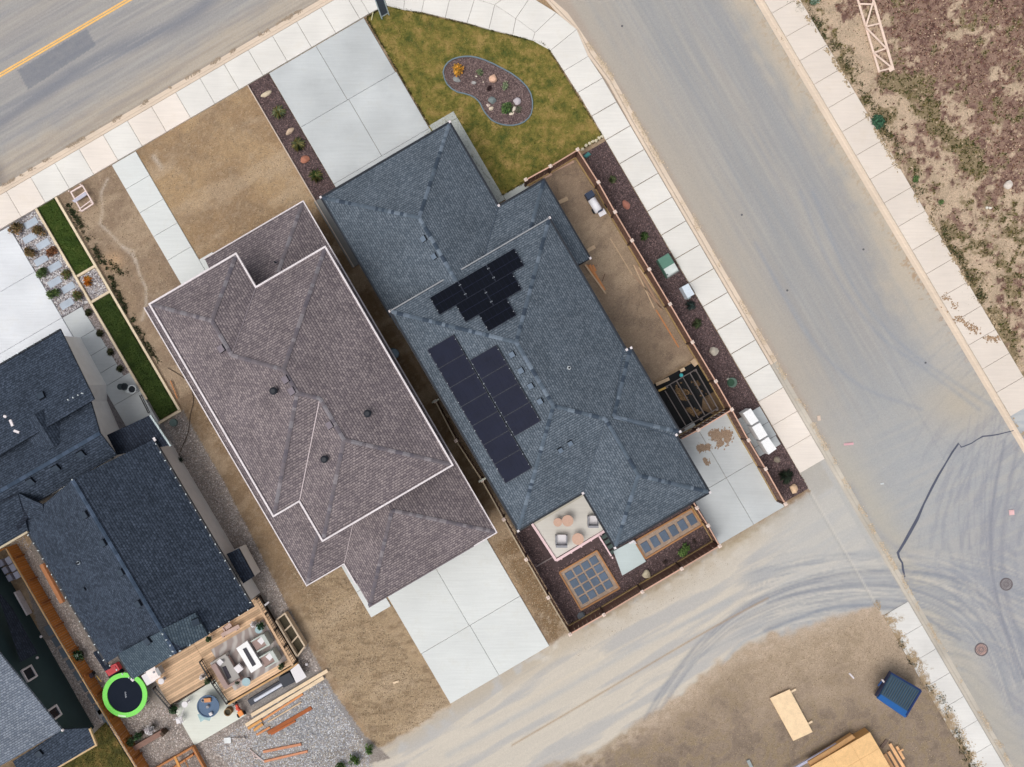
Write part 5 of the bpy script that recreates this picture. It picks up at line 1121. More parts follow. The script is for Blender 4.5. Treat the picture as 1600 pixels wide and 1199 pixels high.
def fringe(name, pl, n, cols, h=.09):
    P_ = np.array(pl, float); i = RNG.integers(0, len(P_)-1, n); t = RNG.random(n); x = P_[i, 0]*(1-t)+P_[i+1, 0]*t+RNG.normal(0, .8, n); y = P_[i, 1]*(1-t)+P_[i+1, 1]*t+RNG.normal(0, .8, n)
    k = vnoise(x, y, 7, 97, 3) > .42; blades(name, x[k], y[k], .05, h, .02, cols, TINT, spread=1.0)
fringe('lawn_fringe', LAWN[:13]+[LAWN[0]]+[(671, 197)], 4200, [(92, 92, 44), (120, 110, 56), (70, 76, 36), (66, 66, 36)])
fringe('lawn_fringe', [(573, 29), (671, 197)], 1500, [(92, 92, 44), (70, 70, 38), (60, 60, 34)])
for a_ in (-113, -83): fringe('strip_fringe', [ab(a_, 312), ab(a_, 432)], 500, [(60, 78, 30), (78, 90, 40)]); fringe('strip_fringe', [ab(a_-1, 483), ab(a_-1, 693)], 800, [(52, 68, 26), (70, 82, 36)])

# ------------------------------------------------------------------ rear mulch yard: raised patio, pavers, steps
PW = mat('patio_trim', (236, 206, 208), .6, .05); 
pa = thing('raised_patio', 'raised concrete patio with pinkish white border beside the rear of the grey house', 'patio', W(890, 820))
Q = [(831, 818), (911, 771), (946, 829), (869, 876)]
MB().poly([(834, 818), (911, 773), (943, 828), (869, 872)], -.05, .42).build('patio_slab', concrete('patio_concrete', (212, 208, 200), .0, .10), pa)
for p, q in ((Q[0], Q[3]), (Q[3], Q[2])):
    MB().beam(W(*p, .46), W(*q, .455), .16, .12).build('border', PW, pa)
    for k in range(5):
        x = p[0]+(q[0]-p[0])*(k+.5)/5; y = p[1]+(q[1]-p[1])*(k+.5)/5; MB().box(W(x, y, -.05), .09, .09, .44).build('border_post', PW, pa)
MB().poly([(833, 816), (911, 770), (914, 774), (836, 820)], .42, .47).build('wall_base', mat('patio_base', (192, 186, 172)), pa)
TBL = mat('table_top', (204, 168, 148), .5, .05, 6, .06, 20); TL = mat('table_leg', (70, 60, 58), .5)
def rtable(x, y, r, z, h, label, m=TBL, cat='table', group=None, leg=TL, name='round_table'):
    t = thing(name, label, cat, W(x, y, z), group); c = W(x, y, z+h)
    MB().cyl((c[0], c[1], z+h-.05), r/S*1.0, r/S, .05, 28).build('tabletop', m, t)
    MB().cyl((c[0], c[1], z), .05, .04, h-.04, 10).build('pedestal', leg, t); MB().cyl((c[0], c[1], z), r/S*.6, r/S*.5, .03, 20).build('base', leg, t); return t
rtable(871.5, 816.5, 6.6, .42, .5, 'smallest of the three round tan tables, tucked against the larger one', group='round tables on the raised patio')
rtable(887, 814, 8.8, .42, .62, 'larger of the two touching round tan tables on the raised patio', group='round tables on the raised patio')
rtable(903, 842.5, 9, .42, .6, 'round tan table standing alone beside the white armchair near the border', group='round tables on the raised patio')
CWm = mat('cushion_white', (226, 222, 224), .9, .04); CGm = mat('cushion_grey', (150, 150, 156), .9, .05)
def armchair(x, y, w_, d_, z, rot, label, cm, bm_, group=None, name='armchair', legm=TL, cat='armchair'):
    """rot: direction the back faces, radians"""
    t = thing(name, label, cat, W(x, y, z), group); c = W(x, y, z); a = w_/S; b = d_/S; cs, sn = math.cos(rot), math.sin(rot)
    def L(u, v, h): return (c[0]+u*cs-v*sn, c[1]+u*sn+v*cs, z+h)
    MB().box(L(-b*.08, 0, .16), b*.82, a*.8, .26, rot).build('seat', cm, t)
    MB().box(L(b*.40, 0, .12), b*.20, a*.96, .68, rot).build('backrest', bm_, t)
    for s in (-1, 1): MB().box(L(-b*.06, s*a*.45, .10), b*.8, a*.10, .46, rot).build('armrest', bm_, t)
    for u in (-1, 1):
        for v in (-1, 1): MB().box(L(u*b*.4, v*a*.42, 0), .05, .05, .16, rot).build('leg', legm, t)
    return t
armchair(876.5, 843, 18, 18, .42, -math.pi/2, 'white cushioned armchair with grey back standing left of the lone round table', CWm, CGm, 'patio armchairs')
armchair(925.5, 813, 16, 17, .42, -math.pi/2, 'white cushioned armchair partly under the eave at the right of the patio', CWm, CGm, 'patio armchairs')
ld_ = thing('landing', 'pale concrete landing slab at the foot of the basement steps', 'landing', W(983, 870))
slab(PADC, .12, concrete('landing_concrete', (196, 208, 208), 0, .06), ld_, 'landing_slab', .0)
st = thing('basement_steps', 'dark green stone steps with a white handrail between patio and landing', 'steps', W(950, 848))
MB().poly([(936, 832), (944, 829), (962, 862), (955, 868)], -.05, .05).build('step_well', mat('well_dark', (34, 38, 40)), st)
for i in range(4): 
    x, y = 944.5+i*4.6, 838.5+i*8; a, b = toab(x, y); MB().poly(rect(a-4.2, b-2.9, a+4.2, b+2.9), .0, .18-.03*i).build('step', mat('step_green', (84, 98, 94), .8, .12), st)
MB().beam(W(936, 838, .95), W(955, 869, .6), .09, .09).build('handrail', PW, st)
for x, y, z in ((936.5, 839, .9), (955, 868.5, .6)): MB().box(W(x, y, 0), .10, .10, z+.05).build('rail_post', PW, st)
ut = thing('garden_tap', 'white tap and hose bracket on the landing beside the house corner', 'tap', W(987, 846)); MB().box(W(986, 846, .1), .34, .12, .3).build('bracket', WHT, ut); MB().tube(W(990, 844, .2), W(994, 850, .3), .05).build('spout', WHT, ut)
def paver_bed(label, outer, cents, w_, h_, name='paver_bed'):
    t = thing(name, label, 'pavers', W(*outer[0])); MB().prism([(*W(*p)[:2], -.05) for p in outer], [(*W(*p)[:2], .06) for p in outer]).build('gravel_base', mat('paver_gravel', (162, 142, 126), .95, .2, 4, .35, 30, .5, 40), t)
    for i in range(4):
        MB().beam(W(*outer[i], .06), W(*outer[(i+1) % 4], .06+.004*(i % 2)), .10, .14).build('border_board', wood('rust_board', (170, 124, 84)), t)
    m = mat('slate_paver', (92, 106, 124), .75, .12, 3, .08, rnd=.10)
    for x, y in cents:
        a, b = toab(x, y); slab(rect(a-w_, b-h_, a+w_, b+h_), .10, m, t, 'paver', .15, 0)
c0 = (890, 898.3)
paver_bed('square bed of sixteen blue-grey pavers in rust coloured boards', [(874, 894.5), (932.5, 860.5), (968, 919), (908, 953)], [(890+12.6*i+7.4*j, 898.3-7.6*i+12.6*j) for i in range(4) for j in range(4)], 6.1, 6.1)
paver_bed('narrow bed of six blue-grey pavers in a row below the grey house eave', [(991.5, 846), (1080, 795), (1097.5, 820), (1008.5, 873)], [(1009+14.3*i, 854.5-8.6*i) for i in range(6)], 6, 8.4)
sheet('plain_mulch_divider', [(837, 884.5), (862, 870), (863, 871.5), (838, 886)], .10, mat('divider', (142, 130, 128)))

# dug pit with the unfinished deck frame
sheet('pit_liner', [(1021, 601), (1088, 564), (1141, 643), (1066, 686)], .02, mat('black_fabric', (26, 27, 30), .8, .2, 1.2, .15))
x, y = sample([(1050, 600), (1090, 595), (1110, 625), (1090, 655), (1070, 640)], 2600); k = vnoise(x, y, 14, 91) > .5
stones('pit_soil', x[k], y[k], .02, .05, [(128, 102, 72), (104, 84, 60), (84, 66, 50)], TINT); sheet('pit_soil_patch', [(1098, 622), (1116, 612), (1136, 640), (1118, 650), (1096, 640)], .026, mat('soil_patch', (106, 88, 70), .95, .2, 2, .3))
df = thing('unfinished_deck', 'unfinished deck frame of dark joists over black fabric beside the grey house', 'deck frame', W(1080, 630)); JW = mat('joist', (118, 110, 108), .7, .1, rnd=.1)
T_ = [(1039, 611), (1047, 601.5), (1057, 595.5), (1067, 590), (1077.5, 582.5), (1086.5, 577.5)]; B_ = [(1072, 666), (1081.5, 659), (1091, 653.5), (1101, 648.5), (1111.5, 642), (1121, 638)]
for p, q in zip(T_, B_): MB().beam(W(*p, .5), W(*q, .5), .045, .18).build('joist', JW, df)
MB().beam(W(1024, 614, .505), W(1088, 577, .505), .045, .18).build('rim_joist', JW, df); MB().beam(W(1062, 673, .505), W(1122, 637.5, .505), .045, .18).build('rim_joist', JW, df)
for x, y in ((1040, 605), (1085, 579), (1066, 671), (1118, 640), (1094, 655)): MB().box(W(x, y, 0), .14, .14, .42).build('post', JW, df)
PLK = wood('plank_pale', (204, 178, 148), .08); PLO = wood('plank_orange', (206, 142, 94), .1); PLC = wood('plank_cream', (228, 204, 172), .06); PLR = wood('plank_rust', (166, 94, 52), .14)
def plank(p, q, w_, label, m, z=.0, h=.045, name='plank', group=None, cat='plank'):
    a, b = W(*p, z), W(*q, z); o = MB().beam((a[0], a[1], z+h/2+.005), (b[0], b[1], z+h/2+.005), w_/S, h).build(name, m); return tag(o, label, cat, group)
plank((1025, 601), (1045.5, 592), 5, 'pale plank lying on the upper left edge of the black pit', PLK, .05); plank((1029, 611), (1040, 606), 3, 'short yellow board at the corner of the black pit by the eave', wood('plank_yellow', (208, 170, 96)), .62)
plank((1062.5, 580), (1069.5, 576.5), 5, 'small cream block on the black fabric above the teal ball', PLC, .05, .08, 'block', cat='block'); plank((1081, 562.5), (1088, 571), 8, 'tan wood block at the top corner of the black pit by the fence', PLK, .05, .12, 'block', cat='block')
tag(MB().ball(W(1064.5, 586.5, .72), .13, .13, .13, rings=8, seg=14).build('teal_ball', mat('teal', (70, 176, 180), .4), smooth=True), 'teal ball resting on the deck frame over the black pit', 'ball')

# side yard: smoker, loose boards
sm = thing('smoker_grill', 'white barrel grill with a dark blue end box standing by the yard fence', 'grill', W(931, 322)); z = .95
NV = mat('navy_metal', (52, 62, 82), .5); WM = mat('grill_white', (236, 234, 240), .45, .04)
def strt(p, q, wd, z0, z1, m, nm, par): return MB().beam((*W(*p, z1)[:2], (z0+z1)/2), (*W(*q, z1)[:2], (z0+z1)/2), wd/S, z1-z0).build(nm, m, par)
mb = MB(); A_, B__ = Vector(W(924.5, 311, z)), Vector(W(936.5, 330, z)); d = (B__-A_).normalized(); r = Vector((-d.y, d.x, 0)); R_b = 6.5/S; n = 14
vs = []
for P_ in (A_, B__):
    for i in range(n): th = math.pi*2*i/n; vs.append(tuple(P_+r*R_b*math.cos(th)+Vector((0, 0, R_b*math.sin(th)-.1))))
mb.add(vs, [tuple(range(n)), tuple(range(2*n-1, n-1, -1))]+[(i, n+i, n+(i+1) % n, (i+1) % n) for i in range(n)]); mb.build('barrel', WM, sm, True)
strt((917.5, 305), (925, 308), 0, 0, 0, NV, 'x', sm) if False else None
MB().beam(Vector(W(918.5, 301.5, .9)), Vector(W(923.8, 310, .9)), 12.5/S, .5).build('fire_box', NV, sm); MB().beam(Vector(W(934.5, 331.8, .98)), Vector(W(941.5, 327.8, .98)), .07, .38).build('end_band', NV, sm)
MB().beam(Vector(W(935.5, 335.5, .8)), Vector(W(945.5, 330, .8)), 9/S, .05).build('side_shelf', WM, sm); MB().beam(Vector(W(914, 303, .75)), Vector(W(919, 313, .75)), .07, .05).build('handle', WM, sm)
for x, y in ((919, 306), (926, 303), (931, 330), (940, 326)): MB().tube(W(x, y, 0), W(x, y, .7), .03).build('leg', NV, sm)
for p in ((945.5, 322.5), (926, 331)): MB().tube(Vector(W(*p, .2)), Vector(W(p[0]+2.5, p[1]-1.4, .2)), .17, 14).build('wheel', VD, sm)
plank((845.5, 276), (896, 252), 5.2, 'long pinkish pale plank lying against the upper fence of the side yard', wood('plank_pink', (190, 160, 142)), 0); plank((848, 279), (862, 272), 4.2, 'short pinkish plank beside the eave corner in the side yard', MATS['plank_pink'], .06)
plank((873.5, 316.5), (887, 310.5), 6, 'short cream plank poking out from the eave beside the barrel grill', PLK); plank((918, 392), (929.5, 385.5), 6, 'short cream plank poking out below the eave above the orange boards', PLK)
for i, (p, q, w_, m, l) in enumerate((((916, 414), (945.5, 454), 3, PLO, 'left orange board of the pair by the eave'), ((921, 414), (944, 452), 3.4, PLO, 'middle orange board in the pile by the eave corner'), ((926, 414.5), (931, 424), 3, PLO, 'shortest orange board in the pile by the eave corner'), ((914, 414), (946.5, 459), 2.4, PLK, 'pale strip on the outside of the orange board pile'))):
    plank(p, q, w_, l, m, .05*i, .04, group='boards by the eave corner')
plank((941, 440), (945, 428), 1.2, 'thin dark stick crossing the orange boards', wood('stick', (120, 96, 78)))
for p, q, w_, m, l in (((953.5, 373), (988, 430), 1.5, PLK, 'longest single thin strip lying alone in the middle of the side yard'), ((990, 414), (1022, 482), 1.7, PLK, 'thin strip at the left of the bundle along the yard fence'), ((993, 415), (1034, 485), 2.6, wood('plank_dim', (180, 148, 124)), 'widest board in the bundle along the yard fence'),
                    ((998, 418), (1038, 478), 1.8, PLK, 'pale board nearest the fence in the long bundle'), ((990, 430), (1033, 482), 1.4, MATS['plank_dim'], 'dull thin strip crossing the long bundle'), ((1025, 484.5), (1060.5, 543), 1.9, PLO, 'orange strip lying alone below the long bundle')):
    plank(p, q, w_, l, m, 0, .04, 'lath', 'loose laths in the side yard')
# corner bed utilities
tf = thing('transformer_box', 'green utility transformer box with a pale reflection painted on its sloping front in the mulch bed', 'transformer', W(1044, 416)); TG_ = mat('transformer_green', (86, 128, 112), .5, .08, 3)
MB().poly([(1027.5, 406.5), (1044, 396.5), (1060, 423), (1043, 434)], .05, .60).build('cabinet', TG_, tf); MB().poly([(1027.5, 406), (1044.5, 396), (1053.5, 411), (1036.5, 421)], .58, .86).build('hood', mat('hood_green', (92, 132, 116), .5, .06), tf)
MB().prism([W(1036.5, 421, .6), W(1053.5, 411, .6), W(1060, 423, .6), W(1043, 434, .6)], [W(1037, 421, .84), W(1053.7, 411, .84), W(1059.5, 421.5, .72), W(1043, 431.5, .72)]).build('front_panel', mat('painted_reflection', (206, 214, 210), .35), tf)  # white reflection on the sloping front is put into the panel colour
MB().poly([(1026, 406), (1044, 395), (1062, 424), (1043, 436)], -.05, .08).build('base_pad', mat('pad', (120, 122, 120)), tf); MB().box(W(1041, 427, .70), .1, .34, .05).build('latch', mat('latch', (78, 96, 92), .4), tf)
uc = thing('utility_cabinet', 'white utility cabinet in the mulch bed below the green transformer', 'cabinet', W(1075, 455)); MB().poly([(1065, 448.7), (1075.5, 443), (1085.3, 460), (1074.5, 466)], 0, .85).build('cabinet', mat('cabinet_white', (212, 222, 232), .45, .04), uc)
MB().poly([(1071, 463), (1077, 460), (1080, 465), (1075, 468)], 0, .6).build('side_meter', mat('meter', (150, 164, 168), .4), uc)
tag(MB().poly([(911.5, 244), (919, 237.5), (923.5, 241.5), (916, 246.5)], 0, .18).poly([(913.5, 243.5), (919, 239), (921.5, 241.5), (916, 245)], .18, .21).build('valve_box', mat('valve_teal', (70, 134, 132), .5)), 'teal green valve box lid by the fence corner', 'valve box')
pt_ = thing('garden_pot', 'round green container half sunk in the mulch above the mailboxes', 'pot', W(1142, 598)); MB().cyl(W(1142, 598, 0), .26, .32, .3, 22).build('rim', mat('pot_green', (88, 110, 98), .6), pt_); MB().cyl(W(1142, 598, .3), .24, .22, .02, 20).build('lid', mat('pot_lid', (44, 74, 56), .6), pt_)
rock(1138, 593, 3, 2, (180, 178, 168), 'flat pale stone touching the green container in the mulch')
mw = mat('mailbox_white', (244, 240, 242), .45, .03)
for q, l in (([(1161.5, 646), (1173, 639), (1185, 657.5), (1174, 664.5)], 'uppermost of three white community mailboxes'), ([(1175.5, 668), (1187.5, 661), (1199, 680), (1187, 687.5)], 'middle one of three white community mailboxes'), ([(1189.5, 691), (1200.5, 683.5), (1213, 701.5), (1201, 710)], 'lowest of three white community mailboxes, next to the small boulder')):
    c = (sum(p[0] for p in q)/4, sum(p[1] for p in q)/4); t = thing('mailbox_unit', l, 'mailbox', W(*c), 'community mailboxes')
    MB().poly(q, .45, 1.45).build('box', mw, t); MB().poly([(c[0]+(x-c[0])*1.04, c[1]+(y-c[1])*1.04) for x, y in q], 1.45, 1.50).build('lid', mw, t); cc = W(*c, 1.45); MB().cyl((cc[0], cc[1], 0), .14, .14, .46, 12).build('pedestal', mat('pedestal', (150, 154, 156), .5), t)
    mb = MB(); 
    p0, p1 = Vector(W(*q[2], 1.45)), Vector(W(*q[1], 1.45)); o = Vector((.012, .0, 0))
    for k in range(4):
        for j in range(2):
            a = p0+(p1-p0)*(.05+.24*k); b = p0+(p1-p0)*(.05+.24*k+.2); zz = .68+.42*j; mb.beam((a.x+.01, a.y-.006, zz), (b.x+.01, b.y-.006, zz), .02, .36)
    tag(mb.build('letter_doors', mat('door_grey', (200, 204, 208), .4), t), kind='stuff')

# ------------------------------------------------------------------ street things
sp_ = thing('sign_pillar', 'tall dark sign pillar in a pale frame at the lawn tip by the street corner', 'sign', W(602, 28)); zz = 1.9
bx = Vector(W(602.5, 27, 0)); u = UW*.26; v_ = VW*.09
FRM = mat('sign_frame', (186, 200, 204), .45); DPN = mat('sign_dark', (70, 82, 100), .4, .08, 3)
for s in (-1, 1): p = bx+u*s; MB().beam((p.x, p.y, -.05), (p.x, p.y, 3.0), .07, .07).build('post', FRM, sp_)
MB().beam((bx-u).to_tuple()[:2]+(.35,), (bx+u).to_tuple()[:2]+(.35,), .07, .10).build('crossbar', FRM, sp_)
p = bx; MB().prism([tuple(p-u*.84-v_*.2+Vector((0, 0, .42))), tuple(p+u*.84-v_*.2+Vector((0, 0, .42))), tuple(p+u*.84+v_*.3+Vector((0, 0, .42))), tuple(p-u*.84+v_*.3+Vector((0, 0, .42)))], [tuple(p-u*.84-v_*.2+Vector((0, 0, 2.95))), tuple(p+u*.84-v_*.2+Vector((0, 0, 2.95))), tuple(p+u*.84+v_*.3+Vector((0, 0, 2.95))), tuple(p-u*.84+v_*.3+Vector((0, 0, 2.95)))]).build('panel', DPN, sp_)
MB().beam(tuple(bx-u*1.5+Vector((0, 0, 3.02))), tuple(bx+u*1.0+Vector((0, 0, 3.02))), .12, .08).build('top_bar', FRM, sp_)
plank((580.5, 32), (583, 20), 1.5, 'thin pale stake leaning beside the sign pillar', wood('stake', (196, 190, 150)), .1, .05, 'stake', cat='stake')
fr_ = thing('white_rack', 'white rectangular frame with crossbars lying by the front sidewalk', 'frame', W(128, 310)); FW_ = mat('frame_white', (232, 212, 206), .5)
o_ = [(111, 300.5), (129, 290), (146, 318.5), (127.5, 330.5)]
def lp(p, q, t): return (p[0]+(q[0]-p[0])*t, p[1]+(q[1]-p[1])*t)
for i in range(4): MB().beam(W(*o_[i], .3), W(*o_[(i+1) % 4], .305+.003*i), .08, .08).build('side_rail', FW_, fr_)
for t_ in (.36, .48, .86): MB().beam(W(*lp(o_[0], o_[3], t_), .3), W(*lp(o_[1], o_[2], t_-.05), .3), .06, .06).build('crossbar', FW_, fr_)
MB().poly([(112.5, 314), (133, 300), (136, 304.5), (117, 317)], .32, .36).build('tray', mat('tray', (184, 182, 196), .5), fr_)
for p in o_: MB().box(W(*p, 0), .07, .07, .28).build('leg', FW_, fr_)
trs = thing('roof_truss', 'pale timber roof truss lying flat among the weeds of the vacant lot', 'truss', W(1368, 60)); TRW = wood('truss_wood', (230, 206, 190), .05)
Lc = lambda t: lp((1336, -14), (1374, 113.5), t); Rc = lambda t: lp((1360.5, -14), (1396, 110), t)
MB().beam(W(*Lc(0), .08), W(*Lc(1), .08), .13, .05).build('chord', TRW, trs); MB().beam(W(*Rc(0), .08), W(*Rc(1), .08), .15, .05).build('chord', TRW, trs)
for a, b in ((.16, .17), (.44, .41), (.76, .72), (.985, .97)): MB().beam(W(*Lc(a), .13), W(*Rc(b), .13), .10, .045).build('web', TRW, trs)
for a, b in ((.44, .12), (.45, .74), (.76, .98)): MB().beam(W(*Lc(a), .17), W(*Rc(b), .17), .11, .045).build('web', TRW, trs)
MB().box(W(1392, 108, .18), .32, .3, .03).build('gusset', TRW, trs)
for x, y, a, b, c, l in ((1326, 694, 15, 3.5, (214, 170, 176), 'pinkish strip of litter lying on the street near the crack'), (1279.5, 653.5, 5, 8, (216, 196, 180), 'pale scrap of litter by the kerb across from the mailboxes'), (1580.5, 801, 8, 8, (226, 186, 186), 'small square pink scrap on the street at the right edge'), (1378, 756, 5, 2.5, (206, 210, 212), 'tiny pale scrap of paper in the middle of the street')):
    tag(MB().box(W(x, y, 0), a/S, b/S, .03, .1).box(W(x+1, y, .03), a/S*.7, b/S*.6, .015, .2).build('litter', mat('litter_%d' % x, c, .7)), l, 'litter')

# south-east plot: plywood, dumpster, floor platform, lumber
pw = thing('plywood_sheet', 'pale plywood sheet resting on two studs on the brown plot', 'plywood', W(1236, 1118)); PLY = wood('plywood', (236, 208, 170), .0)
for k in range(3): o_ = [(1203, 1091.5), (1233, 1078), (1269, 1144.5), (1239.5, 1158)]; MB().poly([(x+k*.4, y-k*.3) for x, y in o_], .11+.02*k, .128+.02*k).build('sheet', PLY, pw)
MB().beam(W(1208, 1097, .05), W(1243, 1077, .05), .12, .09).build('stud', PLC, pw); MB().beam(W(1236, 1146, .05), W(1269, 1127, .05), .12, .09).build('stud', PLC, pw)
dp = thing('dumpster', 'blue skip container with a dark ribbed cover on the brown plot', 'dumpster', W(1400, 1084)); BL = mat('skip_blue', (32, 92, 158), .45, .10, 3, .05); BN = mat('skip_navy', (24, 48, 98), .5, .1, 3); RB = mat('ribbed_cover', (52, 78, 100), .6, .08)
zt = 1.45; F0 = [Vector(W(x, y, zt)) for x, y in ((1392, 1052), (1438.5, 1079), (1414.5, 1119.5), (1371, 1089.5))]
bt = [Vector(W(x, y, .05)) for x, y in ((1389.5, 1048), (1430, 1075), (1408, 1110), (1366, 1086.5))]
MB().prism([tuple(p) for p in bt], [tuple(p) for p in F0]).build('body', BN, dp)
MB().beam(F0[3], F0[2], .16, .14).build('rim', BL, dp); MB().beam(F0[1], F0[2], .12, .12).build('rim', BN, dp); MB().beam(F0[0], F0[1], .12, .125).build('rim', BN, dp)
MB().poly([(1372.5, 1090), (1377, 1085), (1418, 1112), (1413.5, 1119)], zt-.05, zt+.09).build('front_ledge', BL, dp)
lo = [(1393, 1054), (1437, 1079.5), (1417.5, 1111.5), (1376, 1085)]; MB().poly(lo, zt, zt+.11).build('cover', RB, dp)
for k in range(13):
    t0 = (k+.5)/13; a = lp(lo[0], lo[1], t0); b = lp(lo[3], lo[2], t0); MB().beam(W(*lp(a, b, .06), zt+.13), W(*lp(a, b, .94), zt+.13), .05, .05).build('cover_rib', mat('rib', (70, 84, 92), .5), dp)
MB().beam(W(1378, 1062, 1.2), W(1381, 1066, 1.2), .1, .14).build('lifting_lug', WHT, dp); MB().beam(W(1372, 1072, 1.0), W(1379, 1063, 1.0), .08, .08).build('side_bar', mat('bar_blue', (60, 90, 140), .5), dp)
pf = thing('floor_platform', 'new timber floor platform of orange boards at the bottom edge', 'floor', W(1330, 1199)); OSB = wood('osb_panel', (232, 190, 136), .04)
c = [(1267, 1198), (1359, 1143.5), (1400, 1213), (1308, 1268)]; a0, b0_ = toab(1267, 1198); a1, b1_ = toab(1359, 1143.5)
for i in range(3):
    for j in range(3): w3 = (a1-a0)/3; MB().poly(rect(a0+i*w3+.15, b0_+j*29.3+.15, a0+(i+1)*w3-.15, b0_+(j+1)*29.3-.15), .72, .74+.001*((i+j) % 2)).build('osb_sheet', OSB, pf)
MB().poly(rect(a0+.5, b0_+.5, a1-.5, b0_+87), -.05, .72).build('rim_joist', wood('joist_tan', (196, 150, 96)), pf)
MB().beam(W(1307, 1163, .45), W(1225, 1210, .45), .16, .10).build('sill_seal', mat('seal_pale', (176, 176, 196), .5, .15, 8), pf); MB().poly([(1305, 1165), (1331, 1148), (1337, 1153), (1268, 1197), (1262, 1191)], .3, .6).build('rim_board', wood('rim_tan', (176, 136, 92)), pf)
LO = wood('lumber_fresh', (226, 178, 132), .08)
for p, q, w_, z, l in (((1382, 1178), (1420, 1245), 4.5, 0, 'leftmost board of the fresh lumber pile beside the floor platform'), ((1388, 1174), (1426, 1240), 4.5, .06, 'second board of the fresh lumber pile beside the floor platform'), ((1390, 1162), (1428, 1226), 4.6, .13, 'longest board reaching up from the fresh lumber pile'), ((1400.5, 1166), (1412, 1186), 4, .13, 'short board at the top right of the fresh lumber pile'), ((1398, 1176), (1436, 1238), 5, .05, 'right hand board of the fresh lumber pile at the bottom edge')):
    plank(p, q, w_, l, LO, z, .05, 'lumber_board', 'fresh lumber pile', 'lumber')
plank((1404, 1174.5), (1411, 1171), 2.4, 'stub of wood crossing the top of the fresh lumber pile', LO, .2); plank((1376.5, 1168), (1386, 1156), 5, 'grey-brown weathered board between the platform and the fresh lumber', wood('weathered', (116, 98, 88)))
plank((1326.5, 1052), (1334, 1060), 2.4, 'small white stick lying on the bare plot left of the skip', mat('white_stick', (226, 218, 220))); plank((1168, 1187), (1174, 1199), 5, 'grey metal offcut at the bottom edge of the brown plot', mat('offcut', (150, 158, 158), .4), 0, .1, 'metal_offcut', cat='offcut')

# ------------------------------------------------------------------ navy house: deck and yard
DKW = wood('deck_board', (202, 170, 138), .36)
dk_ = thing('timber_deck', 'raised timber deck of orange-brown boards behind the navy house', 'deck', WA(-230, 1070)); zd = .5
def deckrows(a0, a1, b0, b1, z):
    n = int((b1-b0)/3.5)
    for i in range(n):
        o = MB().poly(rect(a0, b0+i*3.5+.22, a1, b0+(i+1)*3.5-.02), z-.03, z).build('deck_board', DKW, dk_)
deckrows(-327, -246, 1008, 1088, zd); deckrows(-245.6, -121, 1008, 1129, zd)
MB().poly(rect(-326, 1009, -247, 1087), -.05, zd-.06).build('substructure', mat('under_deck', (60, 48, 40)), dk_); MB().poly(rect(-246, 1009, -122, 1128), -.05, zd-.065).build('substructure', MATS['under_deck'], dk_)
MB().beam(WA(-246, 1130, zd-.02), WA(-121, 1130, zd-.02), .12, .22).build('fascia_board', wood('deck_fascia', (196, 156, 110)), dk_)
MB().poly([(269, 1104), (336, 1062), (360, 1097), (385, 1117), (304, 1165)], -.05, .06).build('patio_pad', concrete('pad_concrete', (218, 220, 210), 0, .06))
o_ = SC.objects['patio_pad']; tag(o_, kind='structure')
RLW = wood('rail_tan', (204, 170, 138), .04); BLKR = mat('rail_black', (34, 34, 38), .5)
def railing(label, pts, h, z, top=BLKR, wide=.07, base=None):
    t = thing('deck_railing', label, 'railing', W(*pts[0], z), 'deck railings'); P_ = [Vector(W(x, y, z)) for x, y in pts]
    for p in P_: MB().box((p.x, p.y, z), .09, .09, h).build('post', BLKR, t)
    for p, q in zip(P_[:-1], P_[1:]):
        up = Vector((0, 0, h)); MB().beam(p+up, q+up, wide, .05).build('top_rail', top, t); MB().beam(p+Vector((0, 0, .1)), q+Vector((0, 0, .1)), .04, .04).build('bottom_rail', BLKR, t)
        n = int((q-p).length/.16); mb = MB()
        for k in range(n): c = p+(q-p)*(k+.5)/n; mb.beam((c.x, c.y, z+.1), (c.x, c.y, z+h), .02, .02)
        tag(mb.build('balusters', BLKR, t), kind='stuff')
railing('railing with a tan cap along the outer side of the timber deck', [(405, 932), (419, 956), (433, 981), (448, 1007), (463, 1033)], .80, zd, RLW, .13)
railing('black railing between the lower deck boards and the round trampoline yard', [(243, 1073), (269, 1103)], .45, zd); railing('black railing between the sofa corner and the pale patio pad', [(316, 1031), (336, 1065), (358, 1096)], .45, zd)
gb = thing('cold_frame', 'three bay raised cold frame planter outside the deck railing', 'planter', W(452, 1000)); SO = mat('dark_soil', (78, 72, 58), .95, .2, 4, .3); PF = wood('planter_frame', (204, 184, 160), .04)
for k in range(3):
    a, b = lp((433, 968), (466, 1024), k/3), lp((433, 968), (466, 1024), (k+1)/3); c, d = lp((447, 957), (478, 1008), (k+1)/3), lp((447, 957), (478, 1008), k/3)
    MB().poly([a, b, c, d], 0, .42).build('soil_bay', SO, gb); MB().beam(W(*a, .5), W(*d, .5), .09, .2).build('divider', PF, gb)
for p, q in (((433, 968), (466, 1024)), ((447, 957), (478, 1008)), ((466, 1024), (478, 1008))): MB().beam(W(*p, .5), W(*q, .5), .10, .55).build('frame_side', PF, gb)
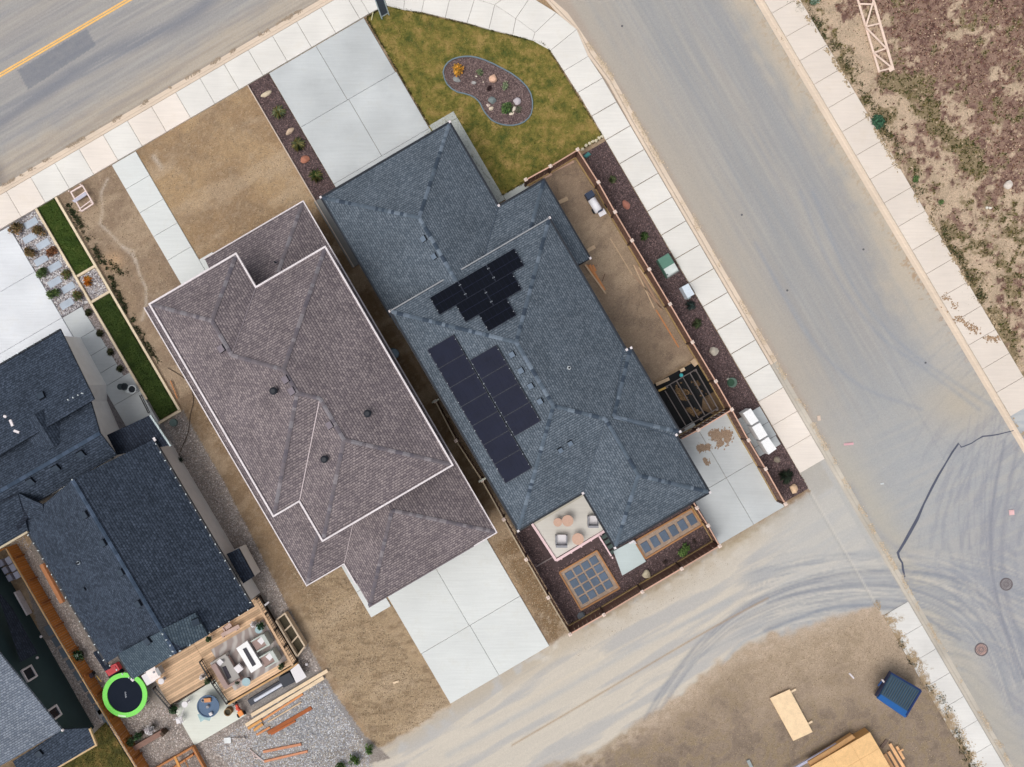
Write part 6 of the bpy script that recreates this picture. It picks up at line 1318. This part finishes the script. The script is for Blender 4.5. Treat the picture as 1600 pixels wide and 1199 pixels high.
# outdoor rug and lounge set
m = mat('rug', (168, 150, 142), .95, .0); t = m.node_tree; n = t.nodes; L = t.links; wv = n.new('ShaderNodeTexWave'); wv.inputs['Scale'].default_value = .55; wv.inputs['Distortion'].default_value = 9; wv.inputs['Detail'].default_value = 2; wv.inputs['Detail Scale'].default_value = .8
geo = n.new('ShaderNodeNewGeometry'); L.new(geo.outputs['Position'], wv.inputs['Vector']); r_ = n.new('ShaderNodeValToRGB'); L.new(wv.outputs['Fac'], r_.inputs[0]); r_.color_ramp.elements[0].color = (*C(158, 146, 142), 1); r_.color_ramp.elements[1].color = (*C(188, 182, 178), 1); r_.color_ramp.elements[0].position = .45; r_.color_ramp.elements[1].position = .95; L.new(r_.outputs[0], n['Principled BSDF'].inputs['Base Color'])
tag(MB().poly(rect(-228, 1043, -133, 1117), zd, zd+.015).build('outdoor_rug', m), 'grey-brown outdoor rug with pale wavy lines under the lounge furniture', 'rug')
ft = thing('fire_table', 'long white fire table with a black trough in the middle of the rug', 'fire table', W(390, 1027, zd)); zf = zd+.6
MB().poly([(369, 1013.5), (386, 1001.5), (410, 1040.5), (392.5, 1052)], zf-.08, zf).build('tabletop', mat('fire_white', (244, 242, 244), .5, .03), ft); MB().poly([(373, 1016), (386, 1006.5), (406, 1039), (393, 1048)], zd, zf-.08).build('base', CWm, ft)
MB().poly([(379, 1014.5), (384.5, 1012), (400, 1038.5), (394.5, 1042)], zf, zf+.02).build('burner_trough', mat('trough', (38, 38, 52), .5, .3, 8, .3), ft)
TAU = mat('sofa_taupe', (158, 136, 130), .9); SGR = mat('sofa_grey', (168, 164, 160), .9, .06); PAL = mat('cushion_pale', (186, 192, 186), .9, .05)
sf = thing('outdoor_sofa', 'long grey and taupe outdoor sofa along the black railing', 'sofa', W(351, 1052, zd)); 
def qa(ax, bx, cx, dx, z0, z1, nm, m, par): return MB().poly(rect(ax, bx, cx, dx), z0, z1).build(nm, m, par)
sa, sb = toab(330, 1040)  # inner corner
qa(sa, sb, sa+30, sb+39, zd+.12, zd+.36, 'seat_base', TAU, sf); qa(sa+10, sb-2, sa+29, sb+40, zd+.36, zd+.46, 'seat_cushion', SGR, sf); qa(sa-1, sb, sa+7, sb+40, zd+.12, zd+.74, 'backrest', TAU, sf); qa(sa, sb-4, sa+28, sb, zd+.12, zd+.6, 'armrest', SGR, sf); qa(sa, sb+40, sa+28, sb+44, zd+.12, zd+.6, 'armrest', TAU, sf)
for u_, v_ in ((1, 1), (27, 1), (1, 38), (27, 38)): MB().box(WA(sa+u_, sb+v_, zd), .05, .05, .12).build('leg', TL, sf)
pc = mat('throw_dark', (66, 62, 70), .9)
o = MB().poly([(347, 1043), (352, 1041), (361, 1059), (356, 1062)], zd+.46, zd+.50).build('throw', pc); tag(o, 'folded dark throw with pale stripe lying on the long grey sofa', 'blanket')
def cushion(x, y, s, z, label, rot=.3, m=CWm): return tag(MB().box(W(x, y, z), s/S, s/S, .10, ANG+rot).box(W(x, y, z+.10), s/S*.8, s/S*.8, .05, ANG+rot).build('cushion', m), label, 'cushion', 'white cushions')
cushion(344, 1034, 9, zd+.48, 'square white cushion at the upper end of the long sofa'); cushion(373.5, 1044, 11, zd+.42, 'square white cushion on the small stool between sofa and fire table', .15)
stl = thing('stool', 'small dark stool carrying a white cushion between sofa and fire table', 'stool', W(373.5, 1044, zd)); MB().box(W(373.5, 1044, zd+.36), .5, .5, .05).build('seat', TL, stl)
for u_, v_ in ((-4, -4), (4, -4), (-4, 4), (4, 4)): MB().box(W(373.5+u_, 1044+v_, zd), .04, .04, .36).build('leg', TL, stl)
for x, y, l, l2 in ((412, 1000, 'upper of the two pale green armchairs facing the fire table', 'square white cushion on the upper pale armchair'), (425, 1025, 'lower of the two pale green armchairs facing the fire table', 'square white cushion on the lower pale armchair')):
    armchair(x, y, 20, 27, zd, ANG, l, TAU, PAL, 'pale armchairs'); cushion(x-3, y+.5, 9, zd+.46, l2)
PB = mat('pale_blue', (158, 184, 190), .5)
rtable(404, 984.5, 5.6, zd, .5, 'small pale blue side table beside the white ringed plant pot', PB, 'side table', 'pale blue side tables', name='side_table'); rtable(384.5, 1066, 6.4, zd, .5, 'small pale blue side table at the foot of the long sofa', PB, 'side table', 'pale blue side tables', name='side_table')
PG = [(38, 72, 42), (52, 90, 50), (28, 54, 34), (66, 100, 60)]
def pot(x, y, r, z, potc, label, cols=PG, h=.5, group='potted plants', n=180):
    t = thing('potted_plant', label, 'potted plant', W(x, y, z), group); c = W(x, y, z); pr_ = r/S*.62
    MB().cyl(c, pr_*.75, pr_, .36, 18).build('pot', mat('pot_%d' % potc[0], potc, .6), t); MB().cyl((c[0], c[1], z+.345), pr_*.88, pr_*.88, .02, 16).build('soil', SO, t)
    V = []; F_ = []; cc = []
    for i in range(n):
        d = RNG.normal(0, 1, 3); d /= np.linalg.norm(d); k = RNG.uniform(.4, 1)*r/S; p = Vector((c[0]+d[0]*k, c[1]+d[1]*k, z+.36+abs(d[2])*h*.8)); s = r/S*RNG.uniform(.14, .26)
        a1 = Vector(RNG.normal(0, 1, 3)).normalized(); a2 = a1.orthogonal().normalized(); q = len(V); V += [tuple(p+a1*s*1.4), tuple(p+a2*s*.6), tuple(p-a1*s), tuple(p-a2*s*.6)]; F_.append((q, q+1, q+2, q+3)); cc += [tuple(np.clip(np.array(C(*cols[RNG.integers(len(cols))]))*RNG.uniform(.7, 1.3), 0, .9))]*4
    mb = MB(); mb.v, mb.f, mb.c = V, F_, cc; mb.build('foliage', TINT, t); return t
WF = [(236, 232, 232), (216, 206, 210), (244, 240, 240)]
pot(411, 975, 7.2, zd, (226, 218, 214), 'dark green plant in a white ringed pot near the outer railing'); pot(331, 995, 5.4, zd, (214, 204, 190), 'small dark green plant against the navy house wall on the deck'); pot(443, 1037.5, 5.6, zd, (120, 100, 84), 'dark green plant at the lower right corner of the deck')
pot(329, 1060, 5.6, zd, (96, 90, 84), 'dark green plant beside the white flowers at the black railing'); pot(321, 1053.5, 5, zd, (200, 196, 190), 'white flowers in a pot outside the black railing', WF); pot(400, 972, 5.4, zd, (210, 204, 200), 'white flowers in a pot near the armchairs', WF); pot(375, 1062, 4.2, zd, (120, 130, 120), 'small flowering plant at the foot of the sofa', PG+WF[:1])
pot(276, 1104, 8, .06, (180, 168, 156), 'leafy green plant in a wicker ringed pot on the patio corner'); pot(207, 1155, 9, 0, (90, 84, 70), 'large leafy plant behind the brown trough planter', [(60, 88, 50), (84, 110, 66), (44, 66, 40), (120, 140, 100)], n=260); pot(222, 1145, 7, 0, (90, 84, 70), 'middle leafy plant behind the brown trough planter'); pot(239, 1136, 8, 0, (90, 84, 70), 'white flowering plant behind the brown trough planter', WF, n=240)
pot(126, 1022, 11, 0, (60, 56, 50), 'dark leafy plant with pale blooms between the cedar fence and the navy house', PG+[(180, 196, 176)], n=320)
for (p, q, w_, c_, l) in (((348, 992), (374, 978.5), 6, (196, 170, 160), 'long pinkish bench seat in the middle of the upper deck walk'), ((352, 982), (361, 975.5), 6, (184, 158, 152), 'short pinkish box against the navy house wall on the deck')):
    t = thing('bench', l, 'bench', W(*p, zd)); MB().beam(W(*p, zd+.40), W(*q, zd+.40), w_/S, .07).build('seat', mat('bench_pink', c_, .8), t)
    for s in (.1, .9): x, y = lp(p, q, s); MB().box(W(x, y, zd), .08, .3, .37).build('leg', MATS['bench_pink'], t)
bb = thing('storage_chest', 'white storage chest at the left end of the deck', 'chest', W(240, 1053, zd)); MB().box(W(240, 1053.5, zd), .62, .72, .72).build('body', CWm, bb); MB().box(W(240, 1053.5, zd+.72), .66, .76, .05).build('lid', mat('chest_lid', (238, 226, 222), .5), bb); MB().cyl(W(240.5, 1050.5, zd+.78), .07, .07, .03, 12).build('knob', CGm, bb)
MB().beam(W(247, 1042, zd+.6), W(253, 1053, zd+.6), .22, .5).build('side_shelf', mat('shelf_grey', (150, 150, 152), .5), bb)
rtable(251.5, 1065, 4.6, zd, .5, 'small round white stool beside the white storage chest', CWm, 'stool', leg=CGm, name='round_stool')
rtable(288.5, 1101, 4.8, .06, .6, 'small round white table beside the wicker ringed pot', CWm, 'table', leg=CWm); 
ch = thing('white_chair', 'white metal chair at the edge of the pale patio pad', 'chair', W(284.5, 1121, .06)); c = W(284.5, 1121, .06); MB().box((c[0], c[1], .45), .42, .42, .04, .2).build('seat', CWm, ch)
for u_ in (-1, 1):
    for v_ in (-1, 1): MB().tube((c[0]+u_*.17, c[1]+v_*.17, .06), (c[0]+u_*.17, c[1]+v_*.17, .46), .015).build('leg', CWm, ch)
mb = MB()
for k in range(9): a = -.4+k*.35; mb.tube((c[0]+.21*math.cos(a), c[1]+.21*math.sin(a), .47), (c[0]+.25*math.cos(a), c[1]+.25*math.sin(a), .86), .014)
for k in range(8): a = -.4+k*.35; b = a+.35; mb.tube((c[0]+.25*math.cos(a), c[1]+.25*math.sin(a), .86), (c[0]+.25*math.cos(b), c[1]+.25*math.sin(b), .86), .02)
mb.build('backrest', CWm, ch); MB().tube((c[0]+.2, c[1]+.2, .86), W(288.5, 1106, .64), .02).build('side_rail', CWm, ch)
wtb = thing('water_table', 'round blue table with toys in the middle of the pale patio pad', 'table', W(326, 1103.5, .06)); cc_ = W(325.5, 1103.5, .66); BLT = mat('blue_top', (72, 98, 128), .5, .08, 2)
MB().cyl((cc_[0], cc_[1], .60), .70, .71, .06, 40).build('tabletop', BLT, wtb); MB().ring((cc_[0], cc_[1], .66), .66, .72, .05, 40).build('rim', BLT, wtb); MB().cyl((cc_[0], cc_[1], .06), .3, .08, .54, 20).build('pedestal', mat('blue_leg', (110, 160, 170), .5), wtb); MB().cyl((cc_[0], cc_[1], .66), .11, .09, .16, 18).build('centre_cap', CGm, wtb)
tag(MB().box(W(325, 1093.5, .67), .42, .26, .10, .1).box(W(325, 1093.5, .77), .34, .2, .04, .1).build('orange_tray', mat('orange', (206, 144, 96), .6)), 'orange tray on the upper side of the blue round table', 'tray'); tag(MB().box(W(330, 1115, .67), .2, .2, .10, .5).box(W(330, 1115, .77), .12, .12, .05, .5).build('white_cup', CWm), 'white cup on the lower edge of the blue round table', 'cup')
tag(MB().ring(W(317.5, 1094, .68), .08, .13, .06, 18).build('grey_bowl', CGm), 'grey bowl left of the orange tray', 'bowl'); sheet('wet_patch', [(309, 1116), (318, 1113), (332, 1117), (328, 1126), (320, 1124), (314, 1128)], .064, mat('wet', (150, 180, 184), .4, .3, 3))
bk = thing('wicker_basket', 'round brown wicker basket at the right of the patio pad', 'basket', W(359, 1109.5, .06)); MB().ring(W(359, 1109.5, .06), .20, .25, .38, 24).build('side', mat('wicker', (138, 112, 80), .8, .2, 12), bk); MB().cyl(W(359, 1109.5, .06), .2, .2, .26, 20).build('filling', SO, bk)
ty = thing('toy_trike', 'red and orange toy tricycle at the patio pad corner', 'toy', W(374, 1109, .06)); RDm = mat('toy_red', (204, 76, 56), .5); ORm = mat('toy_orange', (232, 140, 62), .5)
MB().beam(W(369, 1101, .4), W(377, 1116, .3), .14, .16).build('body', RDm, ty); MB().box(W(376.5, 1114, .3), .3, .34, .12).build('seat', ORm, ty); MB().box(W(371, 1107, .38), .16, .16, .1).build('front', RDm, ty); MB().beam(W(364, 1103, .55), W(373, 1098, .55), .04, .04).build('handlebar', BLKR, ty)
for x, y in ((369, 1100), (372, 1119), (381, 1114)): MB().tube(W(x, y, .2), Vector(W(x, y, .2))+UW*.07, .14, 14).build('wheel', BLKR, ty)
# trampoline
tr_ = thing('trampoline', 'round trampoline with a bright green rim and black mat', 'trampoline', W(195.5, 1086)); c = W(195.5, 1086, .85); GR_ = mat('rim_green', (122, 222, 88), .5, .05)
MB().ring((c[0], c[1], .82), 1.13, 1.43, .07, 56).build('rim_pad', GR_, tr_); MB().cyl((c[0], c[1], .80), 1.14, 1.14, .03, 56).build('jumping_mat', mat('mat_black', (30, 36, 48), .8, .06, 2, .05, spec=.05), tr_)
for k in range(8):
    a = k*math.pi/4+.2; MB().tube((c[0]+1.33*math.cos(a), c[1]+1.33*math.sin(a), 0), (c[0]+1.33*math.cos(a), c[1]+1.33*math.sin(a), .84), .03).build('leg', CGm, tr_)
lg = thing('mat_print', 'x', 'x') if False else None
mb = MB()
for k, (u_, hh) in enumerate(((-.17, .10), (-.10, .07), (-.03, .10), (.04, .08), (.11, .10), (.17, .06))): mb.beam((c[0]-.02+u_*.12, c[1]-u_, .832), (c[0]-.02+u_*.12+hh, c[1]-u_-.01, .832), .04, .004)
mb.build('printed_mark', mat('print', (150, 156, 166), .6), tr_); MB().poly([(185, 1117), (196, 1118.5), (197, 1120.8), (184, 1119.5)], .892, .896).build('glare_patch', mat('painted_glare', (206, 232, 196), .5), tr_)  # glare on the rim painted as a thin pale plate
bn_ = thing('red_cooler', 'red lidded box in a dark frame touching the trampoline', 'box', W(175, 1047)); MB().poly([(163, 1046), (180, 1037), (190, 1052), (172, 1063)], 0, .35).build('frame', VD, bn_); MB().poly([(162, 1046), (181, 1037), (187, 1047), (170, 1057)], .35, .72).build('red_lid', mat('lid_red', (196, 66, 72), .55, .06), bn_); MB().poly([(166, 1047), (179, 1040.5), (183, 1046.5), (171, 1053)], .72, .76).build('lid_panel', mat('lid_red2', (178, 58, 64), .55), bn_)
bi = thing('garden_tools', 'small dark wheeled cart with a yellow handle by the cedar fence', 'cart', W(143, 1056)); MB().box(W(142, 1056, .15), .4, .3, .3).build('tray', mat('cart_grey', (86, 78, 88), .6, .2, 8), bi); MB().beam(W(151, 1056, .3), W(158.5, 1065.5, .35), .04, .04).build('handle', mat('yellow', (206, 176, 96), .6), bi)
for x, y in ((138, 1059), (146, 1052)): MB().tube(W(x, y, .12), Vector(W(x, y, .12))+UW*.06, .12, 12).build('wheel', BLKR, bi)
MB().ball(W(137, 1056, .45), .09, .09, .09).build('red_knob', mat('knob_red', (190, 96, 80), .6), bi)
tp = thing('trough_planter', 'long brown trough planter below the leafy pots', 'planter', W(234, 1155)); MB().beam(W(211, 1168.5, .2), W(255, 1143, .2), .34, .40).build('trough', wood('trough_brown', (138, 108, 96)), tp); MB().beam(W(254, 1142, .3), W(259, 1147, .3), .2, .6).build('end_board', wood('dark_end', (74, 58, 46)), tp)
gf = thing('garden_bed_frame', 'orange timber bed frame with crossbars at the bottom edge', 'garden bed', W(286, 1190)); RW = wood('frame_rust', (176, 118, 74), .06)
for p, q in (((240, 1202), (302, 1166.5)), ((302, 1166.5), (322, 1203)), ((254, 1211), (303, 1178)), ((246, 1212), (300, 1250)), ((322, 1203), (300, 1250))): MB().beam(W(*p, .25), W(*q, .25), .12, .3).build('side_board', RW, gf)
MB().beam(W(273, 1182, .42), W(286, 1212, .42), .16, .05).build('crossbar', wood('bar_orange', (214, 154, 88)), gf); MB().beam(W(288, 1186, .42), W(298, 1206, .42), .05, .05).build('crossbar', RW, gf)
# lumber by the deck
for p, q, w_, m_, z, l in (((393, 1117.5), (512, 1047.5), 5.4, PLC, .1, 'upper long cream beam reaching toward the dirt yard'), ((384.5, 1133), (506, 1058.5), 5.6, PLC, .1, 'lower long cream beam of the pair beside the deck'), ((411, 1124.5), (473.5, 1084), 3.2, PLO, 0, 'pinkish board lying just below the long cream beams'), ((419, 1128), (471, 1097), 2, PLK, 0, 'thin pale strip below the pinkish board'),
                            ((388, 1138), (409, 1125), 4.2, wood('plank_tan', (204, 150, 90)), .1, 'short tan offcut at the left end of the beam stack'), ((397, 1141), (411, 1131), 4.2, MATS['plank_tan'], .05, 'second short tan offcut at the left end of the beam stack'), ((401, 1148), (422, 1136), 3, PLO, 0, 'short orange board left of the rust coloured beam'), ((419, 1145), (487, 1105.5), 5.6, PLR, 0, 'dark rust coloured beam lying on the grey gravel'), ((424, 1147), (462, 1126), 3, PLR, 0, 'narrow rust board on the lower side of the rust beam'),
                            ((411.5, 1174.5), (471, 1162.5), 4, wood('plank_rose', (196, 136, 104)), 0, 'upper of two rose brown boards near the bottom edge'), ((413, 1189.5), (481, 1173.5), 3.6, MATS['plank_rose'], 0, 'lower of two rose brown boards near the bottom edge')):
    plank(p, q, w_, l, m_, z, .07, 'timber', 'loose timbers on the gravel', 'timber')
plank((67.5, 881), (100, 941), 5.6, 'orange plank stack along the left eave of the navy house', wood('stack_orange', (202, 138, 96)), .3, .25, 'plank_stack', cat='planks')
hp = thing('pool_heater', 'long black trough with a white tube lying along the lower deck edge', 'trough', W(415, 1082)); MB().beam(W(390, 1098, .12), W(443, 1066, .12), .42, .2).build('trough', mat('trough_navy', (46, 50, 64), .5), hp); MB().tube(W(398, 1094.5, .3), W(441, 1069, .3), .11, 12).build('tube', mat('tube_white', (206, 210, 222), .35), hp); MB().poly([(435, 1060), (452, 1051), (461, 1066), (443, 1075)], 0, .5).build('end_cabinet', mat('cabinet_black', (30, 36, 50), .5), hp)
wc = thing('white_canopy_stool', 'white square cover with drawn-out corners at the deck corner', 'cover', W(463, 1055)); MB().prism([W(x, y, 0) for x, y in ((458, 1050), (466, 1047), (472, 1056), (462, 1062))], [W(x, y, .6) for x, y in ((453.5, 1047.5), (466.5, 1037), (479, 1058), (463, 1068))]).build('cover', CWm, wc)
tag(MB().ball(W(479, 1038, .15), .11, .11, .1, rings=7, seg=12).build('white_ball', CWm, smooth=True), 'small white ball on the gravel right of the square white cover', 'ball')
sh = thing('white_shovel', 'white bladed snow shovel lying on the gravel', 'shovel', W(356, 1156)); MB().box(W(356, 1156.5, .0), .44, .36, .06, .1).build('blade', mat('blade_white', (222, 224, 224), .5), sh); MB().tube(W(360, 1152.5, .08), W(383, 1152, .08), .02).build('handle', TL, sh); MB().tube(W(382, 1150, .08), W(384, 1154.5, .08), .025).build('grip', TL, sh)
wf = thing('folding_frame', 'thin white folding frame lying on the gravel by the rose brown boards', 'frame', W(402, 1183)); 
for p, q in (((390, 1171), (413, 1190.5)), ((395, 1177), (397.5, 1185)), ((397.5, 1185), (406, 1185.5)), ((397, 1180), (404, 1184))): MB().tube(W(*p, .06), W(*q, .07), .028).build('bar', FW_, wf)
bn2 = thing('round_bins', 'x', 'x') if False else None
for x, y, r, c1, l in ((194.5, 604.5, 5.4, (52, 62, 66), 'smaller dark round pot on the left walkway'), (206.5, 608.5, 6.4, (190, 196, 198), 'larger round pot with a pale rim on the left walkway')):
    t = thing('round_pot', l, 'pot', W(x, y, .05), 'round pots by the entry'); MB().cyl(W(x, y, .05), r/S*.8, r/S*.9, .55, 26).build('body', mat('rpot_%d' % c1[0], c1, .6), t); MB().ring((*W(x, y, .6)[:2], .60), r/S*.82, r/S*1.08, .05, 28).build('rim', mat('rpot_%d' % c1[0], c1, .6), t); MB().cyl((*W(x, y, .6)[:2], .60), r/S*.8, r/S*.8, .02, 22).build('filling', mat('pot_fill', (30, 36, 42), .8), t)
er = thing('entry_railing', 'black railing beside the entry walkway of the navy house', 'railing', W(225, 633)); MB().beam(W(218, 618, .9), W(232, 646, .9), .05, .05).build('top_rail', BLKR, er); MB().beam(W(220.5, 617, .3), W(234, 645, .3), .04, .04).build('bottom_rail', BLKR, er)
for k in range(8): x, y = lp((218.5, 618.5), (232, 645.5), k/7); MB().tube(W(x, y, .05), W(x, y, .9), .015).build('baluster', BLKR, er)
tag(MB().cyl(W(272, 660.5, 0), .26, .24, .16, 22).box(W(272, 660.5, .16), .3, .16, .03).build('hose_reel', mat('hose_green', (110, 128, 124), .6)), 'grey-green hose cover in the gravel below the grass strip', 'hose cover')
ho = MB(); hp_ = spline([(276, 722), (284, 700), (294, 676), (297, 650), (302, 625), (296, 600), (286, 590), (262, 575)], 6)
for p, q in zip(hp_[:-1], hp_[1:]): ho.tube(W(*p, .03), W(*q, .03), .02, 6)
tag(ho.build('garden_hose', mat('hose_brown', (88, 74, 62), .6)), 'thin dark hose snaking over the dirt beside the navy house', 'hose')
plank((266.5, 595), (277.5, 623), 1.6, 'thin orange lath leaning by the timber edging', PLO, .1); shrub(284, 719, 7, .5, [(44, 54, 48), (60, 72, 60)], 'shrub', 'dark shrub against the pale wall of the navy house', z=0)
for i, (x, y) in enumerate(((14, 876), (20.5, 887), (27, 898.5))):
    t = thing('storage_bin', ['uppermost', 'middle', 'lowest'][i]+' of three pale grey bins beside the cedar fence', 'bin', W(x, y), 'grey bins by the cedar fence'); MB().box(W(x, y, 0), .30, .42, .8).build('body', mat('bin_grey', (146, 146, 162), .6), t); MB().box(W(x, y, .8), .34, .46, .05).build('lid', mat('bin_lid', (160, 160, 176), .6), t)
vb = thing('wall_bracket', 'short white standpipe beside the deck stair gap', 'pipe', W(417, 943)); MB().beam(W(414, 946, .6), W(420.5, 940.5, .6), .12, .10).build('arm', CWm, vb); MB().tube(W(417, 943, 0), W(417, 943, .56), .03).build('stand', CGm, vb)
ac = thing('air_conditioner', 'round air conditioner with a blue-white top beside the brown house', 'air conditioner', W(616, 553)); MB().cyl(W(616, 553, 0), .34, .34, .7, 24).build('casing', mat('ac_grey', (96, 110, 120), .5), ac); MB().cyl(W(616, 553, .7), .3, .2, .06, 20).build('fan_guard', mat('ac_top', (140, 160, 176), .5), ac)
for x, y, l in ((680, 627, 'uppermost pale bracket in the gap between the two middle houses'), (753, 750.5, 'lower pale bracket in the gap between the two middle houses')):
    tag(MB().beam(W(x-5, y+2.6, 1.72), W(x+6, y-3.2, 1.72), .10, .08).beam(W(x-4, y+2, .0), W(x-4, y+2, 1.68), .06, .06).build('gate_bracket', mat('bracket', (176, 178, 166), .5)), l, 'bracket', 'brackets in the gap')
tag(MB().box(W(619, 1065.5, 0), 9/S, 3/S, .06, .3).box(W(619, 1065.5, .06), 6/S, 2/S, .02, .3).build('wood_scrap', PLC), 'small cream wood scrap on the tilled dirt yard', 'scrap')
# muddy puddle stains on the side driveway
for blobs, n_ in (([(1122, 680, 9, 7), (1134, 682, 7, 7), (1128, 695, 6, 5), (1112, 679, 4, 3)], 9000), ([(1096, 700, 8, 4), (1085, 707, 6, 4), (1106, 699, 3, 3), (1101, 722, 6, 4)], 4600)):
    bx_ = np.array(blobs, float); i_ = RNG.integers(0, len(blobs), n_); th_ = RNG.uniform(0, 6.28, n_); rr = np.abs(RNG.normal(0, .62, n_))
    x = bx_[i_, 0]+np.cos(th_)*rr*bx_[i_, 2]; y = bx_[i_, 1]+np.sin(th_)*rr*bx_[i_, 3]; k = (vnoise(x, y, 5, 77, 3) > .38) & ((x*CA-y*SA) > 586) & (y < 735)
    stones('mud_stain', x[k], y[k], .0505, .05, [(152, 130, 110), (142, 120, 100), (162, 140, 120)], TINT, flat=.05, elong=.3)
for o in list(SC.objects):
    if o.name.startswith('clamps') and o.type == 'MESH': o['kind'] = 'stuff'
